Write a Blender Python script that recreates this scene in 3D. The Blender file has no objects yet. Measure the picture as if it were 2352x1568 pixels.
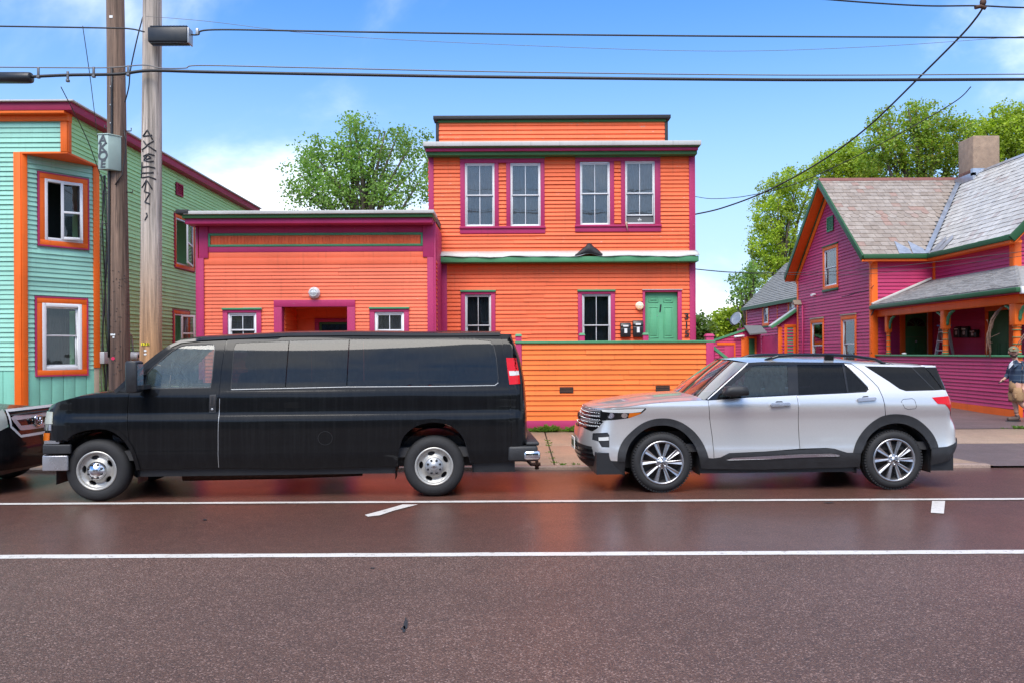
import bpy, bmesh, math, random
from mathutils import Vector, Matrix
from mathutils.geometry import delaunay_2d_cdt

random.seed(7)
R = math.radians
scene = bpy.context.scene
COL = scene.collection

# ------------------------------------------------------------------ camera
F, CX, CY, HZ, ROLL, H = 1899.0, 1176.0, 784.0, 26.0, 0.005, 1.82
cam_data = bpy.data.cameras.new('camera')
cam = bpy.data.objects.new('camera', cam_data)
COL.objects.link(cam)
cam.location = (0, 0, H)
cam.rotation_euler = (math.pi / 2, ROLL, 0)
cam_data.sensor_width = 36.0
cam_data.lens = F / 2352.0 * 36.0
cam_data.shift_y = HZ / 2352.0
cam_data.clip_start = 0.1
cam_data.clip_end = 2000
scene.camera = cam

# ------------------------------------------------------------------ sky and sun
SUN_EL, SUN_AZ = R(55), R(195)
world = bpy.data.worlds.new('World')
scene.world = world
world.use_nodes = True
wt = world.node_tree
wt.nodes.clear()


def wn(kind, **kw):
    n = wt.nodes.new(kind)
    for k, v in kw.items():
        setattr(n, k, v)
    return n


sky = wn('ShaderNodeTexSky', sky_type='NISHITA', sun_disc=False)
sky.sun_elevation = SUN_EL
sky.sun_rotation = SUN_AZ
sky.air_density = 1.1
sky.dust_density = 0.4
sky.ozone_density = 1.5
tc = wn('ShaderNodeTexCoord')
sep = wn('ShaderNodeSeparateXYZ')
wt.links.new(tc.outputs['Generated'], sep.inputs[0])
zc = wn('ShaderNodeMath', operation='MAXIMUM'); zc.inputs[1].default_value = 0.0
wt.links.new(sep.outputs[2], zc.inputs[0])
za = wn('ShaderNodeMath', operation='ADD'); za.inputs[1].default_value = 0.5
wt.links.new(zc.outputs[0], za.inputs[0])
dx = wn('ShaderNodeMath', operation='DIVIDE'); dy = wn('ShaderNodeMath', operation='DIVIDE')
wt.links.new(sep.outputs[0], dx.inputs[0]); wt.links.new(za.outputs[0], dx.inputs[1])
wt.links.new(sep.outputs[1], dy.inputs[0]); wt.links.new(za.outputs[0], dy.inputs[1])
cmb = wn('ShaderNodeCombineXYZ')
wt.links.new(dx.outputs[0], cmb.inputs[0]); wt.links.new(dy.outputs[0], cmb.inputs[1])
mp = wn('ShaderNodeMapping')
mp.inputs['Location'].default_value = (3.30, 1.7, 0.4)
mp.inputs['Scale'].default_value = (0.8, 1.0, 1)
wt.links.new(cmb.outputs[0], mp.inputs[0])
nz = wn('ShaderNodeTexNoise')
nz.inputs['Scale'].default_value = 1.9
nz.inputs['Detail'].default_value = 7
nz.inputs['Roughness'].default_value = 0.56
nz.inputs['Distortion'].default_value = 0.45
wt.links.new(mp.outputs[0], nz.inputs['Vector'])
cr = wn('ShaderNodeMapRange', interpolation_type='SMOOTHERSTEP')
cr.inputs[1].default_value = 0.40
cr.inputs[2].default_value = 0.74
cr.inputs[4].default_value = 0.80
wt.links.new(nz.outputs[0], cr.inputs[0])
mixc = wn('ShaderNodeMix', data_type='RGBA')
mixc.inputs[7].default_value = (9.2, 9.3, 9.5, 1)
wt.links.new(cr.outputs[0], mixc.inputs[0])
tint = wn('ShaderNodeMix', data_type='RGBA', blend_type='MULTIPLY')
tint.inputs[0].default_value = 1.0
tint.inputs[7].default_value = (0.42, 0.78, 1.16, 1)
wt.links.new(sky.outputs[0], tint.inputs[6])
hz = wn('ShaderNodeMapRange', interpolation_type='SMOOTHSTEP')
hz.inputs[1].default_value = 0.0; hz.inputs[2].default_value = 0.42; hz.inputs[3].default_value = 0.85; hz.inputs[4].default_value = 0.0
wt.links.new(zc.outputs[0], hz.inputs[0])
haze = wn('ShaderNodeMix', data_type='RGBA')
haze.inputs[7].default_value = (3.5, 4.35, 5.6, 1)
wt.links.new(hz.outputs[0], haze.inputs[0])
wt.links.new(tint.outputs[2], haze.inputs[6])
wt.links.new(haze.outputs[2], mixc.inputs[6])
bg = wn('ShaderNodeBackground')
bg.inputs['Strength'].default_value = 0.13
wt.links.new(mixc.outputs[2], bg.inputs[0])
wo = wn('ShaderNodeOutputWorld')
wt.links.new(bg.outputs[0], wo.inputs[0])

sun_d = bpy.data.lights.new('sun', 'SUN')
sun_d.energy = 2.8
sun_d.angle = R(42)
sun_d.color = (1.0, 0.94, 0.86)
sun = bpy.data.objects.new('sun', sun_d)
COL.objects.link(sun)
sun.rotation_euler = Vector((math.sin(SUN_AZ) * math.cos(SUN_EL), math.cos(SUN_AZ) * math.cos(SUN_EL), math.sin(SUN_EL))).to_track_quat('Z', 'Y').to_euler()
sun.location = (0, -10, 30)

scene.view_settings.view_transform = 'Standard'
scene.view_settings.look = 'None'
scene.view_settings.exposure = 0.74
scene.view_settings.gamma = 1.0
scene.view_settings.use_curve_mapping = False
scene.cycles.use_denoising = True
scene.cycles.max_bounces = 8
scene.cycles.transparent_max_bounces = 12
scene.cycles.caustics_reflective = False
scene.cycles.caustics_refractive = False

# ------------------------------------------------------------------ pixel measures -> place (photo at 2352 px wide)
def ray(px, py):
    dx, dy = px - CX, py - CY
    return (dx - ROLL * dy) / F, -(dy + ROLL * dx - HZ) / F


def at(px, py, Y):
    u, v = ray(px, py)
    return Vector((u * Y, Y, H + v * Y))


def crop(ox, oy, sc):
    return lambda x, y: ((ox + x / sc) / 1.30612, (oy + y / sc) / 1.30612)


# ------------------------------------------------------------------ object helpers
ROOT = {}


def thing(name, label, cat, loc=(0, 0, 0), rotz=0.0, group=None):
    o = bpy.data.objects.new(name, None)
    o.empty_display_size = 0.2
    COL.objects.link(o)
    o.location = loc
    o.rotation_euler = (0, 0, rotz)
    o['label'] = label
    o['category'] = cat
    if group:
        o['group'] = group
    ROOT[o] = Vector(loc)
    return o


def tag(o, label, cat, group=None):
    o['label'] = label
    o['category'] = cat
    if group:
        o['group'] = group
    return o


class MB:
    """collects vertices and faces"""
    def __init__(s):
        s.v, s.f, s.sm = [], [], []

    def add(s, vs, fs, smooth=False):
        b = len(s.v)
        s.v += [Vector(p) for p in vs]
        s.f += [tuple(i + b for i in f) for f in fs]
        s.sm += [smooth] * len(fs)
        return s

    def hexa(s, p):   # 8 points: bottom ring 0-3, top ring 4-7
        return s.add(p, [(3, 2, 1, 0), (4, 5, 6, 7), (0, 1, 5, 4), (1, 2, 6, 5), (2, 3, 7, 6), (3, 0, 4, 7)])

    def box(s, a, b):
        x0, y0, z0 = [min(a[i], b[i]) for i in range(3)]
        x1, y1, z1 = [max(a[i], b[i]) for i in range(3)]
        return s.hexa([(x0, y0, z0), (x1, y0, z0), (x1, y1, z0), (x0, y1, z0), (x0, y0, z1), (x1, y0, z1), (x1, y1, z1), (x0, y1, z1)])

    def obox(s, c, ax, ay, az):   # centre and three half-axes
        c, ax, ay, az = map(Vector, (c, ax, ay, az))
        return s.hexa([c - ax - ay - az, c + ax - ay - az, c + ax + ay - az, c - ax + ay - az,
                       c - ax - ay + az, c + ax - ay + az, c + ax + ay + az, c - ax + ay + az])

    def prism(s, pts, d):   # planar polygon extruded by vector d
        n = len(pts)
        d = Vector(d)
        pts = [Vector(p) for p in pts]
        return s.add(pts + [p + d for p in pts],
                     [tuple(range(n))[::-1], tuple(range(n, 2 * n))] + [(i, (i + 1) % n, n + (i + 1) % n, n + i) for i in range(n)])

    def tube(s, path, rad, n=8, cap=True, smooth=True):
        path = [Vector(p) for p in path]
        rads = rad if isinstance(rad, (list, tuple)) else [rad] * len(path)
        vs, fs = [], []
        ref = None
        for i, p in enumerate(path):
            t = (path[min(i + 1, len(path) - 1)] - path[max(i - 1, 0)]).normalized()
            if ref is None:
                ref = Vector((0, 0, 1)) if abs(t.z) < 0.9 else Vector((1, 0, 0))
            a = t.cross(ref)
            if a.length < 1e-5:
                a = t.cross(Vector((0.3, 1, 0.2)))
            a.normalize()
            b = t.cross(a).normalized()
            ref = -b if False else a.cross(t)
            for k in range(n):
                w = 2 * math.pi * k / n
                vs.append(p + (a * math.cos(w) + b * math.sin(w)) * rads[i])
        for i in range(len(path) - 1):
            for k in range(n):
                fs.append((i * n + k, (i + 1) * n + k, (i + 1) * n + (k + 1) % n, i * n + (k + 1) % n))
        s.add(vs, fs, smooth)
        if cap:
            m = len(path) - 1
            s.add(vs[:n], [tuple(range(n))])
            s.add(vs[m * n:], [tuple(range(n))[::-1]])
        return s

    def lathe(s, c, axis, prof, n=32, smooth=True, closed=False):   # prof: (radius, along axis)
        axis = Vector(axis).normalized()
        a = axis.orthogonal().normalized()
        b = axis.cross(a)
        c = Vector(c)
        vs, fs = [], []
        for r, h in prof:
            for k in range(n):
                w = 2 * math.pi * k / n
                vs.append(c + axis * h + (a * math.cos(w) + b * math.sin(w)) * r)
        m = len(prof)
        for i in range(m if closed else m - 1):
            j = (i + 1) % m
            for k in range(n):
                fs.append((i * n + k, i * n + (k + 1) % n, j * n + (k + 1) % n, j * n + k))
        return s.add(vs, fs, smooth)

    def ball(s, c, r, n=12, m=8):
        sx = r if isinstance(r, (tuple, list)) else (r, r, r)
        vs, fs = [], []
        for i in range(m + 1):
            t = math.pi * i / m
            for k in range(n):
                w = 2 * math.pi * k / n
                vs.append(Vector(c) + Vector((sx[0] * math.sin(t) * math.cos(w), sx[1] * math.sin(t) * math.sin(w), sx[2] * math.cos(t))))
        for i in range(m):
            for k in range(n):
                fs.append((i * n + k, (i + 1) * n + k, (i + 1) * n + (k + 1) % n, i * n + (k + 1) % n))
        return s.add(vs, fs, True)

    def build(s, name, mat, parent=None, local=False, label=None, bevel=0.0):
        me = bpy.data.meshes.new(name)
        off = Vector((0, 0, 0))
        if parent is not None and not local:
            off = ROOT[parent]
        me.from_pydata([tuple(p - off) for p in s.v], [], s.f)
        me.polygons.foreach_set('use_smooth', s.sm)
        me.materials.append(MAT[mat] if isinstance(mat, str) else mat)
        bm = bmesh.new(); bm.from_mesh(me)
        bmesh.ops.remove_doubles(bm, verts=bm.verts, dist=1e-5)
        bmesh.ops.recalc_face_normals(bm, faces=bm.faces)
        bm.to_mesh(me); bm.free()
        o = bpy.data.objects.new(name, me)
        COL.objects.link(o)
        if parent is not None:
            o.parent = parent
            ROOT[o] = ROOT[parent]
        else:
            ROOT[o] = Vector((0, 0, 0))
        if label:
            o['label'] = label
        if bevel:
            b = o.modifiers.new('bevel', 'BEVEL'); b.width = bevel; b.segments = 2; b.limit_method = 'ANGLE'
            for p in me.polygons: p.use_smooth = True
        return o


def structure(o):
    o['kind'] = 'structure'
    return o


def stuff(o):
    o['kind'] = 'stuff'
    return o


def text_mesh(body, size, extrude=0.004):
    cu = bpy.data.curves.new('text', 'FONT')
    cu.body = body
    cu.size = size
    cu.extrude = extrude
    cu.offset = size * 0.022
    cu.align_x = 'CENTER'
    cu.align_y = 'CENTER'
    o = bpy.data.objects.new('text', cu)
    COL.objects.link(o)
    bpy.context.view_layer.update()
    me = bpy.data.meshes.new_from_object(o.evaluated_get(bpy.context.evaluated_depsgraph_get()))
    bpy.data.objects.remove(o)
    vs = [v.co.copy() for v in me.vertices]
    fs = [tuple(p.vertices) for p in me.polygons]
    return vs, fs


def letters(mb, body, size, c, u, w, extrude=0.004, shear=0.0, sx=1.0):
    """flat lettering centred at c, reading along u with up w"""
    vs, fs = text_mesh(body, size, extrude)
    u, w = Vector(u).normalized(), Vector(w).normalized()
    n = u.cross(w)
    mb.add([Vector(c) + u * (p.x * sx + shear * p.y) + w * p.y + n * p.z for p in vs], fs)
    return mb


# ------------------------------------------------------------------ materials
MAT = {}


class NT:
    def __init__(s, name):
        m = bpy.data.materials.new(name)
        m.use_nodes = True
        s.m, s.t = m, m.node_tree
        s.t.nodes.clear()
        s.out = s.n('ShaderNodeOutputMaterial')
        MAT[name] = m

    def n(s, kind, ins=None, **kw):
        nd = s.t.nodes.new(kind)
        for k, v in kw.items():
            setattr(nd, k, v)
        for k, v in (ins or {}).items():
            s.put(nd, k, v)
        return nd

    def put(s, nd, k, v):
        if isinstance(v, tuple) and len(v) == 2 and hasattr(v[0], 'outputs'):
            s.t.links.new(v[0].outputs[v[1]], nd.inputs[k])
        elif hasattr(v, 'outputs'):
            s.t.links.new(v.outputs[0], nd.inputs[k])
        else:
            if isinstance(v, tuple) and len(v) == 3 and nd.inputs[k].type == 'RGBA':
                v = v + (1,)
            nd.inputs[k].default_value = v

    def coord(s, scale=(1, 1, 1), kind='Object'):
        tcn = s.n('ShaderNodeTexCoord')
        mpn = s.n('ShaderNodeMapping', {'Scale': scale})
        s.t.links.new(tcn.outputs[kind], mpn.inputs[0])
        return mpn

    def noise(s, vec, scale, detail=3, rough=0.55, dist=0.0):
        return s.n('ShaderNodeTexNoise', {'Vector': vec, 'Scale': scale, 'Detail': detail, 'Roughness': rough, 'Distortion': dist})

    def remap(s, v, a, b, c, d, smooth=False):
        return s.n('ShaderNodeMapRange', {0: v, 1: a, 2: b, 3: c, 4: d}, interpolation_type='SMOOTHSTEP' if smooth else 'LINEAR')

    def mix(s, f, a, b, mode='MIX'):
        nd = s.n('ShaderNodeMix', data_type='RGBA', blend_type=mode)
        s.put(nd, 0, f); s.put(nd, 6, a); s.put(nd, 7, b)
        return (nd, 2)

    def math(s, op, a, b):
        return s.n('ShaderNodeMath', {0: a, 1: b}, operation=op)

    def bump(s, h, strength, dist=0.01):
        return s.n('ShaderNodeBump', {'Height': h, 'Strength': strength, 'Distance': dist})

    def bsdf(s, **kw):
        nd = s.n('ShaderNodeBsdfPrincipled')
        for k, v in kw.items():
            s.put(nd, k.replace('_', ' '), v)
        s.t.links.new(nd.outputs[0], s.out.inputs[0])
        return nd


def plain(name, col, rough=0.5, metal=0.0, var=0.06, scale=6.0, bump=0.0, coat=0.0, spec=0.5):
    t = NT(name)
    co = t.coord()
    nz = t.noise(co, scale, 4, 0.6)
    k = t.remap(nz, 0.25, 0.75, 1 - var, 1 + var)
    c = t.mix(1.0, col, k, 'MULTIPLY')
    kw = dict(Base_Color=c, Roughness=t.remap(nz, 0.3, 0.7, max(0.02, rough - 0.06), rough + 0.06), Metallic=metal)
    b = t.bsdf(**kw)
    b.inputs['Coat Weight'].default_value = coat
    b.inputs['Coat Roughness'].default_value = 0.03
    b.inputs['Specular IOR Level'].default_value = spec
    if bump:
        t.put(b, 'Normal', t.bump(t.noise(co, scale * 6, 4), bump, 0.02))
    return MAT[name]


def painted_wood(name, col, var=0.10, piece=0.07, chip=0.0, dirt=0.42, rough=0.55, grain=(1, 1, 14)):
    """house paint on boards: brush variation, per-board tone, dirt streaks, flaked chips"""
    t = NT(name)
    co = t.coord()
    big = t.noise(co, 0.9, 4, 0.6)
    fine = t.noise(t.coord(grain), 5.0, 5, 0.6)
    info = t.n('ShaderNodeObjectInfo')
    a = t.remap(big, 0.3, 0.7, 1 - var, 1 + var)
    b = t.remap((info, 'Random'), 0, 1, 1 - piece, 1 + piece)
    c = t.remap(fine, 0.3, 0.7, 0.955, 1.035)
    k = t.math('MULTIPLY', t.math('MULTIPLY', a, b), c)
    base = t.mix(1.0, col, k, 'MULTIPLY')
    streak = t.noise(t.coord((9, 9, 0.55)), 1.6, 5, 0.65)
    d = t.remap(streak, 0.52, 0.80, 0.0, dirt, True)
    base = t.mix(d, base, tuple(x * 0.42 + 0.012 for x in col))
    if chip:
        sp = t.noise(t.coord((2.2, 2.2, 5.0)), 4.2, 6, 0.62)
        th = 0.735 - 0.05 * chip
        f = t.remap(sp, th, th + 0.012, 0.0, 0.9)
        base = t.mix(f, base, (0.36, 0.27, 0.22))
    bs = t.bsdf(Base_Color=base, Roughness=rough)
    bs.inputs['Specular IOR Level'].default_value = 0.35
    t.put(bs, 'Normal', t.bump(t.math('ADD', fine, t.noise(co, 60, 3)), 0.18, 0.006))
    return MAT[name]


ORANGE = (0.88, 0.143, 0.041)
painted_wood('orange_paint', ORANGE, chip=1.1, piece=0.075)
painted_wood('orange_upper', (0.88, 0.146, 0.042), chip=1.5, piece=0.08)
painted_wood('orange_annex', (0.89, 0.165, 0.074), chip=1.0, piece=0.07)
painted_wood('orange_fence', (0.89, 0.184, 0.026), chip=0.4, piece=0.05, dirt=0.42)
painted_wood('orange_trim', (0.83, 0.14, 0.010), piece=0.02)
painted_wood('magenta_trim', (0.42, 0.028, 0.118), chip=0.5, piece=0.05)
painted_wood('magenta_wall', (0.47, 0.036, 0.125), chip=0.1, piece=0.05)
painted_wood('green_trim', (0.075, 0.265, 0.125), chip=0.8)
painted_wood('green_shaded', (0.045, 0.135, 0.045))  # trim green made darker, with the shade under the cornice put into the colour
painted_wood('green_purple_house', (0.022, 0.092, 0.036))
painted_wood('green_door', (0.105, 0.37, 0.19), chip=0.3)
painted_wood('green_door_dark', (0.030, 0.135, 0.038))
painted_wood('teal_wall', (0.30, 0.60, 0.48), piece=0.035)
painted_wood('teal_skirt', (0.20, 0.50, 0.385), piece=0.03)
painted_wood('mint_wall', (0.42, 0.74, 0.33), piece=0.04)
painted_wood('white_flashing', (0.50, 0.49, 0.465), dirt=0.5, rough=0.45)
painted_wood('bare_wood', (0.34, 0.27, 0.2), piece=0.1)
painted_wood('crimson_trim', (0.33, 0.018, 0.07))
plain('white_vinyl', (0.74, 0.75, 0.76), 0.4, var=0.04)
plain('grey_vinyl', (0.52, 0.53, 0.54), 0.45, var=0.05)
plain('black_tar', (0.014, 0.014, 0.016), 0.6, bump=0.3)
plain('roof_membrane', (0.12, 0.12, 0.12), 0.8)
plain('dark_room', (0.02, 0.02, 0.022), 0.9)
plain('black_plastic', (0.016, 0.017, 0.019), 0.42, var=0.15, scale=12)
plain('black_gloss', (0.008, 0.008, 0.009), 0.12)
plain('curtain_grey', (0.70, 0.70, 0.69), 0.9, var=0.16, scale=3)
plain('curtain_dark', (0.11, 0.115, 0.12), 0.9, var=0.25, scale=4)
plain('screen_mesh', (0.10, 0.105, 0.11), 0.8)
plain('metal_grey', (0.36, 0.37, 0.38), 0.42, 0.6, var=0.15)
plain('metal_dark', (0.05, 0.045, 0.045), 0.55, 0.4, var=0.3, scale=20)
plain('rust', (0.09, 0.045, 0.03), 0.7, 0.3, var=0.4, scale=20)
plain('aluminium', (0.55, 0.56, 0.58), 0.34, 0.9, var=0.1)
plain('chrome', (0.72, 0.73, 0.75), 0.10, 1.0, var=0.02)
plain('sticker_white', (0.72, 0.72, 0.70), 0.5)
plain('sticker_yellow', (0.75, 0.60, 0.02), 0.5)
plain('sticker_red', (0.6, 0.02, 0.08), 0.4)
plain('box_green', (0.36, 0.47, 0.42), 0.5, var=0.08)
plain('spray_black', (0.02, 0.02, 0.024), 0.6)
plain('spray_grey', (0.075, 0.085, 0.095), 0.6)
plain('cable_black', (0.015, 0.015, 0.017), 0.5)
plain('cable_grey', (0.17, 0.165, 0.16), 0.5)
plain('stucco', (0.31, 0.215, 0.15), 0.9, var=0.25, scale=5, bump=0.6)
plain('brick_red', (0.20, 0.10, 0.075), 0.9, var=0.25, scale=5, bump=0.4)
plain('meter_grey', (0.40, 0.41, 0.41), 0.4, 0.2)
plain('lamp_white', (0.68, 0.68, 0.66), 0.3)


def window_glass(name, tint=(0.75, 0.8, 0.82), refl=1.0, rough=0.015, dirt=0.0, dirtcol=(0.35, 0.37, 0.38), wavy=0.06):
    t = NT(name)
    tr = t.n('ShaderNodeBsdfTransparent', {0: tint})
    gl = t.n('ShaderNodeBsdfGlossy', {'Color': (1, 1, 1), 'Roughness': rough})
    co = t.coord()
    t.put(gl, 'Normal', t.bump(t.noise(co, 1.8, 2), wavy, 0.05))
    fr = t.n('ShaderNodeFresnel', {'IOR': 1.55})
    f = t.n('ShaderNodeMath', {0: fr, 1: 1.6 * refl}, operation='MULTIPLY', use_clamp=True)
    mx = t.n('ShaderNodeMixShader', {0: f, 1: tr, 2: gl})
    if dirt:
        df = t.n('ShaderNodeBsdfDiffuse', {0: dirtcol})
        nzz = t.noise(t.coord((26, 26, 1.0)), 1.2, 5, 0.7)
        g = t.remap(nzz, 0.3, 0.75, dirt * 0.35, dirt)
        mx = t.n('ShaderNodeMixShader', {0: g, 1: mx, 2: df})
    t.t.links.new(mx.outputs[0], t.out.inputs[0])


window_glass('house_glass', refl=0.6)
window_glass('house_glass_screen', tint=(0.74, 0.76, 0.77), refl=0.9, dirt=0.12)


# asphalt, wet
def asphalt(name, coarse):
    t = NT(name)
    co = t.coord((1, 1, 1))
    vo = t.n('ShaderNodeTexVoronoi', {'Vector': co, 'Scale': 105 if coarse else 120, 'Randomness': 1.0})
    sepc = t.n('ShaderNodeSeparateColor', {0: (vo, 'Color')})
    cell = (sepc, 0)
    big = t.noise(co, 0.35, 4, 0.55)
    mid = t.noise(co, 5, 5, 0.6)
    fine = t.noise(co, 300, 2, 0.6)
    base = t.mix(t.remap(cell, 0, 1, 0, 1), (0.078, 0.041, 0.031), (0.146, 0.079, 0.058))
    light = t.remap((sepc, 1), 0.80, 0.97, 0, 0.5 if coarse else 0.30)
    base = t.mix(light, base, (0.42, 0.28, 0.24))
    dark = t.remap((sepc, 2), 0.72, 0.9, 0, 0.7)
    base = t.mix(dark, base, (0.040, 0.027, 0.025))
    base = t.mix(1.0, base, t.remap(t.math('ADD', big, t.math('MULTIPLY', mid, 0.5)), 0.45, 1.05, 0.72, 1.25), 'MULTIPLY')
    stain = t.remap(t.noise(t.coord((0.5, 2.2, 1)), 1.6, 5, 0.7), 0.66, 0.74, 0, 0.35, True)
    base = t.mix(stain, base, (0.03, 0.024, 0.024))
    if not coarse:
        base = t.mix(1.0, base, (0.84, 0.70, 0.67), 'MULTIPLY')
    wet = t.remap(big, 0.3, 0.68, 0.0, 1.0, True)
    hgt = t.math('ADD', t.math('MULTIPLY', (vo, 'Distance'), -0.9 if coarse else -0.6), t.math('MULTIPLY', fine, 0.35))
    bs = t.bsdf(Base_Color=base, Roughness=t.remap(wet, 0, 1, 0.7 if coarse else 0.6, 0.55 if coarse else 0.45))
    bs.inputs['Specular IOR Level'].default_value = 0.25
    bs.inputs['Coat Weight'].default_value = 0.42 if coarse else 0.62
    bs.inputs['Coat IOR'].default_value = 1.33
    t.put(bs, 'Coat Roughness', t.remap(wet, 0, 1, 0.38 if coarse else 0.27, 0.22 if coarse else 0.15))
    t.put(bs, 'Normal', t.bump(hgt, 0.75 if coarse else 0.35, 0.012))
    t.put(bs, 'Coat Normal', t.bump(hgt, 0.35 if coarse else 0.10, 0.010))


asphalt('asphalt_coarse', True)
asphalt('asphalt_smooth', False)


def concrete(name, col, rough=0.6, wet=0.3, speck=0.5):
    t = NT(name)
    co = t.coord()
    info = t.n('ShaderNodeObjectInfo')
    vo = t.n('ShaderNodeTexVoronoi', {'Vector': co, 'Scale': 85})
    sc_ = t.n('ShaderNodeSeparateColor', {0: (vo, 'Color')})
    big = t.noise(co, 1.3, 5, 0.65)
    b = t.mix(1.0, col, t.remap(big, 0.3, 0.7, 0.78, 1.18), 'MULTIPLY')
    b = t.mix(1.0, b, t.remap((info, 'Random'), 0, 1, 0.9, 1.08), 'MULTIPLY')
    b = t.mix(t.remap((sc_, 0), 0.7, 0.95, 0, speck), b, tuple(x * 0.45 for x in col))
    b = t.mix(t.remap((sc_, 1), 0.8, 0.97, 0, speck * 0.8), b, tuple(min(0.6, x * 1.7) for x in col))
    bs = t.bsdf(Base_Color=b, Roughness=t.remap(big, 0.3, 0.7, rough + 0.1, rough - 0.12))
    bs.inputs['Coat Weight'].default_value = wet
    bs.inputs['Coat Roughness'].default_value = 0.3
    bs.inputs['Coat IOR'].default_value = 1.33
    t.put(bs, 'Normal', t.bump(t.math('ADD', (vo, 'Distance'), t.noise(co, 40, 4)), 0.3, 0.01))


concrete('sidewalk_concrete', (0.30, 0.205, 0.138))
concrete('kerb_stone', (0.27, 0.19, 0.15))
concrete('driveway_asphalt', (0.115, 0.085, 0.078), 0.6, 0.35, 0.8)
concrete('dirt_ground', (0.10, 0.085, 0.06), 0.9, 0.0)


def road_paint():
    t = NT('road_paint')
    co = t.coord()
    n1 = t.noise(co, 14, 6, 0.7)
    n2 = t.noise(co, 1.2, 4, 0.6)
    vo = t.n('ShaderNodeTexVoronoi', {'Vector': co, 'Scale': 62})
    b = t.mix(t.remap(n2, 0.3, 0.7, 0, 1), (0.56, 0.525, 0.48), (0.68, 0.65, 0.61))
    wear = t.math('ADD', n1, t.math('MULTIPLY', (vo, 'Distance'), 0.22))
    b = t.mix(t.remap(wear, 0.69, 0.78, 0, 0.7), b, (0.16, 0.12, 0.11))
    bs = t.bsdf(Base_Color=b, Roughness=0.5)
    bs.inputs['Coat Weight'].default_value = 0.3
    bs.inputs['Coat Roughness'].default_value = 0.25
    t.put(bs, 'Normal', t.bump(t.math('MULTIPLY', (vo, 'Distance'), -1.0), 0.3, 0.008))


road_paint()

# ------------------------------------------------------------------ the ground
def kerb_z(Y):
    return 0.055 + 0.0400 * (Y - 12.85)


def sheet(name, x0, x1, y0, y1, z, mat, nx=1, ny=1, parent=None, thick=0.0):
    mb = MB()
    zf = z if callable(z) else (lambda y: z)
    for i in range(ny):
        ya, yb = y0 + (y1 - y0) * i / ny, y0 + (y1 - y0) * (i + 1) / ny
        mb.add([(x0, ya, zf(ya)), (x1, ya, zf(ya)), (x1, yb, zf(yb)), (x0, yb, zf(yb))], [(0, 1, 2, 3)])
    return mb.build(name, mat, parent)


g = structure(sheet('ground', -400, 400, -300, 700, -0.03, 'dirt_ground'))
road = structure(sheet('road', -120, 120, -9.5, 12.86, 0.0, 'asphalt_smooth'))
lane = structure(sheet('road_lane', -120, 120, -9.5, 7.40, 0.004, 'asphalt_coarse'))
yard = MB()
yard.add([(-120, 16.92, 0.19), (120, 16.92, 0.19), (120, 24, 0.19), (-120, 24, 0.19), (120, 160, 0.30), (-120, 160, 0.30)], [(0, 1, 2, 3), (3, 2, 4, 5)])
structure(yard.build('yard', 'dirt_ground'))
drive = MB()
drive.add([(4.45, 16.95, 0.225), (40, 16.95, 0.225), (40, 21, 0.235), (4.45, 21, 0.235), (40, 28, 0.40), (4.45, 28, 0.40), (40, 60, 0.45), (4.45, 60, 0.45)],
          [(0, 1, 2, 3), (3, 2, 4, 5), (5, 4, 6, 7)])
structure(drive.build('driveway', 'driveway_asphalt'))
apron = MB()
for (a, b) in ((6.6, 13.4),):
    apron.add([(a + 0.9, 12.87, 0.03), (b, 12.87, 0.03), (b, 15.02, kerb_z(15.02) - 0.005), (a, 15.02, kerb_z(15.02) - 0.005)], [(0, 1, 2, 3)])
structure(apron.build('driveway_apron', 'driveway_asphalt'))

# painted lines: parts of the road
def line(x0, x1, y, w, wob=0.012):
    mb = MB()
    n = int((x1 - x0) / 0.25)
    rnd = random.Random(int(y * 100))
    lo, hi = [], []
    for i in range(n + 1):
        x = x0 + (x1 - x0) * i / n
        lo.append((x, y - w / 2 + rnd.uniform(-wob, wob) * 0.5, 0.008))
        hi.append((x, y + w / 2 + rnd.uniform(-wob, wob) * 0.5, 0.008))
    mb.add(lo + hi, [(i, i + 1, n + 2 + i, n + 1 + i) for i in range(n)])
    return mb.build('lane_line', 'road_paint', road)


line(-30, 40, 7.46, 0.135)
line(-30, 40, 10.12, 0.115)


def ground_pt(px, py, z=0.008):
    u, v = ray(px, py)
    Y = (H - z) / -v
    return Vector((u * Y, Y, z))


for q in ([(838, 1181), (845, 1185), (872, 1182), (905, 1171), (960, 1157), (925, 1157), (880, 1170)],
          [(2138, 1176), (2168, 1178), (2171, 1149), (2141, 1149)]):
    mb = MB()
    mb.add([ground_pt(a, b) for a, b in q], [tuple(range(len(q)))])
    mb.build('bay_mark', 'road_paint', road)

rnd = random.Random(8)
for (px_, py_, w_, h_) in ((932, 1432, 9, 17), (928, 1443, 7, 9), (855, 1303, 8, 2), (470, 1192, 7, 2.5), (1905, 1153, 14, 1.2)):
    mb = MB(); mb.add([ground_pt(px_ + w_ * math.cos(i * 0.5236) * rnd.uniform(0.4, 1.1), py_ + h_ * math.sin(i * 0.5236) * rnd.uniform(0.5, 1.1), 0.0075) for i in range(12)], [tuple(range(12))])
    mb.build('tar_spot', 'black_tar', road)

# sidewalk of slabs and kerb stones, each a piece
walk = thing('sidewalk', 'tan concrete slab sidewalk with weedy joints between road and houses', 'sidewalk', (0, 14.9, 0))
structure(walk)
kerb = thing('kerb', 'low worn concrete kerb edging the road along the sidewalk', 'kerb', (0, 12.85, 0))
structure(kerb)
for o_ in (walk, kerb):
    del o_['category']
rnd = random.Random(3)


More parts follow.
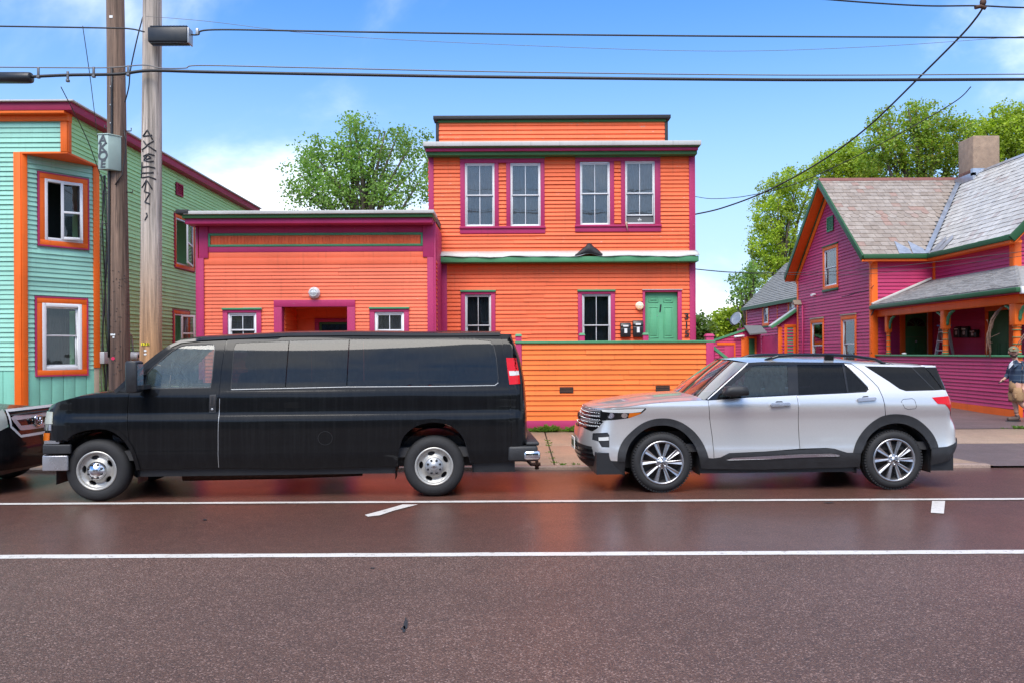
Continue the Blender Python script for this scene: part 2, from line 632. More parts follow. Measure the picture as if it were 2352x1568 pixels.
def slab(x0, x1, y0, y1, name='slab', mat='sidewalk_concrete', gap=0.012):
    j = rnd.uniform(-0.004, 0.004)
    p = []
    for z_off in (-0.1, 0):
        for (x, y) in ((x0 + gap, y0 + gap), (x1 - gap, y0 + gap), (x1 - gap, y1 - gap), (x0 + gap, y1 - gap)):
            p.append((x, y, kerb_z(y) + z_off + j))
    mb = MB(); mb.hexa(p)
    return mb.build(name, mat, walk, bevel=0.008)


xs = [0.66 + 2.45 * k for k in range(-7, 3)]
for i in range(len(xs) - 1):
    slab(xs[i], xs[i + 1], 13.02, 14.97)
    slab(xs[i], xs[i + 1], 14.97, 16.93)
x = xs[-1]
slab(x, 6.6, 13.02, 14.97)
while x < 26:
    slab(x, x + 2.45, 15.03 if x > 5 else 14.97, 16.93)
    x += 2.45
x = -17.0
while x < 7.4:
    w = 1.83
    mb = MB()
    x1 = min(x + w, 7.45)
    mb.hexa([(x + 0.006, 12.86, -0.1), (x1 - 0.006, 12.86, -0.1), (x1 - 0.006, 13.01, -0.1), (x + 0.006, 13.01, -0.1),
             (x + 0.006, 12.87, 0.052 + rnd.uniform(-0.006, 0.004)), (x1 - 0.006, 12.87, 0.052 + rnd.uniform(-0.006, 0.004)), (x1 - 0.006, 13.01, 0.060), (x + 0.006, 13.01, 0.060)])
    mb.build('kerb_stone', 'kerb_stone', kerb, bevel=0.012)
    x += w
mb = MB(); mb.add([(6.62, 13.02, 0.06), (7.5, 12.875, 0.034), (6.62, 14.97, 0.14)], [(0, 1, 2)])
mb.build('slab', 'sidewalk_concrete', walk)
mb = MB(); mb.add([(-20, 13.0, 0.0), (6.6, 13.0, 0.0), (6.6, 16.95, 0.15), (-20, 16.95, 0.15)], [(0, 1, 2, 3)])
mb.build('joint_bed', 'dirt_ground', walk)

# ------------------------------------------------------------------ walls, boards and windows
class Wall:
    def __init__(s, o, u, n):
        s.o, s.u, s.n = Vector((o[0], o[1], 0)), Vector(u).normalized(), Vector(n).normalized()

    def p(s, a, z, d=0.0):
        return s.o + s.u * a + s.n * d + Vector((0, 0, z))

    def pix(s, px, py, d=0.0):
        u, v = ray(px, py)
        r = Vector((u, 1, v))
        c = Vector((0, 0, H))
        t = (s.o + s.n * d - c).dot(s.n) / r.dot(s.n)
        q = c + r * t
        return (q - s.o).dot(s.u), q.z

    def rect(s, cf, x0, y0, x1, y1, d=0.0):
        (pa, pb), (pc, pd) = cf(x0, y0), cf(x1, y1)
        a0 = s.pix(pa, (pb + pd) / 2, d)[0]
        a1 = s.pix(pc, (pb + pd) / 2, d)[0]
        z1 = s.pix((pa + pc) / 2, pb, d)[1]
        z0 = s.pix((pa + pc) / 2, pd, d)[1]
        return min(a0, a1), max(a0, a1), z0, z1

    def slab(s, mb, a0, a1, z0, z1, d0, d1):
        q = [s.p(a, z, d) for z in (z0, z1) for a, d in ((a0, d0), (a1, d0), (a1, d1), (a0, d1))]
        return mb.hexa(q)

    def part(s, name, mat, parent, a0, a1, z0, z1, d0, d1, bevel=0.004):
        return s.slab(MB(), a0, a1, z0, z1, d0, d1).build(name, mat, parent, bevel=bevel)


def clapboards(w, parent, mat, z0, z1, expo, left, right, holes=(), thick=0.032, seed=1, name='clapboard', as_stuff=False, splits=0):
    """rows of lapped boards; left/right give the wall's ends at a height; every board is a piece of its own"""
    rn = random.Random(seed)
    lf = left if callable(left) else (lambda z: left)
    rf = right if callable(right) else (lambda z: right)
    n = max(1, round((z1 - z0) / expo))
    e = (z1 - z0) / n
    joined = MB()
    out = []
    for i in range(n):
        za, zb = z0 + e * i, z0 + e * (i + 1)
        zm = (za + zb) / 2
        segs = [(lf(zm), rf(zm))]
        if segs[0][1] - segs[0][0] < 0.03:
            continue
        for (h0, h1, hz0, hz1) in holes:
            if hz0 < zm < hz1:
                new = []
                for (s0, s1) in segs:
                    if h1 <= s0 or h0 >= s1:
                        new.append((s0, s1)); continue
                    if h0 > s0: new.append((s0, h0))
                    if h1 < s1: new.append((h1, s1))
                segs = new
        fin = []
        for (s0, s1) in segs:
            if splits and s1 - s0 > splits:
                c = s0 + rn.uniform(0.3, 0.7) * (s1 - s0)
                fin += [(s0, c - 0.002), (c + 0.002, s1)]
            else:
                fin.append((s0, s1))
        for (s0, s1) in fin:
            if s1 - s0 < 0.012:
                continue
            t = thick * rn.uniform(0.8, 1.15)
            j0, j1 = rn.uniform(-0.003, 0.003), rn.uniform(-0.003, 0.003)
            sl0 = lf(zb) - lf(zm) if abs(s0 - lf(zm)) < 1e-6 else 0
            sl1 = rf(zb) - rf(zm) if abs(s1 - rf(zm)) < 1e-6 else 0
            zt = zb + 0.012
            q = [w.p(s0 - sl0, za + j0, t), w.p(s1 - sl1, za + j1, t), w.p(s1 - sl1, za + j1, -0.008), w.p(s0 - sl0, za + j0, -0.008),
                 w.p(s0 + sl0, zt + j0, 0.002), w.p(s1 + sl1, zt + j1, 0.002), w.p(s1 + sl1, zt + j1, -0.008), w.p(s0 + sl0, zt + j0, -0.008)]
            if as_stuff:
                joined.hexa(q)
            else:
                mb = MB(); mb.hexa(q)
                out.append(mb.build(name, mat, parent))
    if as_stuff:
        return stuff(joined.build(name, mat, parent))
    return out


def backing(w, parent, mat, outline, holes=(), d=-0.010, name='wall_sheathing', t=0.14):
    """wall behind the boards, with openings"""
    vs, es, fs = [], [], []
    def loop(pts):
        b = len(vs)
        vs.extend(Vector((p[0], p[1])) for p in pts)
        es.extend((b + i, b + (i + 1) % len(pts)) for i in range(len(pts)))
    loop(outline)
    for (a0, a1, z0, z1) in holes:
        loop([(a0, z0), (a1, z0), (a1, z1), (a0, z1)])
    V, E, Fc, *_ = delaunay_2d_cdt(vs, es, fs, 1, 1e-5)
    keep = []
    for f in Fc:
        c = sum((V[i] for i in f), Vector((0, 0))) / len(f)
        if any(a0 < c.x < a1 and z0 < c.y < z1 for (a0, a1, z0, z1) in holes):
            continue
        keep.append(tuple(f))
    mb = MB()
    mb.add([w.p(p.x, p.y, d) for p in V], keep)
    mb.add([w.p(p.x, p.y, d - t) for p in V], keep)
    for (a0, a1, z0, z1) in holes:
        c = [(a0, z0), (a1, z0), (a1, z1), (a0, z1)]
        for i in range(4):
            p, q = c[i], c[(i + 1) % 4]
            mb.add([w.p(*p, d), w.p(*q, d), w.p(*q, d - t), w.p(*p, d - t)], [(0, 1, 2, 3)])
    return mb.build(name, mat, parent)


def frame_ring(mb, w, a0, a1, z0, z1, t, d0, d1):
    w.slab(mb, a0, a0 + t, z0, z1, d0, d1)
    w.slab(mb, a1 - t, a1, z0, z1, d0, d1)
    w.slab(mb, a0 + t, a1 - t, z0, z0 + t, d0, d1)
    w.slab(mb, a0 + t, a1 - t, z1 - t, z1, d0, d1)


def window(w, parent, r, mid=None, cols=2, frame='white_vinyl', fw=0.035, sash=0.028, glass='house_glass', curtain='curtain_grey',
           cdepth=0.10, d=0.012, mull=0.016, upper_cols=None, open_gap=0.0, room=True):
    """double-hung window in rect r (a0,a1,z0,z1): window > frame stuff, panes, curtain"""
    a0, a1, z0, z1 = r
    mb = MB()
    frame_ring(mb, w, a0, a1, z0, z1, fw, -0.075, d)
    win = mb.build('window', frame, parent, bevel=0.003)
    zi0, zi1 = z0 + fw, z1 - fw
    ai0, ai1 = a0 + fw, a1 - fw
    zm = mid if mid is not None else (z0 + z1) / 2
    for (lo, hi, dd) in ((zm - sash / 2, zi1, -0.022), (zi0 + open_gap, zm + sash / 2, -0.048)):
        if hi - lo < 0.08:
            continue
        sb = MB()
        frame_ring(sb, w, ai0, ai1, lo, hi, sash, dd - 0.014, dd + 0.014)
        n = cols
        step = (ai1 - ai0 - 2 * sash) / n
        for i in range(1, n):
            c = ai0 + sash + step * i
            w.slab(sb, c - mull / 2, c + mull / 2, lo + sash, hi - sash, dd - 0.008, dd + 0.010)
        sb.build('sash', frame, win, bevel=0.002)
        for i in range(n):
            pb = MB()
            w.slab(pb, ai0 + sash + step * i + (mull / 2 if i else 0), ai0 + sash + step * (i + 1) - (mull / 2 if i < n - 1 else 0), lo + sash, hi - sash, dd - 0.003, dd - 0.001)
            pb.build('pane', glass, win)
    if curtain:
        cb = MB()
        n = 26
        pts = []
        for i in range(n + 1):
            a = ai0 - 0.02 + (ai1 - ai0 + 0.04) * i / n
            pts.append((a, -cdepth - 0.05 + 0.018 * math.sin(i * 1.9 + a * 7)))
        cb.add([w.p(a, z0, dd) for a, dd in pts] + [w.p(a, z1, dd) for a, dd in pts], [(i, i + 1, n + 2 + i, n + 1 + i) for i in range(n)], True)
        cb.build('curtain', curtain, win)
    if room:
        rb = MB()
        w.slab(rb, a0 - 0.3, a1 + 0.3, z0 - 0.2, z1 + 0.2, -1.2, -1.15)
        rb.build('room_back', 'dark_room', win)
    return win


def casing(w, parent, r, t, mat, d=0.044, head=None, sill=None, cap=None, capmat=None, sides=True, name='casing', bottom=False):
    a0, a1, z0, z1 = r
    hd = head if head is not None else t
    if sides:
        w.part(name, mat, parent, a0 - t, a0 + 0.002, z0, z1, -0.008, d)
        w.part(name, mat, parent, a1 - 0.002, a1 + t, z0, z1, -0.008, d)
    w.part(name, mat, parent, a0 - t, a1 + t, z1, z1 + hd, -0.008, d + 0.003)
    if bottom:
        w.part(name, mat, parent, a0 - t, a1 + t, z0 - t, z0, -0.008, d + 0.003)
    if sill:
        w.part('sill', mat, parent, a0 - t - 0.01, a1 + t + 0.01, z0 - sill, z0, -0.008, d + 0.035)
    if cap:
        w.part('head_cap', capmat or mat, parent, a0 - t - 0.012, a1 + t + 0.012, z1 + hd, z1 + hd + cap, -0.008, d + 0.03)


# ------------------------------------------------------------------ two-storey orange house
U = crop(1240, 320, 2.6133)
Lc = crop(1240, 740, 2.57)
Ac = crop(560, 600, 2.94)
YM = 19.2
house = thing('house', 'orange two-storey clapboard house with magenta trim and green front door', 'house', (1.15, YM + 4, 0.19))
mw = Wall((0, YM), (1, 0, 0), (0, -1, 0))
XL, XR = mw.pix(985, 420)[0], mw.pix(1594.5, 600)[0]
GZ = 0.19
# upper openings
ups = [mw.rect(U, *q) for q in ((405, 446, 638, 944), (761, 446, 998, 942), (1306, 437, 1541, 932), (1659, 430, 1893, 922))]
mids = [mw.pix(*U(520, 696))[1], mw.pix(*U(880, 695))[1], mw.pix(*U(1420, 683))[1], mw.pix(*U(1775, 680))[1]]
g1 = mw.rect(U, 369, 412, 1029, 998)
g2 = mw.rect(U, 1271, 402, 1936, 984)
lo5 = mw.rect(Lc, 400, 370, 602, 872)
lo6 = mw.rect(Lc, 1301, 366, 1523, 872)
dr = mw.rect(Lc, 1786, 352, 2040, 1030)
zc0 = mw.pix(*U(1150, 385))[1]                  # underside of the frieze
zp_top = mw.pix(*Lc(1200, 60))[1]
zp_bot = mw.pix(*Lc(1200, 130))[1]
holes_b = ups + [lo5, lo6, dr]
backing(mw, house, 'orange_paint', [(XL, GZ), (XR, GZ), (XR, 6.62), (XL, 6.62)], holes_b)
strip1 = (ups[0][1] + 0.095, ups[1][0] - 0.095)
strip2 = (ups[2][1] + 0.095, ups[3][0] - 0.095)
h_up = []
for g, st in ((g1, strip1), (g2, strip2)):
    h_up += [(g[0], st[0], g[2], g[3]), (st[1], g[1], g[2], g[3]), (st[0], st[1], g[2], g[2] + 0.16), (st[0], st[1], g[3] - 0.10, g[3])]
cb = 0.115
clapboards(mw, house, 'orange_upper', zp_top - 0.02, zc0 - 0.03, 0.0905, XL + cb, XR - cb, h_up, seed=2, splits=3.2)
h_lo = [(lo5[0] - 0.10, lo5[1] + 0.10, lo5[2] - 0.1, lo5[3] + 0.10), (lo6[0] - 0.10, lo6[1] + 0.10, lo6[2] - 0.1, lo6[3] + 0.10), (dr[0] - 0.055, dr[1] + 0.085, 1.0, dr[3] + 0.05)]
clapboards(mw, house, 'orange_paint', 1.05, zp_bot + 0.04, 0.0935, -1.50, XR - cb, h_lo, seed=3, splits=1.7)
for (a0, a1, z0, z1) in ((XL, XL + cb, zp_top, zc0), (XR - cb, XR, zp_top - 0.02, zc0), (-1.63, -1.50, 1.0, zp_bot), (XR - cb, XR, 0.2, zp_bot + 0.02)):
    mw.part('corner_board', 'magenta_trim', house, a0, a1, z0, z1, -0.01, 0.044)
# side of the right corner
sw = Wall((XR, YM), (0, 1, 0), (1, 0, 0))
backing(sw, house, 'orange_paint', [(0, GZ), (10, GZ), (10, 6.7), (0, 6.7)], d=-0.012)
sw.part('corner_board', 'magenta_trim', house, -0.02, 0.10, 0.2, zc0, 0.0, 0.03)
sw2 = Wall((XL, YM), (0, 1, 0), (-1, 0, 0))
backing(sw2, house, 'orange_paint', [(0.0, GZ), (10, GZ), (10, 6.7), (0.0, 6.7)], d=-0.012)
clapboards(sw2, house, 'orange_paint', 4.3, 6.45, 0.105, 0.1, 9.9, as_stuff=True)
clapboards(sw, house, 'orange_paint', 0.3, 6.45, 0.105, 0.12, 9.9, as_stuff=True)
mb = MB(); mb.box((XL, YM + 9.85, GZ), (XR, YM + 10, 6.7)); mb.build('back_wall', 'orange_paint', house)
# windows of the upper floor
for g, st, pair in ((g1, strip1, (0, 1)), (g2, strip2, (2, 3))):
    z0, z1 = ups[pair[0]][2], ups[pair[0]][3]
    r0, r1 = ups[pair[0]], ups[pair[1]]
    zt = max(r0[3], r1[3]); zb = min(r0[2], r1[2])
    mw.part('casing', 'magenta_trim', house, g[0], r0[0] + .002, zb, zt, -0.008, 0.044)
    mw.part('casing', 'magenta_trim', house, r0[1] - .002, st[0], zb, zt, -0.008, 0.044)
    mw.part('casing', 'magenta_trim', house, st[1], r1[0] + .002, zb, zt, -0.008, 0.044)
    mw.part('casing', 'magenta_trim', house, r1[1] - .002, g[1], zb, zt, -0.008, 0.044)
    mw.part('casing', 'magenta_trim', house, g[0], g[1], zt, g[3], -0.008, 0.047)
    mw.part('head_cap', 'green_trim', house, g[0] - 0.01, g[1] + 0.01, g[3], g[3] + 0.05, -0.008, 0.065)
    mw.part('sill', 'magenta_trim', house, g[0] - 0.01, g[1] + 0.01, g[2], g[2] + 0.115, -0.008, 0.045)
    mw.part('sill', 'magenta_trim', house, g[0] - 0.02, g[1] + 0.02, g[2] + 0.115, zb + 0.002, -0.008, 0.075)
for i, r in enumerate(ups):
    window(mw, house, r, mids[i], 2, 'white_vinyl', 0.03, 0.026, 'house_glass_screen', 'curtain_grey', cdepth=0.025, open_gap=0.17 if i == 3 else 0)
r = ups[3]
mb = MB(); mw.slab(mb, r[0] + 0.03, r[1] - 0.03, r[2] + 0.03, r[2] + 0.21, -0.06, -0.056); mb.build('insect_screen', 'screen_mesh', house)
# small ornament of wire in that gap, cloth hanging out over the sill
mb = MB()
ca = (r[0] + r[1]) / 2
for k in range(3):
    mb.tube([mw.p(ca + 0.03 * (k - 1), r[2] + 0.06, -0.05), mw.p(ca + 0.03 * (k - 1), r[2] + 0.15 - 0.03 * abs(k - 1), -0.05)], 0.006, 5)
mb.tube([mw.p(ca - 0.05, r[2] + 0.11, -0.05), mw.p(ca + 0.05, r[2] + 0.11, -0.05)], 0.006, 5)
tag(mb.build('ornament', 'sticker_white'), 'small white wire ornament behind the raised right-hand upper sash', 'ornament')
mb = MB()
mb.tube([mw.p(r[0] + 0.03, r[2] + 0.02, 0.085), mw.p(r[0] + 0.01, r[2] - 0.0, 0.10), mw.p(r[0] + 0.03, r[2] - 0.07, 0.095), mw.p(r[0] + 0.045, r[2] - 0.16, 0.085)], [0.03, 0.022, 0.016, 0.008], 7)
plain('cloth_beige', (0.5, 0.36, 0.26), 0.9)
tag(mb.build('rag', 'cloth_beige'), 'beige rag hanging over the sill of the right-hand upper window', 'rag')
# windows of the lower floor
for r, mid in ((lo5, 607), (lo6, 606)):
    zm = mw.pix(*Lc(500 if r is lo5 else 1410, mid))[1]
    window(mw, house, r, zm, 2, 'grey_vinyl', 0.03, 0.026, 'house_glass', 'curtain_dark', cdepth=0.15)
    casing(mw, house, r, 0.095, 'magenta_trim', head=0.055, cap=0.045, capmat='green_trim', sill=0.1)
# front door with panels
door = mw.part('door', 'green_door', house, dr[0], dr[1], 1.17, dr[3], -0.10, -0.055, bevel=0.004)
dwid = dr[1] - dr[0]
for (fa, fb, za, zb) in ((0.12, 0.43, 1.80, 1.94), (0.57, 0.88, 1.80, 1.94), (0.12, 0.43, 0.98, 1.70), (0.57, 0.88, 0.98, 1.70), (0.12, 0.43, 0.14, 0.86), (0.57, 0.88, 0.14, 0.86)):
    pm = MB()
    a0, a1, z0, z1 = dr[0] + fa * dwid, dr[0] + fb * dwid, 1.17 + za, 1.17 + zb
    frame_ring(pm, mw, a0, a1, z0, z1, 0.018, -0.06, -0.047)
    mw.slab(pm, a0 + 0.045, a1 - 0.045, z0 + 0.045, z1 - 0.045, -0.06, -0.046)
    pm.build('panel', 'green_door', door, bevel=0.004)
mb = MB(); letters(mb, '1', 0.24, mw.p(*mw.pix(*Lc(1908, 478)), -0.050), (1, 0, 0), (0, 0, 1), 0.004, shear=0.12)
mb.build('door_number', 'black_plastic', door)
mb = MB(); mw.slab(mb, dr[0] + 0.13, dr[0] + 0.32, 2.66, 2.672, -0.056, -0.05); mb.build('letter_slot', 'metal_grey', door)
mb = MB(); mb.lathe(mw.p(dr[0] + 0.07, 2.12, -0.055), (0, -1, 0), [(0.0, 0.05), (0.026, 0.045), (0.03, 0.03), (0.014, 0.015), (0.014, 0)], 14); mb.build('handle', 'metal_grey', door)
mw.part('door_casing', 'magenta_trim', house, dr[0] - 0.055, dr[0] + 0.002, 1.17, dr[3] + 0.005, -0.10, 0.044)
mw.part('door_casing', 'magenta_trim', house, dr[1] - 0.002, dr[1] + 0.085, 1.17, dr[3] + 0.005, -0.10, 0.044)
mw.part('door_casing', 'magenta_trim', house, dr[0] - 0.055, dr[1] + 0.085, dr[3] + 0.005, dr[3] + 0.045, -0.10, 0.047)
mw.part('flashing', 'white_flashing', house, dr[0] - 0.065, dr[1] + 0.10, dr[3] + 0.045, dr[3] + 0.062, -0.008, 0.07)
# house number on the wall
for ch, cx_, cy_ in (('3', 2104, 541), ('1', 2104, 607), ('5', 2107, 674)):
    mb = MB(); letters(mb, ch, 0.205, mw.p(*mw.pix(*Lc(cx_, cy_)), 0.044), (1, 0, 0), (0, 0, 1), 0.005, sx=1.15)
    mb.build('house_number', 'black_plastic', house)
# pent strip between the floors: green board, torn flashing
mw.part('pent_board', 'green_trim', house, -1.72, XR + 0.04, zp_bot, mw.pix(*Lc(1200, 88))[1], -0.01, 0.30, bevel=0.008)
mb = MB()
rn = random.Random(11)
n = 60
zf = mw.pix(*Lc(1200, 84))[1]
top, lip, low = [], [], []
for i in range(n + 1):
    a = -1.70 + (XR + 0.05 + 1.70) * i / n
    hump = math.exp(-((a - 1.78) / 0.17) ** 2)
    wv = 0.012 * math.sin(a * 3.1) + 0.008 * math.sin(a * 7.7 + 1) + 0.006 * rn.uniform(-1, 1)
    top.append(mw.p(a, zf + 0.155, 0.015))
    lip.append(mw.p(a, zf + 0.075 + wv, 0.22 + 0.02 * math.sin(a * 5)))
    low.append(mw.p(a, zf + wv * 0.8 - 0.004 - 0.012 * abs(math.sin(a * 2.2)) + 0.07 * hump, 0.325 + 0.012 * math.sin(a * 9)))
mb.add(top + lip + low, [(i + r_ * (n + 1), i + 1 + r_ * (n + 1), i + 1 + (r_ + 1) * (n + 1), i + (r_ + 1) * (n + 1)) for r_ in (0, 1) for i in range(n)], True)
fl = mb.build('flashing', 'white_flashing', house, label='weathered white metal flashing between the storeys')
so = fl.modifiers.new('thick', 'SOLIDIFY'); so.thickness = 0.006
mb = MB()
n = 16
rows = []
for j, (dd, hh) in enumerate(((0.10, 0.03), (0.22, 0.20), (0.30, 0.17), (0.345, 0.02))):
    rows.append([mw.p(1.50 + 0.62 * i / n - 0.02 * j, zf + 0.07 + (hh + 0.03) * math.sin(math.pi * i / n) ** 1.4 * (1 + 0.12 * math.sin(i)) - 0.02 * j, dd) for i in range(n + 1)])
mb.add([p for r_ in rows for p in r_], [(j * (n + 1) + i, j * (n + 1) + i + 1, (j + 1) * (n + 1) + i + 1, (j + 1) * (n + 1) + i) for j in range(3) for i in range(n)], True)
fl = mb.build('torn_roofing', 'black_tar', house, label='torn black roofing curled up from the strip')
so = fl.modifiers.new('thick', 'SOLIDIFY'); so.thickness = 0.008
# cornice
zt = mw.pix(*U(1150, 270), 0.4)[1]
def band(y0, y1, d, mat, ext, name='cornice'):
    z1, z0 = mw.pix(*U(1150, y0), d)[1], mw.pix(*U(1150, y1), d)[1]
    mb = MB()
    mb.box((XL - ext, YM - d, z0), (XR + ext, YM + 0.3, z1 - 0.001))
    return mb.build(name, mat, house, bevel=0.006)
band(270, 306, 0.40, 'white_flashing', 0.09)
band(306, 318, 0.36, 'green_shaded', 0.07)
band(318, 346, 0.30, 'magenta_trim', 0.04)
band(346, 379, 0.24, 'green_shaded', 0.03)
band(379, 394, 0.05, 'magenta_trim', 0.02, 'frieze')
# parapet
pw = Wall((0, YM + 0.30), (1, 0, 0), (0, -1, 0))
pl, pr = pw.pix(1008, 300)[0], pw.pix(1527, 300)[0]
zpb, zpt = pw.pix(*U(1100, 320))[1], pw.pix(*U(1100, 125))[1]
backing(pw, house, 'orange_paint', [(pl - 0.06, zpb - 0.1), (pr + 0.06, zpb - 0.1), (pr + 0.06, zpt + 0.1), (pl - 0.06, zpt + 0.1)])
clapboards(pw, house, 'orange_upper', zpb - 0.1, zpt + 0.03, 0.098, pl, pr, seed=5)
for a0, a1 in ((pl - 0.07, pl + 0.005), (pr - 0.005, pr + 0.07)):
    pw.part('parapet_trim', 'black_tar', house, a0, a1, zpb - 0.1, zpt + 0.02, -0.2, 0.035)
pw.part('parapet_trim', 'green_shaded', house, pl - 0.02, pr + 0.02, zpt - 0.005, zpt + 0.055, -0.2, 0.05)
pw.part('parapet_cap', 'black_tar', house, pl - 0.12, pr + 0.12, zpt + 0.055, zpt + 0.135, -0.25, 0.13)
mb = MB(); mb.box((XL - 0.05, YM + 0.3, 6.55), (XR + 0.05, YM + 10.05, 6.72)); mb.build('roof', 'roof_membrane', house)
mb = MB(); mb.box((XL + .2, YM + 0.2, 3.55), (XR - .2, YM + 9.8, 3.65)); mb.build('upper_floor', 'dark_room', house)

# ------------------------------------------------------------------ low orange shopfront
YA = 17.45
annex = thing('shopfront', 'low orange shopfront building with magenta cornice and recessed doorway', 'building', (-4.1, YA + 3, 0.19))
aw = Wall((0, YA), (1, 0, 0), (0, -1, 0))
AL, AR = aw.pix(455.5, 690)[0], aw.pix(997, 690)[0]
wa = aw.rect(Ac, 366, 995, 621, 1345)
wb = aw.rect(Ac, 1660, 988, 1921, 1340)
rec = aw.rect(Ac, 845, 944, 1422, 1900)
zf1 = aw.pix(*Ac(1100, 570))[1]
zb1 = aw.pix(*Ac(1100, 512))[1]
zb2 = aw.pix(*Ac(1100, 460))[1]
zpan0, zpan1 = aw.pix(*Ac(1100, 412))[1], aw.pix(*Ac(1100, 296))[1]
ztopA = aw.pix(*Ac(1100, 205))[1]
rec = (rec[0], rec[1], 0.24, rec[3])
backing(aw, annex, 'orange_annex', [(AL, GZ), (AR, GZ), (AR, ztopA + 0.08), (AL, ztopA + 0.08)], [wa, wb, rec])
ct = 0.135
jt = 0.165
hA = [(wa[0] - 0.11, wa[1] + 0.10, wa[2] - 0.1, wa[3] + 0.09), (wb[0] - 0.11, wb[1] + 0.10, wb[2] - 0.1, wb[3] + 0.09), (rec[0] - jt, rec[1] + jt, 0, rec[3] + 0.14)]
clapboards(aw, annex, 'orange_annex', 0.45, zf1, 0.0763, AL + ct, AR - ct, hA, thick=0.024, seed=9, splits=3.0)
aw.part('wall_board', 'orange_annex', annex, AL + ct, AR - ct, zf1, zb1, -0.008, 0.022)
aw.part('wall_board', 'orange_annex', annex, AL + ct + 0.09, AR - ct - 0.09, zb1, zb2, -0.008, 0.016)
aw.part('skirt_board', 'magenta_trim', annex, AL, AR, 0.2, 0.45, -0.008, 0.042)
for a0, a1, z0, z1 in ((AL, AL + ct, 0.45, zb1), (AR - ct, AR, 0.45, zb1), (AL + 0.035, AL + ct + 0.09, zb1, ztopA), (AR - ct - 0.09, AR, zb1, ztopA)):
    aw.part('pilaster', 'magenta_trim', annex, a0, a1, z0, z1, -0.008, 0.047)
aw.part('frieze', 'magenta_trim', annex, AL + ct + 0.09, AR - ct - 0.09, zpan1, ztopA, -0.008, 0.026)
aw.part('frieze', 'magenta_trim', annex, AL + ct + 0.09, AR - ct - 0.09, zb2, zpan0, -0.008, 0.026)
sign = aw.part('sign_panel', 'orange_annex', annex, AL + ct + 0.09, AR - ct - 0.09, zpan0, zpan1, -0.008, 0.010)
nb = 62
pa0, pa1 = AL + ct + 0.14, AR - ct - 0.14
for i in range(nb):
    a = pa0 + (pa1 - pa0) * i / nb
    aw.part('bead_board', 'orange_trim' if False else 'orange_paint', sign, a + 0.003, a + (pa1 - pa0) / nb - 0.003, zpan0 + 0.045, zpan1 - 0.045, 0.008, 0.018, bevel=0.003)
mb = MB(); frame_ring(mb, aw, AL + ct + 0.09, AR - ct - 0.09, zpan0, zpan1, 0.045, 0.006, 0.038); mb.build('panel_frame', 'green_trim', annex, bevel=0.005)
def aband(y0, y1, d, mat, el, er, name='cornice', bev=0.006):
    z1, z0 = aw.pix(*Ac(1100, y0), d)[1], aw.pix(*Ac(1100, y1), d)[1]
    mb = MB(); mb.box((AL - el, YA - d, z0), (AR + er, YA + 0.3, z1 - 0.001))
    return mb.build(name, mat, annex, bevel=bev)
aband(156, 207, 0.36, 'magenta_trim', 0.13, 0.0)
aband(122, 156, 0.42, 'green_shaded', 0.17, 0.02)
aband(92, 122, 0.47, 'white_flashing', 0.13, 0.05)
z1, z0 = aw.pix(*Ac(50, 84), .48)[1], aw.pix(*Ac(50, 122), .48)[1]
mb = MB(); mb.box((AL - 0.28, YA - 0.48, z0), (AL - 0.02, YA + 0.3, z1)); mb.build('cornice_end', 'black_tar', annex, bevel=0.01)
# right end of the cornice and return wall of the shopfront
rw = Wall((AR, YA), (0, 1, 0), (1, 0, 0))
backing(rw, annex, 'orange_paint', [(0, GZ), (YM - YA - 0.02, GZ), (YM - YA - 0.02, ztopA + 0.08), (0, ztopA + 0.08)])
clapboards(rw, annex, 'orange_annex', 0.45, zb1, 0.09, 0.10, 0.55, seed=12, name='side_clapboard')
rw.part('corner_board', 'magenta_trim', annex, -0.03, 0.10, 0.3, ztopA, -0.008, 0.042)
rw.part('corner_board', 'magenta_trim', annex, 0.55, YM - YA - 0.03, 0.3, ztopA, -0.008, 0.022)
lw = Wall((AL, YA), (0, 1, 0), (-1, 0, 0))
backing(lw, annex, 'orange_paint', [(0, GZ), (8, GZ), (8, ztopA + 0.08), (0, ztopA + 0.08)])
lw.part('corner_board', 'magenta_trim', annex, -0.03, 0.12, 0.3, ztopA, -0.008, 0.042)
mb = MB(); mb.box((AL, YA + 7.9, GZ), (AR, YA + 8, ztopA + 0.2)); mb.build('back_wall', 'orange_paint', annex)
mb = MB(); mb.box((AL - 0.05, YA + 0.3, ztopA + 0.12), (AR, YA + 8.05, ztopA + 0.25)); mb.build('roof', 'roof_membrane', annex)
for r, mid in ((wa, 1146), (wb, 1148)):
    zm = aw.pix(*Ac(500 if r is wa else 1790, mid))[1]
    window(aw, annex, r, zm, 2, 'white_vinyl', 0.04, 0.03, 'house_glass_screen', 'curtain_dark' if r is wb else 'curtain_dark', cdepth=0.12)
    casing(aw, annex, r, 0.10, 'magenta_trim', head=0.06, cap=0.04, capmat='green_trim', sill=0.1)
mb = MB(); aw.slab(mb, wa[0] + 0.33, wa[1] + 0.115, wa[3] + 0.062, wa[3] + 0.106, 0.03, 0.066); mb.build('head_cap', 'white_flashing', annex, label='head cap end where the green paint has gone')
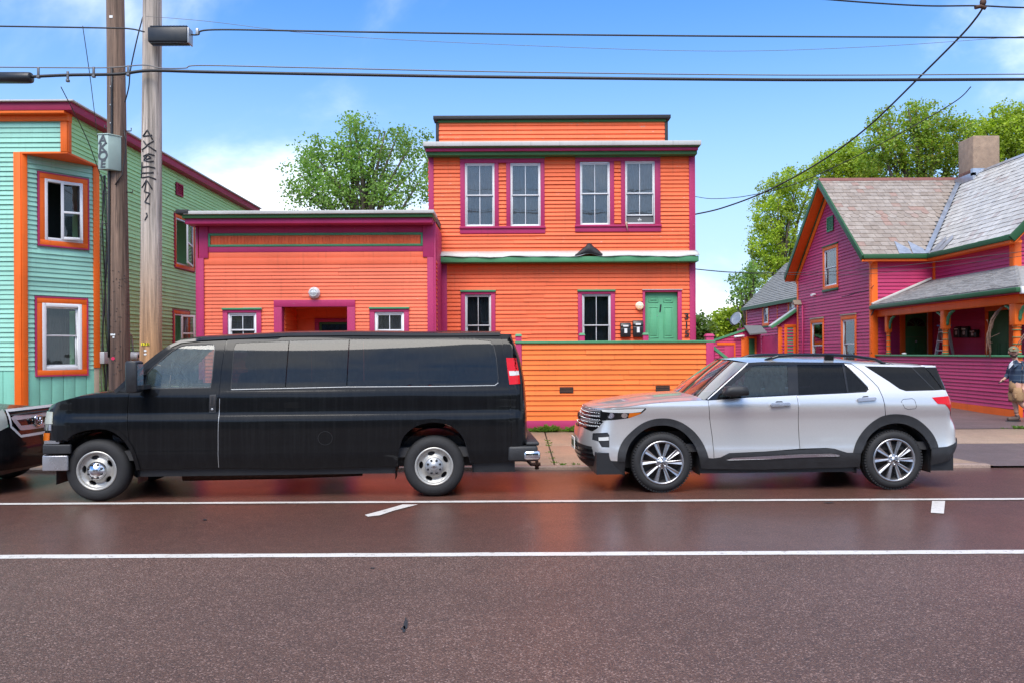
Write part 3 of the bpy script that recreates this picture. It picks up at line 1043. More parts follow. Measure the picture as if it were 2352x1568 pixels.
# recessed doorway
for a0, a1 in ((rec[0] - jt, rec[0] + 0.002), (rec[1] - 0.002, rec[1] + jt)):
    aw.part('door_casing', 'magenta_trim', annex, a0, a1, 0.25, rec[3], -0.15, 0.046)
aw.part('door_casing', 'magenta_trim', annex, rec[0] - jt, rec[1] + jt, rec[3], rec[3] + 0.145, -0.15, 0.050)
lr = Wall((rec[0], YA), (0, 1, 0), (1, 0, 0))
rr = Wall((rec[1], YA), (0, 1, 0), (-1, 0, 0))
for wl in (lr, rr):
    wl.part('doorway_wall', 'orange_paint', annex, 0.12, 1.15, 0.25, rec[3] + 0.1, -0.06, -0.01)
    clapboards(wl, annex, 'orange_paint', 0.3, rec[3] + 0.02, 0.095, 0.16, 1.14, seed=21)
mb = MB(); mb.box((rec[0] - 0.05, YA + 0.1, rec[3] + 0.02), (rec[1] + 0.05, YA + 1.2, rec[3] + 0.1)); mb.build('doorway_ceiling', 'orange_paint', annex)
iw = Wall((0, YA + 1.15), (1, 0, 0), (0, -1, 0))
d0, d1 = rec[0] + 0.42, rec[1] - 0.06
zdt = iw.pix(*Ac(1200, 1078))[1]
dopen = (d0 + 0.09, d1, 0.3, zdt)
iw.part('doorway_wall', 'orange_paint', annex, rec[0], rec[1], zdt + 0.08, rec[3] + 0.1, -0.1, 0.0)
iw.part('doorway_wall', 'orange_paint', annex, rec[0], d0, 0.25, zdt + 0.08, -0.1, 0.0)
iw.part('door_casing', 'magenta_trim', annex, d0, d0 + 0.09, 0.25, zdt, -0.1, 0.03)
iw.part('door_casing', 'magenta_trim', annex, d0, rec[1], zdt, zdt + 0.08, -0.1, 0.033)
sd = MB(); frame_ring(sd, iw, dopen[0], rec[1] - 0.01, 0.3, zdt, 0.05, -0.06, -0.02); sd = sd.build('door', 'green_shaded', annex)
mb = MB(); iw.slab(mb, dopen[0] + 0.05, rec[1] - 0.06, 1.3, zdt - 0.05, -0.045, -0.04); mb.build('pane', 'house_glass', sd)
mb = MB(); iw.slab(mb, dopen[0] + 0.05, rec[1] - 0.06, 0.35, 1.3, -0.05, -0.035); mb.build('panel', 'green_shaded', sd)
t_ = NT('blue_cloth'); b_ = t_.bsdf(Base_Color=t_.mix(t_.remap(t_.noise(t_.coord(), 9, 6, 0.7), 0.45, 0.62, 0, 1), (0.008, 0.012, 0.03), (0.03, 0.07, 0.16)), Roughness=0.9)
mb = MB(); iw.slab(mb, dopen[0], rec[1], 0.5, zdt, -0.14, -0.13); mb.build('curtain', 'blue_cloth', sd)
mb = MB(); mb.box((rec[0] - jt, YA - 0.1, 0.19), (rec[1] + jt, YA + 1.2, 0.25)); mb.build('doorstep', 'sidewalk_concrete', annex)

# ------------------------------------------------------------------ porch front of the orange house
YF = 17.0
fence = thing('porch_front', 'orange clapboard porch front with green rail and magenta posts and skirt', 'porch', (2.1, YF + 1, 0.2))
fw_ = Wall((0, YF), (1, 0, 0), (0, -1, 0))
FL, FR = fw_.pix(*Lc(838, 900))[0], fw_.pix(*Lc(2262, 850))[0]
zr = fw_.pix(*Lc(1500, 738))[1]
zs = fw_.pix(*Lc(1000, 1336))[1]
v1 = fw_.rect(Lc, 1132, 1083, 1228, 1117)
v2 = fw_.rect(Lc, 1872, 1073, 1970, 1115)
backing(fw_, fence, 'orange_fence', [(FL - 0.1, 0.2), (FR + 0.1, 0.2), (FR + 0.1, zr), (FL - 0.1, zr)])
clapboards(fw_, fence, 'orange_fence', zs, zr - 0.02, 0.1065, FL, FR, [], seed=31, thick=0.030, splits=2.6)
for v in (v1, v2):
    vm = MB(); fw_.slab(vm, v[0] - .012, v[1] + .012, v[2] - .012, v[3] + .012, 0.0, 0.038); frame_ring(vm, fw_, v[0] - .012, v[1] + .012, v[2] - .012, v[3] + .012, 0.012, 0.038, 0.046); vm = vm.build('vent', 'dark_room', fence)
    for k in range(3):
        z = v[2] + (v[3] - v[2]) * (k + 0.5) / 3
        mb = MB(); fw_.slab(mb, v[0], v[1], z - 0.009, z + 0.009, 0.038, 0.044); mb.build('vent_slat', 'rust', vm)
fw_.part('skirt_board', 'magenta_trim', fence, FL - 0.08, FR + 0.13, 0.20, zs, -0.008, 0.026)
fw_.part('rail', 'green_trim', fence, FL - 0.14, FR + 0.17, zr - 0.012, zr + 0.036, -0.13, 0.05, bevel=0.008)
def post(x, y, z0, z1, w, cap, name='post'):
    mb = MB(); mb.box((x - w / 2, y - w / 2, z0), (x + w / 2, y + w / 2, z1)); o = mb.build(name, 'magenta_trim', fence, bevel=0.005)
    mb = MB(); mb.hexa([(x - w * .62, y - w * .62, z1), (x + w * .62, y - w * .62, z1), (x + w * .62, y + w * .62, z1), (x - w * .62, y + w * .62, z1),
                        (x - w * .4, y - w * .4, z1 + 0.05), (x + w * .4, y - w * .4, z1 + 0.05), (x + w * .4, y + w * .4, z1 + 0.05), (x - w * .4, y + w * .4, z1 + 0.05)])
    mb.build('post_cap', cap, o)
    return o
xl = fw_.pix(*Lc(811, 700))[0]
post(xl, YF + 0.03, 0.2, fw_.pix(*Lc(811, 690))[1], 0.125, 'green_trim')
xr = fw_.pix(*Lc(2284, 700))[0]
post(xr, YF + 0.03, 0.2, fw_.pix(*Lc(2284, 690))[1], 0.155, 'magenta_trim')
for cxp, cyp in ((1300, 683), (1790, 680)):
    dw = Wall((0, YM - 0.5), (1, 0, 0), (0, -1, 0))
    a, z = dw.pix(*Lc(cxp, cyp))
    post(a, YM - 0.5, 1.17, z, 0.12, 'green_trim')
mb = MB(); mb.box((FL - 0.1, YF + 0.15, 1.05), (FR + 0.15, YM - 0.04, 1.17)); mb.build('deck', 'bare_wood', fence)
for xx in (FL - 0.05, FR + 0.02):
    mb = MB(); mb.box((xx - 0.03, YF + 0.16, 0.2), (xx + 0.03, YM - 0.05, 1.05)); mb.build('side_panel', 'orange_fence', fence)
# stair rail on the right
p0, p1 = Vector((xr + 0.06, YF + 0.3, 1.98)), Vector((xr + 1.35, YF + 0.3, 0.95))
mb = MB(); dirv = (p1 - p0); mb.obox((p0 + p1) / 2, dirv / 2, (0, 0.045, 0), Vector((-dirv.z, 0, dirv.x)).normalized() * -0.03); mb.build('stair_rail', 'green_trim', fence)
for k in range(8):
    f_ = (k + 0.6) / 8.2
    q = p0.lerp(p1, f_)
    mb = MB(); mb.box((q.x - 0.028, q.y - 0.025, q.z - 0.85), (q.x + 0.028, q.y + 0.025, q.z - 0.02)); mb.build('baluster', 'magenta_trim', fence)
q = p1
mb = MB(); mb.box((q.x - 0.05, q.y - 0.05, 0.2), (q.x + 0.05, q.y + 0.05, q.z + 0.1)); mb.build('post', 'magenta_trim', fence)
for k in range(6):
    x = xr + 0.15 + k * 0.22
    mb = MB(); mb.box((x, YF + 0.3, 0.2), (x + 0.24, YM - 0.1, 1.17 - 0.16 * (k + 0.5))); mb.build('step', 'bare_wood', fence)

# ------------------------------------------------------------------ green house on the left
G1 = crop(0, 0, 2.24)
G2 = crop(0, 600, 2.24)
G8 = crop(0, 280, 3.016)
YG, XG = 16.5, -8.87
gh = thing('house', 'mint green clapboard house with cut-off corner and orange trim', 'house', (XG - 3, YG + 5, 0.19))
CA, CB = Vector((-9.78, YG, 0)), Vector((XG, 17.71, 0))
gf = Wall((-16, YG), (1, 0, 0), (0, -1, 0))
cu = (CB - CA).normalized()
gc = Wall((CA.x, CA.y), cu, (cu.y, -cu.x, 0))
gs = Wall((XG, YG), (0, 1, 0), (1, 0, 0))
CLEN = (CB - CA).length
zso, zrf = 5.86, 6.60        # soffit of the corner box, underside of roof trim
zsk = gc.pix(*G2(400, 1138))[1]
c1 = gc.rect(G8, 398, 800, 742, 1345)
c2 = gc.rect(G2, 279, 698, 545, 1138)
s1 = gs.rect(G2, 1176, 140, 1290, 445)
s2 = gs.rect(G2, 1166, 768, 1258, 1010)
SD = 12.0
backing(gf, gh, 'teal_wall', [(0, GZ), (CA.x + 16, GZ), (CA.x + 16, zso), (XG + 16, zso), (XG + 16, 6.7), (0, 6.7)])
backing(gc, gh, 'teal_wall', [(0, GZ), (CLEN, GZ), (CLEN, zso + .02), (0, zso + .02)], [c1, c2])
backing(gs, gh, 'mint_wall', [(CB.y - YG, GZ), (SD, GZ), (SD, 6.7), (0, 6.7), (0, zso), (CB.y - YG, zso)], [s1, s2])
ex = 0.094
clapboards(gf, gh, 'teal_wall', zsk, zso, ex, 3.4, CA.x + 16 - 0.13, seed=41, thick=0.027)
clapboards(gf, gh, 'teal_wall', zso, zrf - 0.05, ex * 1.12, 3.4, XG + 16 - 0.1, seed=42, thick=0.027)
clapboards(gc, gh, 'teal_wall', zsk, zso, ex, 0.10, CLEN - 0.10, [(c1[0] - .14, c1[1] + .14, c1[2] - .14, c1[3] + .14), (c2[0] - .14, c2[1] + .14, c2[2] - .14, c2[3] + .14)], seed=43, thick=0.027)
hs = [(s1[0] - .10, s1[1] + .10, s1[2] - .12, s1[3] + .12), (s2[0] - .10, s2[1] + .10, s2[2] - .12, s2[3] + .12)]
dcb = CB.y - YG
clapboards(gs, gh, 'mint_wall', 0.6, zso, ex, dcb + 0.02, SD, hs, seed=44, thick=0.027, splits=4)
clapboards(gs, gh, 'mint_wall', zso, 6.66, ex, 0.02, SD, hs, seed=45, thick=0.027)
# skirting of upright boards
for w_, a0, a1 in ((gc, 0.10, CLEN - 0.02), (gf, 3.4, CA.x + 16 - 0.13)):
    nbd = max(1, round((a1 - a0) / 0.24))
    for i in range(nbd):
        w_.part('skirt_board', 'teal_skirt', gh, a0 + (a1 - a0) * i / nbd + 0.004, a0 + (a1 - a0) * (i + 1) / nbd - 0.004, 0.2, zsk, -0.008, 0.012, bevel=0.003)
# orange corner boards
gc.part('corner_board', 'orange_trim', gh, -0.01, 0.10, 0.2, zso, -0.01, 0.042)
gc.part('corner_board', 'orange_trim', gh, CLEN - 0.10, CLEN + 0.03, 1.55, zso, -0.01, 0.042)
gc.part('corner_post', 'bare_wood', gh, CLEN - 0.09, CLEN + 0.02, 0.2, 1.55, -0.01, 0.02)
gf.part('corner_board', 'orange_trim', gh, CA.x + 16 - 0.13, CA.x + 16 + 0.012, 0.2, zso, -0.01, 0.042)
gf.part('corner_board', 'orange_trim', gh, XG + 16 - 0.10, XG + 16 + 0.03, zso, zrf - 0.05, -0.01, 0.042)
gs.part('corner_board', 'orange_trim', gh, -0.01, 0.11, zso, zrf, -0.01, 0.045)
mb = MB(); mb.prism([(CA.x, CA.y - 0.03, zso - 0.03), (XG + 0.03, CA.y - 0.03, zso - 0.03), (XG + 0.03, CB.y + 0.02, zso - 0.03), (XG - 0.05, CB.y + 0.02, zso - 0.03)], (0, 0, 0.035))
mb.build('soffit', 'orange_trim', gh)
# roof edge: orange frieze, crimson fascia, white drip
def gband(z0, z1, d, mat, name, y1=None):
    mb = MB(); mb.box((-16, YG - d, z0), (XG + (d if y1 is None else 0.06), YG + SD if y1 is None else y1, z1)); return mb.build(name, mat, gh, bevel=0.004)
gband(6.47, 6.585, 0.07, 'orange_trim', 'frieze', YG + 0.10)
gband(6.586, 6.64, 0.20, 'orange_trim', 'soffit', YG + 0.12)
gband(6.641, 6.80, 0.21, 'crimson_trim', 'fascia')
gband(6.801, 6.835, 0.27, 'white_flashing', 'roof_edge')
mb = MB(); mb.box((-16, YG + SD - 0.2, GZ), (XG, YG + SD, 6.7)); mb.build('back_wall', 'mint_wall', gh)
mb = MB(); mb.box((-15.8, YG + 1.4, 3.3), (XG - .2, YG + SD - .3, 3.4)); mb.build('upper_floor', 'dark_room', gh)
for r in (c1, c2):
    casing(gc, gh, r, 0.105, 'orange_trim', bottom=True, d=0.042)
    mb = MB(); frame_ring(mb, gc, r[0] - 0.13, r[1] + 0.13, r[2] - 0.13, r[3] + 0.13, 0.026, -0.008, 0.050); mb.build('casing_edge', 'magenta_trim', gh)
window(gc, gh, c2, (c2[2] + c2[3]) / 2 + 0.02, 1, 'white_vinyl', 0.075, 0.03, 'house_glass', 'curtain_dark', cdepth=0.5, d=0.045)
# the open casement above: fixed frame, dark gap and a sash swung out
mb = MB(); frame_ring(mb, gc, c1[0], c1[1], c1[2], c1[3], 0.055, -0.075, 0.045); win = mb.build('window', 'white_vinyl', gh, bevel=0.003)
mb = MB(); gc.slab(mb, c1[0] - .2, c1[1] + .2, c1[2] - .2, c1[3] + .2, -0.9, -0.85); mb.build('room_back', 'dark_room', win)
def open_sash(w, win, a_h, z0, z1, wid, ang, side, d=0.03, t=0.055):
    """sash hinged at a_h, swung outwards"""
    ux = (w.u * (side * math.cos(ang)) + w.n * math.sin(ang))
    nn = w.n * math.cos(ang) - w.u * (side * math.sin(ang))
    o = w.p(a_h, 0, d)
    ww = Wall((o.x, o.y), ux, nn)
    mb = MB(); frame_ring(mb, ww, 0, wid, z0, z1, t, -0.02, 0.02)
    zm = (z0 + z1) / 2 - 0.03
    ww.slab(mb, t, wid - t, zm - 0.022, zm + 0.022, -0.015, 0.018)
    sash = mb.build('sash', 'white_vinyl', win, bevel=0.003)
    for (za, zb) in ((z0 + t, zm - 0.022), (zm + 0.022, z1 - t)):
        pm = MB(); ww.slab(pm, t, wid - t, za, zb, -0.003, 0.0); pm.build('pane', 'house_glass', win)
    return ww
open_sash(gc, win, c1[0] + 0.32, c1[2] + 0.04, c1[3] - 0.02, (c1[1] - c1[0]) - 0.36, R(22), 1)
for r, ang in ((s1, 40), (s2, 50)):
    casing(gs, gh, r, 0.085, 'orange_trim', bottom=True, d=0.042)
    mb = MB(); frame_ring(mb, gs, r[0] - 0.105, r[1] + 0.105, r[2] - 0.105, r[3] + 0.105, 0.022, -0.008, 0.050); mb.build('casing_edge', 'crimson_trim', gh)
    mb = MB(); frame_ring(mb, gs, r[0], r[1], r[2], r[3], 0.045, -0.075, 0.03); wn_ = mb.build('window', 'white_vinyl', gh, bevel=0.003)
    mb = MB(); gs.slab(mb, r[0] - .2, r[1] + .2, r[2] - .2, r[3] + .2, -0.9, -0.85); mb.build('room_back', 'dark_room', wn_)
    if r is s1:
        open_sash(gs, wn_, r[1] - 0.02, r[2] + 0.02, r[3] - 0.02, (r[1] - r[0]) * 0.95, R(14), -1)
    else:
        open_sash(gs, wn_, r[0] + 0.42, r[2] + 0.02, r[3] - 0.02, 0.42, R(35), 1)
# louvred vent
v = gs.rect(G1, 1174, 1237, 1219, 1318)
vent = MB(); frame_ring(vent, gs, v[0], v[1], v[2], v[3], 0.03, -0.008, 0.06); gs.slab(vent, v[0], v[1], v[2], v[3], -0.008, 0.032); vent = vent.build('vent', 'crimson_trim', gh)
for k in range(6):
    z = v[2] + 0.05 + (v[3] - v[2] - 0.08) * k / 5
    mb = MB(); mb.obox(gs.p((v[0] + v[1]) / 2, z, 0.042), gs.u * ((v[1] - v[0]) / 2 - 0.03), gs.n * 0.014 + Vector((0, 0, -0.014)), gs.n * 0.002 + Vector((0, 0, 0.002))); mb.build('slat', 'crimson_trim', vent)
# electric meters and wiring on the side wall
Z3 = crop(280, 940, 6.03)
def wallpt(w, px, py, d=0.0):
    a, z = w.pix(px, py, d); return w.p(a, z, d)
for k, (x0, y0, x1, y1, meters, lab) in enumerate(((165, 690, 300, 905, ((255, 770),), 'grey electric meter box left of the dark pole on the mint wall'),
                                              (655, 690, 850, 895, ((705, 765), (800, 795)), 'grey double electric meter box between the two poles on the mint wall'))):
    r = gs.rect(Z3, x0, y0, x1, y1, 0.1)
    if k == 0: r = (r[0], r[0] + 0.75, r[2], r[3])
    t_o = thing('electric_meter', lab, 'meter', gs.p((r[0] + r[1]) / 2, r[2], 0.02), group='electric meters')
    gs.part('box', 'meter_grey', t_o, r[0], r[1], r[2], r[3], 0.02, 0.14, bevel=0.012)
    for (mx, my) in meters:
        a, z = gs.pix(*Z3(mx, my), 0.15)
        if k == 0: a = (r[0] + r[1]) / 2
        mb = MB(); mb.lathe(gs.p(a, z, 0.14), gs.n, [(0.095, 0), (0.095, 0.03), (0.085, 0.035), (0.083, 0.13), (0.07, 0.15), (0.0, 0.155)], 24); mb.build('dial_cover', 'grey_vinyl', t_o)
        mb = MB(); mb.lathe(gs.p(a, z, 0.29), gs.n, [(0.04, 0), (0.04, 0.01), (0, 0.012)], 16); mb.build('dial', 'black_plastic', t_o)
# service cables clipped down the corner of the house
rn = random.Random(5)
for k in range(7):
    a0 = dcb + 0.10 + 0.07 * k
    pts = []
    for i in range(26):
        z = 5.7 - i * 0.19
        pts.append(gs.p(a0 + 0.05 * math.sin(i * 0.5 + k * 1.7) + rn.uniform(-0.012, 0.012), z, 0.04 + 0.012 * (k % 3)))
    mb = MB(); mb.tube(pts, 0.010 + 0.004 * (k % 2), 6)
    mb.build('wall_cable', 'cable_black' if k % 3 else 'cable_grey', gh)
mb = MB(); mb.tube([wallpt(gs, *Z3(650, 365), 0.06), wallpt(gs, *Z3(690, 400), 0.06), wallpt(gs, *Z3(705, 500), 0.06), wallpt(gs, *Z3(715, 690), 0.06)], 0.022, 8); mb.build('conduit', 'metal_grey', gh)

# ------------------------------------------------------------------ purple house on the right
ph = thing('house', 'purple clapboard house with grey slate cross-gable roof, orange trim and porch', 'house', (15, 28, 0.3))
C6 = crop(2072, 280, 2.352)
C7 = crop(2072, 780, 2.352)
P5 = crop(2150, 750, 4.48)
P6 = crop(2600, 750, 4.481)
XP, YN, YFAR, YMID = 11.9, 27.3, 34.4, 30.85
XW3, YW4, XRI = 13.93, 22.9, 16.8
ZE, ZR = 4.95, 8.20
PG = 0.30
w1 = Wall((XP, YN), (0, 1, 0), (-1, 0, 0))          # gable end, facing left
w2 = Wall((0, YN), (1, 0, 0), (0, -1, 0))           # short wall facing the street
w3 = Wall((XW3, YW4), (0, 1, 0), (-1, 0, 0))        # side of the front wing
w4 = Wall((0, YW4), (1, 0, 0), (0, -1, 0))          # front of the front wing
GW = YFAR - YN
zeave = 4.72
def gl(z):      # near edge of the gable wall at height z
    return 0.0 if z < zeave else (z - zeave) / 0.844 * 0.97
def gr(z):
    return GW if z < zeave else GW - (z - zeave) / 0.844 * 0.97
wg = w1.rect(C6, 947, 1100, 1036, 1358)
wl1 = w1.rect(C7, 860, 443, 937, 760)
wl2 = w1.rect(C7, 1077, 420, 1165, 760)
apex = zeave + GW / 2 * 0.844 / 0.97
backing(w1, ph, 'magenta_wall', [(0, PG), (GW, PG), (GW, zeave), (GW / 2, apex - 0.02), (0, zeave)], [wg, wl1, wl2])
def hole(r, m): return (r[0] - m, r[1] + m, r[2] - m, r[3] + m)
clapboards(w1, ph, 'magenta_wall', 0.5, 7.75, 0.1155, lambda z: gl(z) + (0.12 if z < zeave else 0), lambda z: gr(z) - (0.12 if z < zeave else 0), [hole(wg, 0.12), hole(wl1, 0.12), hole(wl2, 0.12)], seed=51)
backing(w2, ph, 'magenta_wall', [(XP, PG), (XW3, PG), (XW3, 4.85), (XP, 4.85)])
clapboards(w2, ph, 'magenta_wall', 1.3, 4.8, 0.12, XP + 0.16, XW3, [], seed=52)
backing(w3, ph, 'magenta_wall', [(0, PG), (YN - YW4, PG), (YN - YW4, 4.9), (0, 4.9)])
clapboards(w3, ph, 'magenta_wall', 4.0, 4.9, 0.115, 0.15, YN - YW4 - 0.14, [], seed=53)
backing(w4, ph, 'magenta_wall', [(XW3, PG), (XW3 + 5.74, PG), (XW3 + 5.74, 4.9), (XRI, 7.8), (XW3, 4.9)])
clapboards(w4, ph, 'magenta_wall', 3.9, 5.0, 0.115, XW3 + 0.16, XW3 + 5.7, [], seed=54, as_stuff=True)
# far sides, plain
mb = MB(); mb.box((XW3 + 5.6, YW4, PG), (XW3 + 5.74, YFAR, 4.9)); mb.box((XP, YFAR - 0.14, PG), (XW3 + 5.74, YFAR, 4.9)); mb.build('back_wall', 'magenta_wall', ph)
mb = MB(); mb.box((XP + .2, YN + .2, 3.0), (XW3 + 5, YFAR - .2, 3.1)); mb.build('upper_floor', 'dark_room', ph)
# corner boards
for w_, a0, a1, z0, z1 in ((w1, 0.0, 0.13, PG, zeave + .1), (w1, GW - 0.13, GW, PG, zeave), (w2, XP - 0.03, XP + 0.17, PG, 4.85), (w3, -0.03, 0.16, 4.0, 4.9), (w3, YN - YW4 - 0.16, YN - YW4, 4.0, 4.9), (w4, XW3 - 0.03, XW3 + 0.17, PG, 4.9)):
    w_.part('corner_board', 'orange_trim', ph, a0, a1, z0, z1, -0.01, 0.045)
for r, cap, sillm in ((wg, 'green_purple_house', True), (wl1, 'bare_wood', False), (wl2, 'bare_wood', False)):
    window(w1, ph, r, None, 1, 'white_vinyl', 0.035, 0.03, 'house_glass', None if r is wg else 'curtain_dark', cdepth=0.3)
    casing(w1, ph, r, 0.12, 'orange_trim', head=0.15 if not sillm else 0.12, cap=0.05, capmat=cap, bottom=sillm)
    if sillm:
        w1.part('sill', 'green_purple_house', ph, r[0] - 0.14, r[1] + 0.14, r[2] - 0.2, r[2] - 0.12, -0.008, 0.07)
# lace curtain in the right-hand lower window
mb = MB()
n = 12
rows = [[w1.p(wl2[0] + 0.05 + (0.42 - 0.32 * (j / 6) ** 0.7) * i / n, wl2[3] - 0.08 - 0.55 * j / 6, -0.12 + 0.012 * math.sin(i * 2.2)) for i in range(n + 1)] for j in range(7)]
mb.add([p for r_ in rows for p in r_], [(j * (n + 1) + i, j * (n + 1) + i + 1, (j + 1) * (n + 1) + i + 1, (j + 1) * (n + 1) + i) for j in range(6) for i in range(n)], True)
mb.build('lace_curtain', 'sticker_white', ph)
# gable vent
v = w1.rect(C6, 972, 872, 1014, 976)
vent = MB(); frame_ring(vent, w1, v[0], v[1], v[2], v[3], 0.035, -0.008, 0.07); w1.slab(vent, v[0], v[1], v[2], v[3], -0.008, 0.038); vent = vent.build('vent', 'green_trim', ph)
for k in range(8):
    z = v[2] + 0.06 + (v[3] - v[2] - 0.10) * k / 7
    mb = MB(); mb.obox(w1.p((v[0] + v[1]) / 2, z, 0.050), w1.u * ((v[1] - v[0]) / 2 - 0.03), w1.n * 0.016 + Vector((0, 0, -0.018)), w1.n * 0.002 + Vector((0, 0, 0.002))); mb.build('slat', 'green_trim', vent)

# ---- roofs
def slate_mat(name, a, b, c):
    t = NT(name)
    info = t.n('ShaderNodeObjectInfo')
    geo = t.n('ShaderNodeNewGeometry')
    co = t.coord()
    rsum = t.math('FRACT', t.math('ADD', (info, 'Random'), (geo, 'Random Per Island')), 0.0)
    k = t.remap(rsum, 0, 1, 0, 1)
    col = t.mix(k, a, b)
    col = t.mix(t.remap(rsum, 0.88, 0.93, 0, 0.8), col, c)
    col = t.mix(1.0, col, t.remap(t.noise(co, 7, 5, 0.65), 0.3, 0.7, 0.8, 1.2), 'MULTIPLY')
    bs = t.bsdf(Base_Color=col, Roughness=t.remap(t.noise(co, 3, 4), 0.3, 0.7, 0.32, 0.5))
    t.put(bs, 'Normal', t.bump(t.noise(co, 30, 4), 0.3, 0.01))
slate_mat('slate', (0.245, 0.195, 0.155), (0.33, 0.28, 0.235), (0.285, 0.17, 0.13))
slate_mat('slate_pale', (0.40, 0.38, 0.345), (0.54, 0.52, 0.48), (0.34, 0.28, 0.25))
plain('shingle_grey', (0.21, 0.21, 0.20), 0.9, var=0.25, scale=9, bump=0.4)
plain('shingle_porch', (0.27, 0.262, 0.25), 0.9, var=0.3, scale=9, bump=0.4)
plain('ridge_tin', (0.20, 0.075, 0.06), 0.6, 0.2, var=0.25, scale=8)
plain('valley_tin', (0.42, 0.45, 0.50), 0.35, 0.7, var=0.2, scale=5)
EYF, EXW = 27.0, 13.6        # eave lines
SP1 = (ZR - ZE) / (YMID - EYF)
SP2 = (ZR - ZE) / (XRI - EXW)
XGE = 11.48                  # rake edge of the gable overhang
def roof_quad(name, pts, mat, t=0.07):
    mb = MB(); mb.prism(pts, (0, 0, -t)); return mb.build(name, mat, ph)
rq = roof_quad('roof', [(XGE, EYF, ZE), (EXW, EYF, ZE), (XRI, YMID, ZR), (XGE, YMID, ZR)], 'roof_membrane')
roof_quad('roof', [(XGE, 2 * YMID - EYF, ZE), (XRI, 2 * YMID - EYF, ZE), (XRI, YMID, ZR), (XGE, YMID, ZR)], 'shingle_grey')
YFR = 22.5
roof2 = roof_quad('roof', [(EXW, YFR, ZE), (XRI, YFR, ZR), (XRI, YMID, ZR), (EXW, EYF, ZE)], 'roof_membrane')
roof_quad('roof', [(2 * XRI - EXW, YFR, ZE), (2 * XRI - EXW, 36, ZE), (XRI, 36, ZR), (XRI, YFR, ZR)], 'shingle_grey')
# slates of the slope facing the street: one by one
rn = random.Random(77)
L1 = math.hypot(YMID - EYF, ZR - ZE)
sdir = Vector((0, YMID - EYF, ZR - ZE)).normalized()
nrm = Vector((0, -(ZR - ZE), YMID - EYF)).normalized()
nr = 20
ns = 0
for j in range(nr):
    s0 = L1 * j / nr
    s1_ = min(L1, s0 + L1 / nr * 1.5)
    xend = EXW + (XRI - EXW) * (s0 / L1) - 0.07
    scal = j in (9, 10)
    wid = 0.265
    x = XGE + 0.01 - (0.5 * wid if j % 2 else 0)
    while x < xend:
        wj = wid * rn.uniform(0.85, 1.15)
        a, b = max(x, XGE + 0.005) + 0.004, min(x + wj, xend) - 0.004
        x += wj
        if b - a < 0.05:
            continue
        lift = rn.uniform(0.0, 0.006)
        jz = rn.uniform(-0.01, 0.01)
        def P_(xx, s_, h_):
            return Vector((xx, EYF, ZE)) + sdir * (s_ + jz) + nrm * h_
        m_ = (a + b) / 2
        if scal:
            low = [(a, s0 + 0.09), (a + 0.05, s0 + 0.02), (m_ - 0.02, s0 - 0.01), (m_ + 0.02, s0 - 0.01), (b - 0.05, s0 + 0.02), (b, s0 + 0.09)]
        else:
            low = [(a, s0), (b, s0 + rn.uniform(-0.006, 0.006))]
        outl = low + [(b, s1_), (a, s1_)]
        top = [P_(p, q, 0.028 + lift - 0.02 * (q - s0) / (s1_ - s0)) for p, q in outl]
        mb = MB(); mb.prism(top, nrm * -0.012)
        mb.build('slate', 'slate', ph)
        ns += 1
# slates of the front wing slope: joined
mb = MB()
L2 = math.hypot(XRI - EXW, ZR - ZE)
sdir2 = Vector((XRI - EXW, 0, ZR - ZE)).normalized()
nrm2 = Vector((-(ZR - ZE), 0, XRI - EXW)).normalized()
for j in range(nr):
    s0 = L2 * j / nr
    s1_ = min(L2, s0 + L2 / nr * 1.5)
    yend = EYF + (YMID - EYF) * (s0 / L2) - 0.07
    y = YFR + 0.02 - (0.13 if j % 2 else 0)
    while y < yend:
        wj = 0.265 * rn.uniform(0.85, 1.15)
        a, b = max(y, YFR + 0.01) + 0.004, min(y + wj, yend) - 0.004
        y += wj
        if b - a < 0.05: continue
        lift, jz = rn.uniform(0, 0.008), rn.uniform(-0.012, 0.012)
        def P2(yy, s_, h_):
            return Vector((EXW, yy, ZE)) + sdir2 * (s_ + jz) + nrm2 * h_
        mb.prism([P2(a, s0, 0.028 + lift), P2(b, s0 + rn.uniform(-0.01, 0.01), 0.028 + lift), P2(b, s1_, 0.008 + lift), P2(a, s1_, 0.008 + lift)], nrm2 * -0.012)
stuff(mb.build('slates', 'slate_pale', ph, label='pale grey slates of the roof slope facing the orange house'))
# ridge, valley, tin patches
mb = MB(); mb.prism([(XGE, YMID - 0.12, ZR - 0.06), (XGE, YMID, ZR + 0.07), (XGE, YMID + 0.12, ZR - 0.06)], (XRI - XGE, 0, 0)); mb.build('ridge_cap', 'ridge_tin', ph)
mb = MB(); mb.prism([(XRI - 0.12, YFR, ZR - 0.06), (XRI, YFR, ZR + 0.06), (XRI + 0.12, YFR, ZR - 0.06)], (0, 13, 0)); mb.build('ridge_cap', 'valley_tin', ph)
va, vb = Vector((EXW, EYF, ZE + 0.045)), Vector((XRI, YMID, ZR + 0.045))
mb = MB(); mb.add([va + Vector((-0.12, 0, 0.02)), vb + Vector((-0.12, 0, 0.02)), vb, va, va + Vector((0, -0.12, 0.02)), vb + Vector((0, -0.12, 0.02))], [(0, 1, 2, 3), (3, 2, 5, 4)]); mb.build('valley_flashing', 'valley_tin', ph)
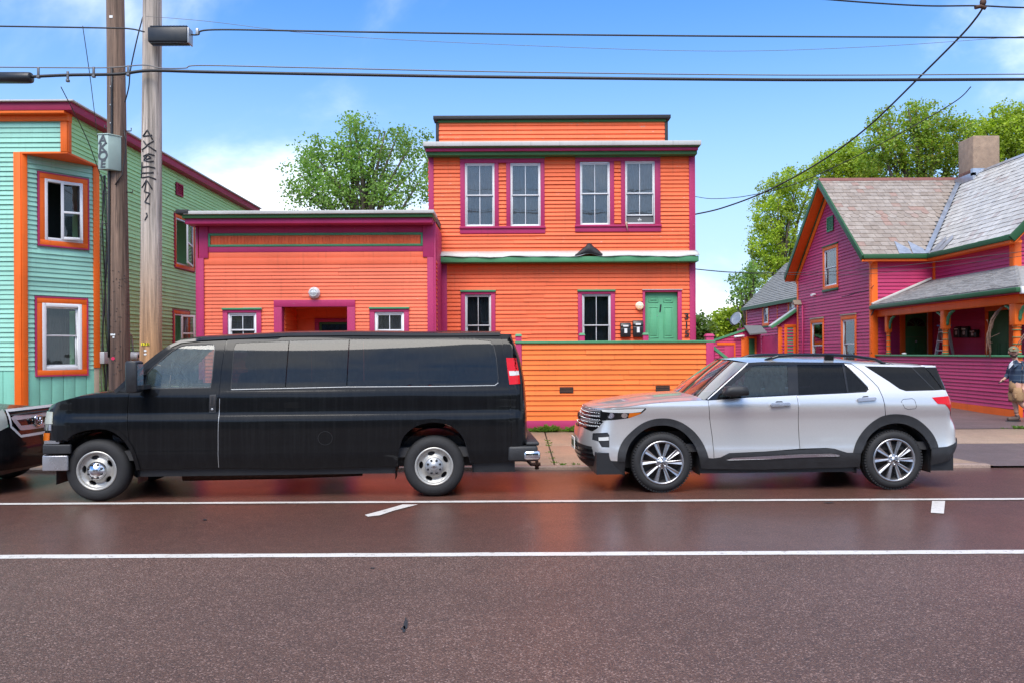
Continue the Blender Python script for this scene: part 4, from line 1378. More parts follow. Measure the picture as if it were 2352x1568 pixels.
for k, (dx_, w_) in enumerate(((-0.95, 0.42), (-0.50, 0.44))):
    x = EXW + dx_
    mb = MB(); mb.add([Vector((x, EYF, ZE)) + nrm * 0.05, Vector((x + w_, EYF, ZE)) + nrm * 0.05, Vector((x + w_, EYF, ZE)) + sdir * 0.28 + nrm * 0.05, Vector((x + w_ * .45, EYF, ZE)) + sdir * 0.62 + nrm * 0.05, Vector((x + .1, EYF, ZE)) + sdir * 0.75 + nrm * 0.05], [(0, 1, 2, 3, 4)])
    mb.build('tin_patch', 'valley_tin', ph)
for k in range(2):
    y = EYF - 0.15 - 0.42 * k
    mb = MB(); mb.add([Vector((EXW, y, ZE)) + nrm2 * 0.05, Vector((EXW, y - 0.4, ZE)) + nrm2 * 0.05, Vector((EXW, y - 0.35, ZE)) + sdir2 * 0.55 + nrm2 * 0.05, Vector((EXW, y - 0.02, ZE)) + sdir2 * 0.75 + nrm2 * 0.05], [(0, 1, 2, 3)])
    mb.build('tin_patch', 'valley_tin', ph)
# barge boards, soffits and eaves
def beam(name, a, b, w, hgt, mat, up=(0, 0, 1)):
    a, b = Vector(a), Vector(b)
    d = (b - a) / 2
    side = d.cross(Vector(up)).normalized()
    u2 = side.cross(d).normalized()
    mb = MB(); mb.obox((a + b) / 2, d, side * w / 2, u2 * hgt / 2); return mb.build(name, mat, ph, bevel=0.006)
yf2 = 2 * YMID - EYF
for yy in (EYF, yf2):
    beam('barge_board', (XGE - 0.02, yy, ZE - 0.10), (XGE - 0.02, YMID, ZR - 0.10), 0.06, 0.20, 'green_purple_house')
    beam('barge_soffit', (XGE + 0.2, yy, ZE - 0.215), (XGE + 0.2, YMID, ZR - 0.215), 0.44, 0.03, 'orange_trim')
    beam('barge_edge', (XGE + 0.015, yy, ZE - 0.215), (XGE + 0.015, YMID, ZR - 0.215), 0.03, 0.06, 'orange_trim')
    beam('rake_board', (XP - 0.035, yy + (0.2 if yy == EYF else -0.2), ZE - 0.25), (XP - 0.035, YMID, ZR - 0.42), 0.05, 0.24, 'orange_trim')
    beam('rake_board', (XP - 0.05, yy + (0.12 if yy == EYF else -0.12), ZE - 0.17), (XP - 0.05, YMID, ZR - 0.27), 0.06, 0.08, 'green_purple_house')
mb = MB(); mb.box((XGE, EYF - 0.06, ZE - 0.13), (EXW + 0.0, EYF + 0.06, ZE + 0.02)); mb.build('gutter', 'green_purple_house', ph, bevel=0.02)
mb = MB(); mb.box((XGE + .05, EYF, ZE - 0.20), (XW3, YN, ZE - 0.135)); mb.build('eave_board', 'orange_trim', ph)
mb = MB(); mb.box((EXW - 0.06, YFR, ZE - 0.13), (EXW + 0.06, EYF + 0.06, ZE + 0.02)); mb.build('gutter', 'green_purple_house', ph, bevel=0.02)
mb = MB(); mb.box((EXW, YFR + .05, ZE - 0.20), (XW3, EYF, ZE - 0.135)); mb.build('eave_board', 'orange_trim', ph)
for sg in (1,):
    beam('barge_board', (EXW, YFR - 0.02, ZE - 0.10), (XRI, YFR - 0.02, ZR - 0.10), 0.06, 0.20, 'green_purple_house')
    beam('barge_soffit', (EXW + 0.1, YFR + 0.2, ZE - 0.2), (XRI, YFR + 0.2, ZR - 0.215), 0.44, 0.03, 'orange_trim')
# chimney
ch = MB(); ch.box((16.55, 29.6, 7.5), (17.5, 30.6, 9.5)); ch = ch.build('chimney', 'stucco', ph, bevel=0.03)
for j in range(7):
    for i in range(5):
        z = 7.72 + j * 0.085
        mb = MB(); mb.box((16.535, 29.62 + i * 0.195 + (0.09 if j % 2 else 0), z), (16.56, 29.62 + i * 0.195 + 0.18 + (0.09 if j % 2 else 0), z + 0.07)); mb.build('brick', 'brick_red', ch)
        mb = MB(); mb.box((16.56 + i * 0.19 + (0.08 if j % 2 else 0), 29.585, z), (16.56 + i * 0.19 + 0.17 + (0.08 if j % 2 else 0), 29.605, z + 0.07)); mb.build('brick', 'brick_red', ch)
mb = MB(); mb.box((16.45, 29.45, 7.9), (16.56, 30.7, 8.15)); mb.box((16.45, 29.45, 8.05), (17.5, 29.6, 8.3)); mb.build('chimney_flashing', 'valley_tin', ch)

# ---- porch
XO, YO, ZEP, ZWP = 11.85, 19.35, 3.32, 4.15
roofp = MB()
roofp.prism([(XO, YN, ZEP), (XO, YO, ZEP), (XW3, YW4, ZWP), (XW3, YN, ZWP)], (0, 0, -0.06))
roofp.prism([(XO, YO, ZEP), (24, YO, ZEP), (24, YW4, ZWP), (XW3, YW4, ZWP)], (0, 0, -0.06))
roofp = roofp.build('porch_roof', 'shingle_porch', ph)
mb = MB()
nrw = 26
for j in range(nrw):
    f0, f1 = j / nrw, (j + 1.25) / nrw
    f1 = min(f1, 1.0)
    def q(f, e):
        return Vector((XO + (XW3 - XO) * f, (YN if e else YO + (YW4 - YO) * f), ZEP + (ZWP - ZEP) * f))
    up0, up1 = Vector((0, 0, 0.018)), Vector((0, 0, 0.006))
    y = YN
    yl = YO + (YW4 - YO) * f0
    k = 0
    while y > yl + 0.05:
        w_ = rn.uniform(0.26, 0.36)
        ya, yb = y - 0.004, max(yl, y - w_)
        y -= w_
        xa, xb = XO + (XW3 - XO) * f0, XO + (XW3 - XO) * f1
        za, zb = ZEP + (ZWP - ZEP) * f0, ZEP + (ZWP - ZEP) * f1
        lf_ = rn.uniform(0.012, 0.020)
        mb.prism([(xa, ya, za + lf_), (xa, yb, za + lf_), (xb, yb, zb + 0.005), (xb, ya, zb + 0.005)], (0, 0, -0.006))
stuff(mb.build('shingles', 'shingle_porch', roofp, label='weathered grey shingles of the porch roof'))
beam('flashing', (XO + 0.02, YN - 0.03, ZEP + 0.04), (XW3 - 0.1, YN - 0.03, ZWP + 0.04), 0.10, 0.07, 'white_flashing')
mb = MB(); mb.box((XO - 0.06, YO - 0.03, ZEP - 0.15), (XO + 0.05, YN, ZEP - 0.03)); mb.build('gutter', 'green_purple_house', ph, bevel=0.02)
mb = MB(); mb.box((XO + 0.051, YO - 0.07, ZEP - 0.19), (24, YO + 0.05, ZEP - 0.02)); mb.build('gutter', 'white_vinyl', ph, bevel=0.02)
XB = 12.12
mb = MB(); mb.box((XB - 0.09, YO + 0.28, 2.93), (XB + 0.09, YN, 3.15)); mb.build('porch_beam', 'orange_trim', ph, bevel=0.01)
mb = MB(); mb.box((XB + 0.091, YO + 0.30, 2.93), (24, YO + 0.48, 3.15)); mb.build('porch_beam', 'orange_trim', ph, bevel=0.01)
mb = MB(); mb.box((XO + 0.05, YO + 0.06, 3.151), (24, YW4, 3.19)); mb.box((XO + 0.05, YW4, 3.151), (XW3, YN, 3.19)); mb.build('porch_ceiling', 'magenta_wall', ph)
# porch parapet: boards, rail, orange base
XPW = 12.02
wp = Wall((XPW, YO + 0.35), (0, 1, 0), (-1, 0, 0))
PL = YN - YO - 0.35
zrl = 1.665
mb = MB()
backing(wp, ph, 'magenta_wall', [(0, 0.2), (PL, 0.2), (PL, zrl), (0, zrl)])
def zbase(a): return 0.40 + 0.020 * a
clapboards(wp, ph, 'magenta_wall', 0.42, zrl - 0.02, 0.092, 0.05, PL - 0.02, seed=61, name='porch_clapboard')
mb = MB(); mb.hexa([wp.p(-0.03, 0.12, 0.03), wp.p(PL, 0.25, 0.03), wp.p(PL, 0.25, -0.008), wp.p(-0.03, 0.12, -0.008), wp.p(-0.03, 0.40, 0.03), wp.p(PL, 0.50, 0.03), wp.p(PL, 0.50, -0.008), wp.p(-0.03, 0.40, -0.008)]); mb.build('base_board', 'orange_trim', ph)
wp.part('rail', 'green_trim', ph, -0.1, PL, zrl - 0.005, zrl + 0.045, -0.16, 0.06, bevel=0.008)
wq = Wall((XPW, YO + 0.35), (1, 0, 0), (0, -1, 0))
backing(wq, ph, 'magenta_wall', [(0, 0.15), (9, 0.15), (9, zrl), (0, zrl)])
clapboards(wq, ph, 'magenta_wall', 0.42, zrl - 0.02, 0.092, 0.12, 9, seed=62, as_stuff=True, name='porch_clapboard')
wq.part('rail', 'green_trim', ph, -0.05, 9, zrl - 0.005, zrl + 0.045, -0.16, 0.06, bevel=0.008)
wq.part('corner_board', 'orange_trim', ph, -0.03, 0.12, 0.1, zrl - .01, -0.01, 0.045)
mb = MB(); mb.box((XPW, YO + 0.4, 0.6), (XW3, YN, 0.72)); mb.build('porch_floor', 'bare_wood', ph)
# turned posts
def turned_post(px, w_):
    y = XB * F / (ray(px, 800)[0] * F)
    z0 = zrl + 0.045
    po = MB(); po.box((XB - w_ / 2, y - w_ / 2, 2.42), (XB + w_ / 2, y + w_ / 2, 2.93)); po = po.build('porch_post', 'orange_trim', ph, bevel=0.01)
    r = w_ * 0.40
    prof = [(r, 0.0), (r, 0.10), (r * 0.85, 0.12), (r * 0.95, 0.2), (r * 0.92, 0.5), (r * 0.82, 0.62), (r, 0.66), (r * 0.8, 0.70), (r * 1.1, 0.73), (r * 1.1, 0.77)]
    hgt = 2.42 - z0
    mb = MB(); mb.lathe((XB, y, z0), (0, 0, 1), [(a, b * hgt / 0.77) for a, b in prof], 20); mb.build('shaft', 'orange_trim', po)
    for f_ in (0.02, 0.14, 0.36, 0.58, 0.83, 0.93):
        t_ = 0.045 if f_ in (0.02, 0.93) else 0.018
        mb = MB(); mb.lathe((XB, y, z0 + f_ * hgt), (0, 0, 1), [(r * 0.8, 0), (r * 1.09, 0.003), (r * 1.09, t_), (r * 0.8, t_ + 0.003)], 20); mb.build('ring', 'green_trim', po)
    for sy in (-1, 1):
        pts = []
        for i in range(9):
            t = i / 8 * math.pi / 2
            pts.append((XB, y + sy * (w_ / 2 + 0.36 * (1 - math.cos(t))), 2.52 + 0.38 * math.sin(t)))
        mb = MB(); mb.tube(pts, [0.03, 0.045, 0.035, 0.05, 0.035, 0.05, 0.035, 0.045, 0.03], 6)
        if sy > 0 and px < 2050: continue
        mb.build('bracket', 'green_trim', po)
    return y
yp1 = turned_post(2041, 0.17)
yp2 = turned_post(2172, 0.20)
yp3 = turned_post(2336, 0.23)
# porch doors, in the short wall and in the front-wing wall
def porch_door(w_, a0, a1, z1, nm, light):
    casing(w_, ph, (a0, a1, 0.72, z1), 0.17, 'orange_trim', d=0.05)
    d_ = w_.part('door', nm, ph, a0, a1, 0.72, z1, 0.0, 0.035)
    aw_ = a1 - a0
    if light:
        n = 10
        c = (a0 + a1) / 2; zc_ = z1 - 0.44
        mb = MB(); mb.prism([w_.p(c + 0.30 * math.cos(math.pi * i / n), zc_ + 0.27 * math.sin(math.pi * i / n), 0.034) for i in range(n + 1)], w_.n * 0.006); mb.build('fanlight', 'black_gloss', d_)
        for i in (2, 4, 6, 8):
            mb = MB(); mb.tube([w_.p(c, zc_, 0.043), w_.p(c + 0.30 * math.cos(math.pi * i / n), zc_ + 0.27 * math.sin(math.pi * i / n), 0.043)], 0.008, 5); mb.build('fanlight_bar', nm, d_)
        mb = MB(); w_.slab(mb, a0 - 0.02, a1 + 0.02, z1, z1 + 0.02, 0.03, 0.056); w_.slab(mb, a1, a1 + 0.025, 0.72, z1, 0.03, 0.056); mb.build('weather_strip', 'white_flashing', ph)
        mb = MB(); mb.lathe(w_.p(c, 2.13, 0.035), w_.n, [(0.035, 0), (0.035, 0.015), (0, 0.02)], 12); mb.build('knocker', 'metal_grey', d_)
    for fa, fb in ((0.14, 0.45), (0.55, 0.86)):
        mb = MB(); frame_ring(mb, w_, a0 + fa * aw_, a0 + fb * aw_, 0.9, 2.05, 0.02, 0.03, 0.044); mb.build('panel', nm, d_)
    return d_
r = w2.rect(P6, 510, 845, 805, 1400)
porch_door(w2, r[0], r[1], r[3], 'green_door_dark', True)
r3 = w3.rect(P6, 1655, 780, 1935, 1300)
porch_door(w3, r3[0], r3[1], min(r3[3], 2.95), 'green_door_dark', False)
clapboards(w3, ph, 'magenta_wall', 0.75, 3.1, 0.115, 0.15, YN - YW4, [(r3[0] - 0.17, r3[1] + 0.17, 0, 3.2)], seed=55, name='inner_clapboard')

# ---- rear wing
XR2, YA2, YB2 = 12.5, 34.4, 44.0
wr = Wall((XR2, YA2), (0, 1, 0), (-1, 0, 0))
Z5 = lambda x, y: P5(x, y)
r1 = wr.rect(P5, 635, 745, 702, 985)
r2 = wr.rect(P5, 980, 690, 1058, 870)
r4 = wr.rect(P5, 640, 1200, 718, 1420)
backing(wr, ph, 'magenta_wall', [(0, PG), (YB2 - YA2, PG), (YB2 - YA2, 4.2), (0, 4.2)], [r1, r2, r4])
clapboards(wr, ph, 'magenta_wall', 0.5, 4.15, 0.14, 0.05, YB2 - YA2 - 0.15, [hole(r1, .14), hole(r2, .14), hole(r4, .14)], as_stuff=True, name='rear_clapboards', thick=0.055)
wr.part('corner_board', 'orange_trim', ph, YB2 - YA2 - 0.2, YB2 - YA2, 0.3, 4.2, -0.01, 0.04)
a_, _ = wr.pix(*P5(825, 830)); wr.part('corner_board', 'orange_trim', ph, a_ - .05, a_ + .05, 2.9, 4.15, -0.01, 0.045)
for r_ in (r1, r2, r4):
    window(wr, ph, r_, None, 1, 'white_vinyl', 0.05, 0.04, 'house_glass', 'curtain_dark', cdepth=0.2)
    casing(wr, ph, r_, 0.13, 'orange_trim', bottom=True)
    wr.part('sill', 'green_purple_house', ph, r_[0] - 0.15, r_[1] + 0.15, r_[2] - 0.2, r_[2] - 0.13, -0.008, 0.06)
roof_quad('rear_roof', [(XR2 - 0.2, YA2 + .1, 4.12), (14.65, YA2 + .1, 6.5), (14.65, YB2 + 0.2, 6.5), (XR2 - 0.2, YB2 + 0.2, 4.12)], 'shingle_grey')
roof_quad('rear_roof', [(17.0, YA2 + .1, 4.12), (14.65, YA2 + .1, 6.5), (14.65, YB2 + 0.2, 6.5), (17.0, YB2 + 0.2, 4.12)], 'shingle_grey')
mb = MB()
for j in range(22):
    f0, f1 = j / 22, (j + 1) / 22
    xa, xb = XR2 - 0.2 + (2.35) * f0, XR2 - 0.2 + 2.35 * f1
    za, zb = 4.12 + 2.38 * f0, 4.12 + 2.38 * f1
    y = YA2 + .1
    while y < YB2 + 0.2:
        w_ = rn.uniform(0.4, 0.6)
        l_ = rn.uniform(0.02, 0.035)
        y2 = min(y + w_, YB2 + .2)
        mb.prism([(xa, y, za + l_), (xa, y2 - 0.006, za + l_), (xb + .02, y2 - 0.006, zb + 0.012), (xb + .02, y, zb + 0.012)], (0, 0, -0.01))
        y = y2
stuff(mb.build('shingles', 'shingle_grey', ph, label='grey asphalt shingles of the rear wing'))
mb = MB(); mb.box((XR2 - 0.26, YA2, 3.98), (XR2 - 0.16, YB2 + .2, 4.14)); mb.build('gutter', 'green_purple_house', ph)
mb = MB(); mb.prism([(XR2, YB2 - .1, PG), (16.8, YB2 - .1, PG), (16.8, YB2 - .1, 4.2), (14.65, YB2 - .1, 6.45), (XR2, YB2 - .1, 4.2)], (0, .1, 0)); mb.build('back_wall', 'magenta_wall', ph)
# side entry with small lean-to roof between gable wall and rear wing
we = Wall((0, YFAR + 0.6), (1, 0, 0), (0, -1, 0))
XE = at(1775, 760, YFAR + 0.6).x
YE = YFAR + 0.6
backing(we, ph, 'magenta_wall', [(XE + .25, PG), (XP + 0.2, PG), (XP + 0.2, 3.5), (XE + .25, 2.9)])
clapboards(we, ph, 'magenta_wall', 0.5, 2.95, 0.13, XE + 0.35, XP + 0.15, [], as_stuff=True, name='entry_clapboards', thick=0.05)
we.part('corner_board', 'orange_trim', ph, XE + .22, XE + .40, PG, 2.85, -0.01, 0.04)
ed = we.rect(P5, 945, 1040, 1028, 1500)
casing(we, ph, (ed[0], ed[1], 0.4, ed[3]), 0.12, 'orange_trim', d=0.05)
we.part('door', 'green_door', ph, ed[0], ed[1], 0.4, ed[3], 0.0, 0.03)
ra, rb = Vector((XE - 0.12, YE - .15, 2.86)), Vector((XP + 0.1, YE - .15, 3.60))
mb = MB(); mb.prism([ra, rb, rb + Vector((0, 0.35, 0)), ra + Vector((0, 0.35, 0))], (0, 0, 0.05)); mb.build('entry_roof', 'white_flashing', ph)
beam('barge_board', ra + Vector((0, -0.01, -0.05)), rb + Vector((0, -0.01, -0.05)), 0.05, 0.12, 'green_trim')
mb = MB(); mb.box((XE + .25, YE + .02, PG), (XE + .35, YE + 2.4, 2.5)); mb.build('entry_wall', 'magenta_wall', ph)
# little gabled lamp hood and downpipe on the gable wall
hd = w1.pix(*P5(1135, 720)); c = w1.p(hd[0], hd[1], 0.15)
mb = MB(); mb.prism([c + Vector((-0.18, -0.16, -0.05)), c + Vector((-0.18, 0, 0.14)), c + Vector((-0.18, 0.16, -0.05)), c + Vector((-0.18, 0.10, -0.05)), c + Vector((-0.18, 0, 0.07)), c + Vector((-0.18, -0.10, -0.05))], (0.33, 0, 0)); mb.build('lamp_hood', 'bare_wood', ph)
pp = w1.pix(*P5(1175, 760))
mb = MB(); mb.tube([w1.p(pp[0], hd[1] - 0.1, 0.06), w1.p(pp[0], 0.4, 0.06)], 0.03, 8); mb.build('conduit', 'magenta_wall', ph)
cp = w1.pix(*P5(1335, 603)); mb = MB(); mb.tube([w1.p(cp[0], cp[1], 0.0), w1.p(cp[0], cp[1], 0.10), w1.p(cp[0] - 0.06, cp[1] - 0.02, 0.20)], [0.045, 0.05, 0.05], 10)
tag(mb.build('security_camera', 'white_vinyl'), 'small white round camera on the purple gable wall', 'camera')
# loose wire across the gable wall
mb = MB(); mb.tube([wallpt(w1, *P5(x, y), 0.03) for x, y in ((2110, 480), (2060, 540), (1870, 575), (1760, 615), (1680, 630))], 0.012, 5); mb.build('wall_cable', 'cable_black', ph)
mb = MB(); mb.tube([wallpt(w1, *P5(x, y), 0.03) for x, y in ((2120, 800), (2065, 910), (2058, 960), (2080, 1390))], 0.018, 5); mb.build('wall_cable', 'cable_black', ph)

# ---- shed at the back left with its gate
shed = thing('shed', 'low purple lean-to shed with green roof edge left of the rear wing', 'shed', (10.8, 38.5, 0.3))
ws = Wall((0, 38.0), (1, 0, 0), (0, -1, 0))
def wx(px, py): return ws.pix(px, py)
sl, sr = wx(*P5(-60, 1300))[0], wx(*P5(355, 1300))[0]
zl_, zr_ = wx(*P5(-60, 1240))[1], wx(*P5(355, 1090))[1]
backing(ws, shed, 'magenta_wall', [(sl, PG), (sr, PG), (sr, zr_), (sl, zl_)])
clapboards(ws, shed, 'magenta_wall', 0.5, zr_ - 0.03, 0.13, lambda z: sl if z < zl_ else sl + (z - zl_) / (zr_ - zl_) * (sr - sl), sr, [], as_stuff=True, name='clapboards')
a, b = ws.p(sl - .1, zl_ + 0.03, 0.1), ws.p(sr + .1, zr_ + 0.06, 0.1)
dd = (b - a) / 2
mb = MB(); mb.obox((a + b) / 2 + Vector((0, 0.1, 0)), dd, (0, 0.06, 0), (0, 0, 0.045)); mb.build('roof_edge', 'green_trim', shed)
gr_ = ws.rect(P5, 5, 1240, 250, 1600)
mb = MB(); ws.slab(mb, gr_[0], gr_[1], gr_[3] - 0.12, gr_[3], 0.0, 0.05); ws.slab(mb, gr_[1] - 0.06, gr_[1], 0.3, gr_[3] - .121, 0.0, 0.05); mb.build('door_frame', 'orange_trim', shed)
ws.part('door', 'magenta_wall', shed, gr_[0] + 0.35, gr_[1] - 0.07, 0.35, gr_[3] - 0.13, 0.0, 0.03)
ws.part('corner_board', 'orange_trim', shed, sr - 0.09, sr + 0.25, PG, zr_ - 0.3, -0.01, 0.06)
dg = ws.rect(P5, 425, 1190, 510, 1600)
ws.part('door', 'green_door_dark', shed, dg[0], dg[1], 0.3, dg[3], 0.0, 0.04)
casing(ws, shed, (dg[0], dg[1], 0.3, dg[3]), 0.09, 'orange_trim', d=0.05)
mb = MB(); a = ws.p(*wx(*P5(355, 1120)), 0.9); b = ws.p(*wx(*P5(540, 1100)), 0.0)
mb.prism([(sr + 0.05, 37.1, 2.55), (dg[1] + .3, 37.1, 2.62), (dg[1] + .3, 38.0, 2.95), (sr + 0.05, 38.0, 2.95)], (0, 0, 0.06)); mb.build('door_hood', 'roof_membrane', shed)
mb = MB(); mb.box((sl, 38.02, PG), (sr, 41, zl_ - .05)); mb.build('body', 'magenta_wall', shed)
mb = MB(); mb.box((sr, 38.02, PG), (dg[1] + .3, 39, 2.9)); mb.build('body', 'magenta_wall', shed)
mb = MB(); q0 = ws.p(*wx(*P5(225, 1168)), 0.15); q1 = ws.p(*wx(*P5(358, 1155)), 0.15); mb.tube([q0, q1], 0.05, 8); tag(mb.build('tube_light', 'white_vinyl'), 'white tube light fixed above the shed doorway', 'light')
# satellite dish on the shed roof
dsh = thing('satellite_dish', 'grey satellite dish on the shed roof beside the rear wing', 'satellite dish', ws.p(*wx(*P5(330, 1060)), -0.3))
cpos = ws.p(*wx(*P5(285, 925)), -0.3)
ax = Vector((-0.75, -0.45, 0.35)).normalized()
mb = MB(); mb.lathe(cpos, ax, [(0.0, -0.05), (0.13, -0.045), (0.24, -0.02), (0.33, 0.03), (0.335, 0.035), (0.24, -0.01), (0.13, -0.033), (0.0, -0.04)], 28); mb.build('reflector', 'metal_grey', dsh)
mb = MB(); mb.tube([cpos + Vector((0.05, 0, -0.1)), ROOT[dsh] + Vector((0.05, 0, 0.25)), ROOT[dsh]], 0.03, 8); mb.build('mast', 'metal_grey', dsh)
mb = MB(); mb.tube([cpos + Vector((0, 0, -0.38)), cpos + ax * 0.55 + Vector((0, 0, -0.25))], 0.018, 6); mb.ball(cpos + ax * 0.57 + Vector((0, 0, -0.24)), 0.06); mb.build('arm', 'metal_dark', dsh)

# ------------------------------------------------------------------ vehicles: body shells laid out on a plan outline with a leaning section
def table(pts):
    """smooth interpolation through (z, value) pairs"""
    def f(z):
        if z <= pts[0][0]: return pts[0][1]
        if z >= pts[-1][0]:
            (a, b), (c, d) = pts[-2], pts[-1]
            return d + (d - b) / (c - a) * (z - c)
        for i in range(len(pts) - 1):
            if z <= pts[i + 1][0]:
                p0, p1, p2, p3 = pts[max(i - 1, 0)], pts[i], pts[i + 1], pts[min(i + 2, len(pts) - 1)]
                t = (z - p1[0]) / (p2[0] - p1[0])
                m1 = (p2[1] - p0[1]) / max(1e-6, p2[0] - p0[0]) * (p2[0] - p1[0])
                m2 = (p3[1] - p1[1]) / max(1e-6, p3[0] - p1[0]) * (p2[0] - p1[0])
                return (2 * t**3 - 3 * t**2 + 1) * p1[1] + (t**3 - 2 * t**2 + t) * m1 + (-2 * t**3 + 3 * t**2) * p2[1] + (t**3 - t**2) * m2
    return f


def curve(pts, n=4):
    out = []
    for i in range(len(pts) - 1):
        p0, p1, p2, p3 = [Vector(pts[max(0, min(len(pts) - 1, i + k))]) for k in (-1, 0, 1, 2)]
        for k in range(n):
            t = k / n
            out.append(tuple(0.5 * ((2 * p1) + (p2 - p0) * t + (2 * p0 - 5 * p1 + 4 * p2 - p3) * t * t + (3 * p1 - p0 - 3 * p2 + p3) * t ** 3)))
    return out + [tuple(pts[-1])]


def inside(p, poly):
    x, y = p
    c = False
    n = len(poly)
    for i in range(n):
        (x0, y0), (x1, y1) = poly[i], poly[(i + 1) % n]
        if (y0 > y) != (y1 > y) and x < (x1 - x0) * (y - y0) / (y1 - y0) + x0:
            c = not c
    return c


class Car:
    def __init__(s, root, X0, Y0, th, W, xn, xr, axf, pf, axr, pr, e_side, e_front, e_rear, bow=0.02):
        s.root, s.W = root, W
        s.o = Vector((X0, Y0, 0)); s.th = th
        s.ux, s.uy = Vector((math.cos(th), math.sin(th), 0)), Vector((-math.sin(th), math.cos(th), 0))
        s.es, s.ef, s.er = table(e_side), table(e_front), table(e_rear)
        hw = W / 2
        pts = []
        for i in range(41):                      # front centre to side
            t = math.pi / 2 * (1 - i / 40)
            cx_, cy_ = math.cos(t) ** (2 / pf), math.sin(t) ** (2 / pf)
            pts.append((xn + axf * (1 - cy_), hw - hw * cx_) if False else (xn + axf * (1 - math.sin(t) ** (2 / pf)), hw * (1 - math.cos(t) ** (2 / pf))))
        pts = pts
        nside = 50
        a, b = xn + axf, xr - axr
        for i in range(1, nside):
            pts.append((a + (b - a) * i / nside, 0.0))
        for i in range(41):
            t = math.pi / 2 * i / 40
            pts.append((xr - axr * (1 - math.sin(t) ** (2 / pr)), hw * (1 - math.cos(t) ** (2 / pr))))
        xm = (a + b) / 2
        pts = [(x, y + bow * ((x - xm) / (xr - xm)) ** 2 * (1 if y < hw * 0.6 else (hw - y) / (hw * 0.4))) for x, y in pts]
        # resample evenly by arc length
        acc = [0.0]
        for i in range(1, len(pts)):
            acc.append(acc[-1] + math.dist(pts[i], pts[i - 1]))
        s.S = acc[-1]
        N = 260
        s.N = N
        s.plan = []
        j = 0
        for i in range(N + 1):
            q = s.S * i / N
            while j < len(acc) - 2 and acc[j + 1] < q: j += 1
            f = (q - acc[j]) / max(1e-9, acc[j + 1] - acc[j])
            s.plan.append((pts[j][0] + (pts[j + 1][0] - pts[j][0]) * f, pts[j][1] + (pts[j + 1][1] - pts[j][1]) * f))
        s.nin = []
        for i in range(N + 1):
            a_, b_ = s.plan[max(i - 2, 0)], s.plan[min(i + 2, N)]
            tx, ty = b_[0] - a_[0], b_[1] - a_[1]
            l = math.hypot(tx, ty)
            s.nin.append((-ty / l, tx / l))
        s.nin[0] = (1, 0); s.nin[N] = (-1, 0)
        s.wts = []
        for nx, ny in s.nin:
            def ss(v): v = min(1, max(0, (v - 0.25) / 0.7)); return v * v * (3 - 2 * v)
            s.wts.append((ss(nx), ss(-nx)))
        c = Vector((0, 0, H)) - s.o
        s.c = Vector((c.dot(s.ux), c.dot(s.uy), c.z))

    def lerp(s, arr, sv):
        t = min(s.N - 1e-6, max(0, sv / s.S * s.N)); i = int(t); f = t - i
        a, b = arr[i], arr[i + 1]
        return (a[0] + (b[0] - a[0]) * f, a[1] + (b[1] - a[1]) * f)

    def e(s, sv, z):
        wf, wr = s.lerp(s.wts, sv)
        return s.es(z) * (1 - wf - wr) + s.ef(z) * wf + s.er(z) * wr

    def p3(s, sv, z, inset=0.0):
        x, y = s.lerp(s.plan, sv)
        nx, ny = s.lerp(s.nin, sv)
        k = s.e(sv, z) + inset
        return Vector((x + nx * k, y + ny * k, z))

    def nrm(s, sv, z):
        h = 0.012
        a = s.p3(min(sv + h, s.S), z) - s.p3(max(sv - h, 0), z)
        b = s.p3(sv, z + h) - s.p3(sv, z - h)
        n = a.cross(b).normalized()
        nx, ny = s.lerp(s.nin, sv)
        if n.x * nx + n.y * ny > 0: n = -n
        return n

    def lray(s, px, py):
        u, v = ray(px, py)
        d = Vector((u, 1, v))
        return Vector((d.dot(s.ux), d.dot(s.uy), d.z))

    def on_plane(s, px, py, y):
        d = s.lray(px, py)
        t = (y - s.c.y) / d.y
        return s.c + d * t

    def inv(s, px, py, inset=0.0):
        d = s.lray(px, py)
        z = s.on_plane(px, py, 0.05).z
        best = None
        for it in range(5):
            pts = []
            for i in range(s.N + 1):
                wf, wr = s.wts[i]
                k = s.es(z) * (1 - wf - wr) + s.ef(z) * wf + s.er(z) * wr + inset
                pts.append((s.plan[i][0] + s.nin[i][0] * k, s.plan[i][1] + s.nin[i][1] * k))
            hit = None
            side = [(-(p[0] - s.c.x) * d.y + (p[1] - s.c.y) * d.x) for p in pts]
            for i in range(s.N):
                if side[i] * side[i + 1] <= 0 and side[i] != side[i + 1]:
                    f = side[i] / (side[i] - side[i + 1])
                    x = pts[i][0] + (pts[i + 1][0] - pts[i][0]) * f
                    y = pts[i][1] + (pts[i + 1][1] - pts[i][1]) * f
                    t = (y - s.c.y) / d.y
                    if hit is None or t < hit[0]:
                        hit = (t, (i + f) / s.N * s.S)
            if hit is None:
                i = min(range(s.N + 1), key=lambda k_: abs(side[k_]))
                hit = ((pts[i][1] - s.c.y) / d.y, i / s.N * s.S)
            z = s.c.z + d.z * hit[0]
            best = (hit[1], z)
        return best

    def pts(s, cf, lst):
        out = []
        for q in lst:
            out.append((q[1], q[2]) if q[0] == 's' else (s.inv(*cf(*q)) if len(q) == 2 else s.inv(*q[2](q[0], q[1]))))
        return out

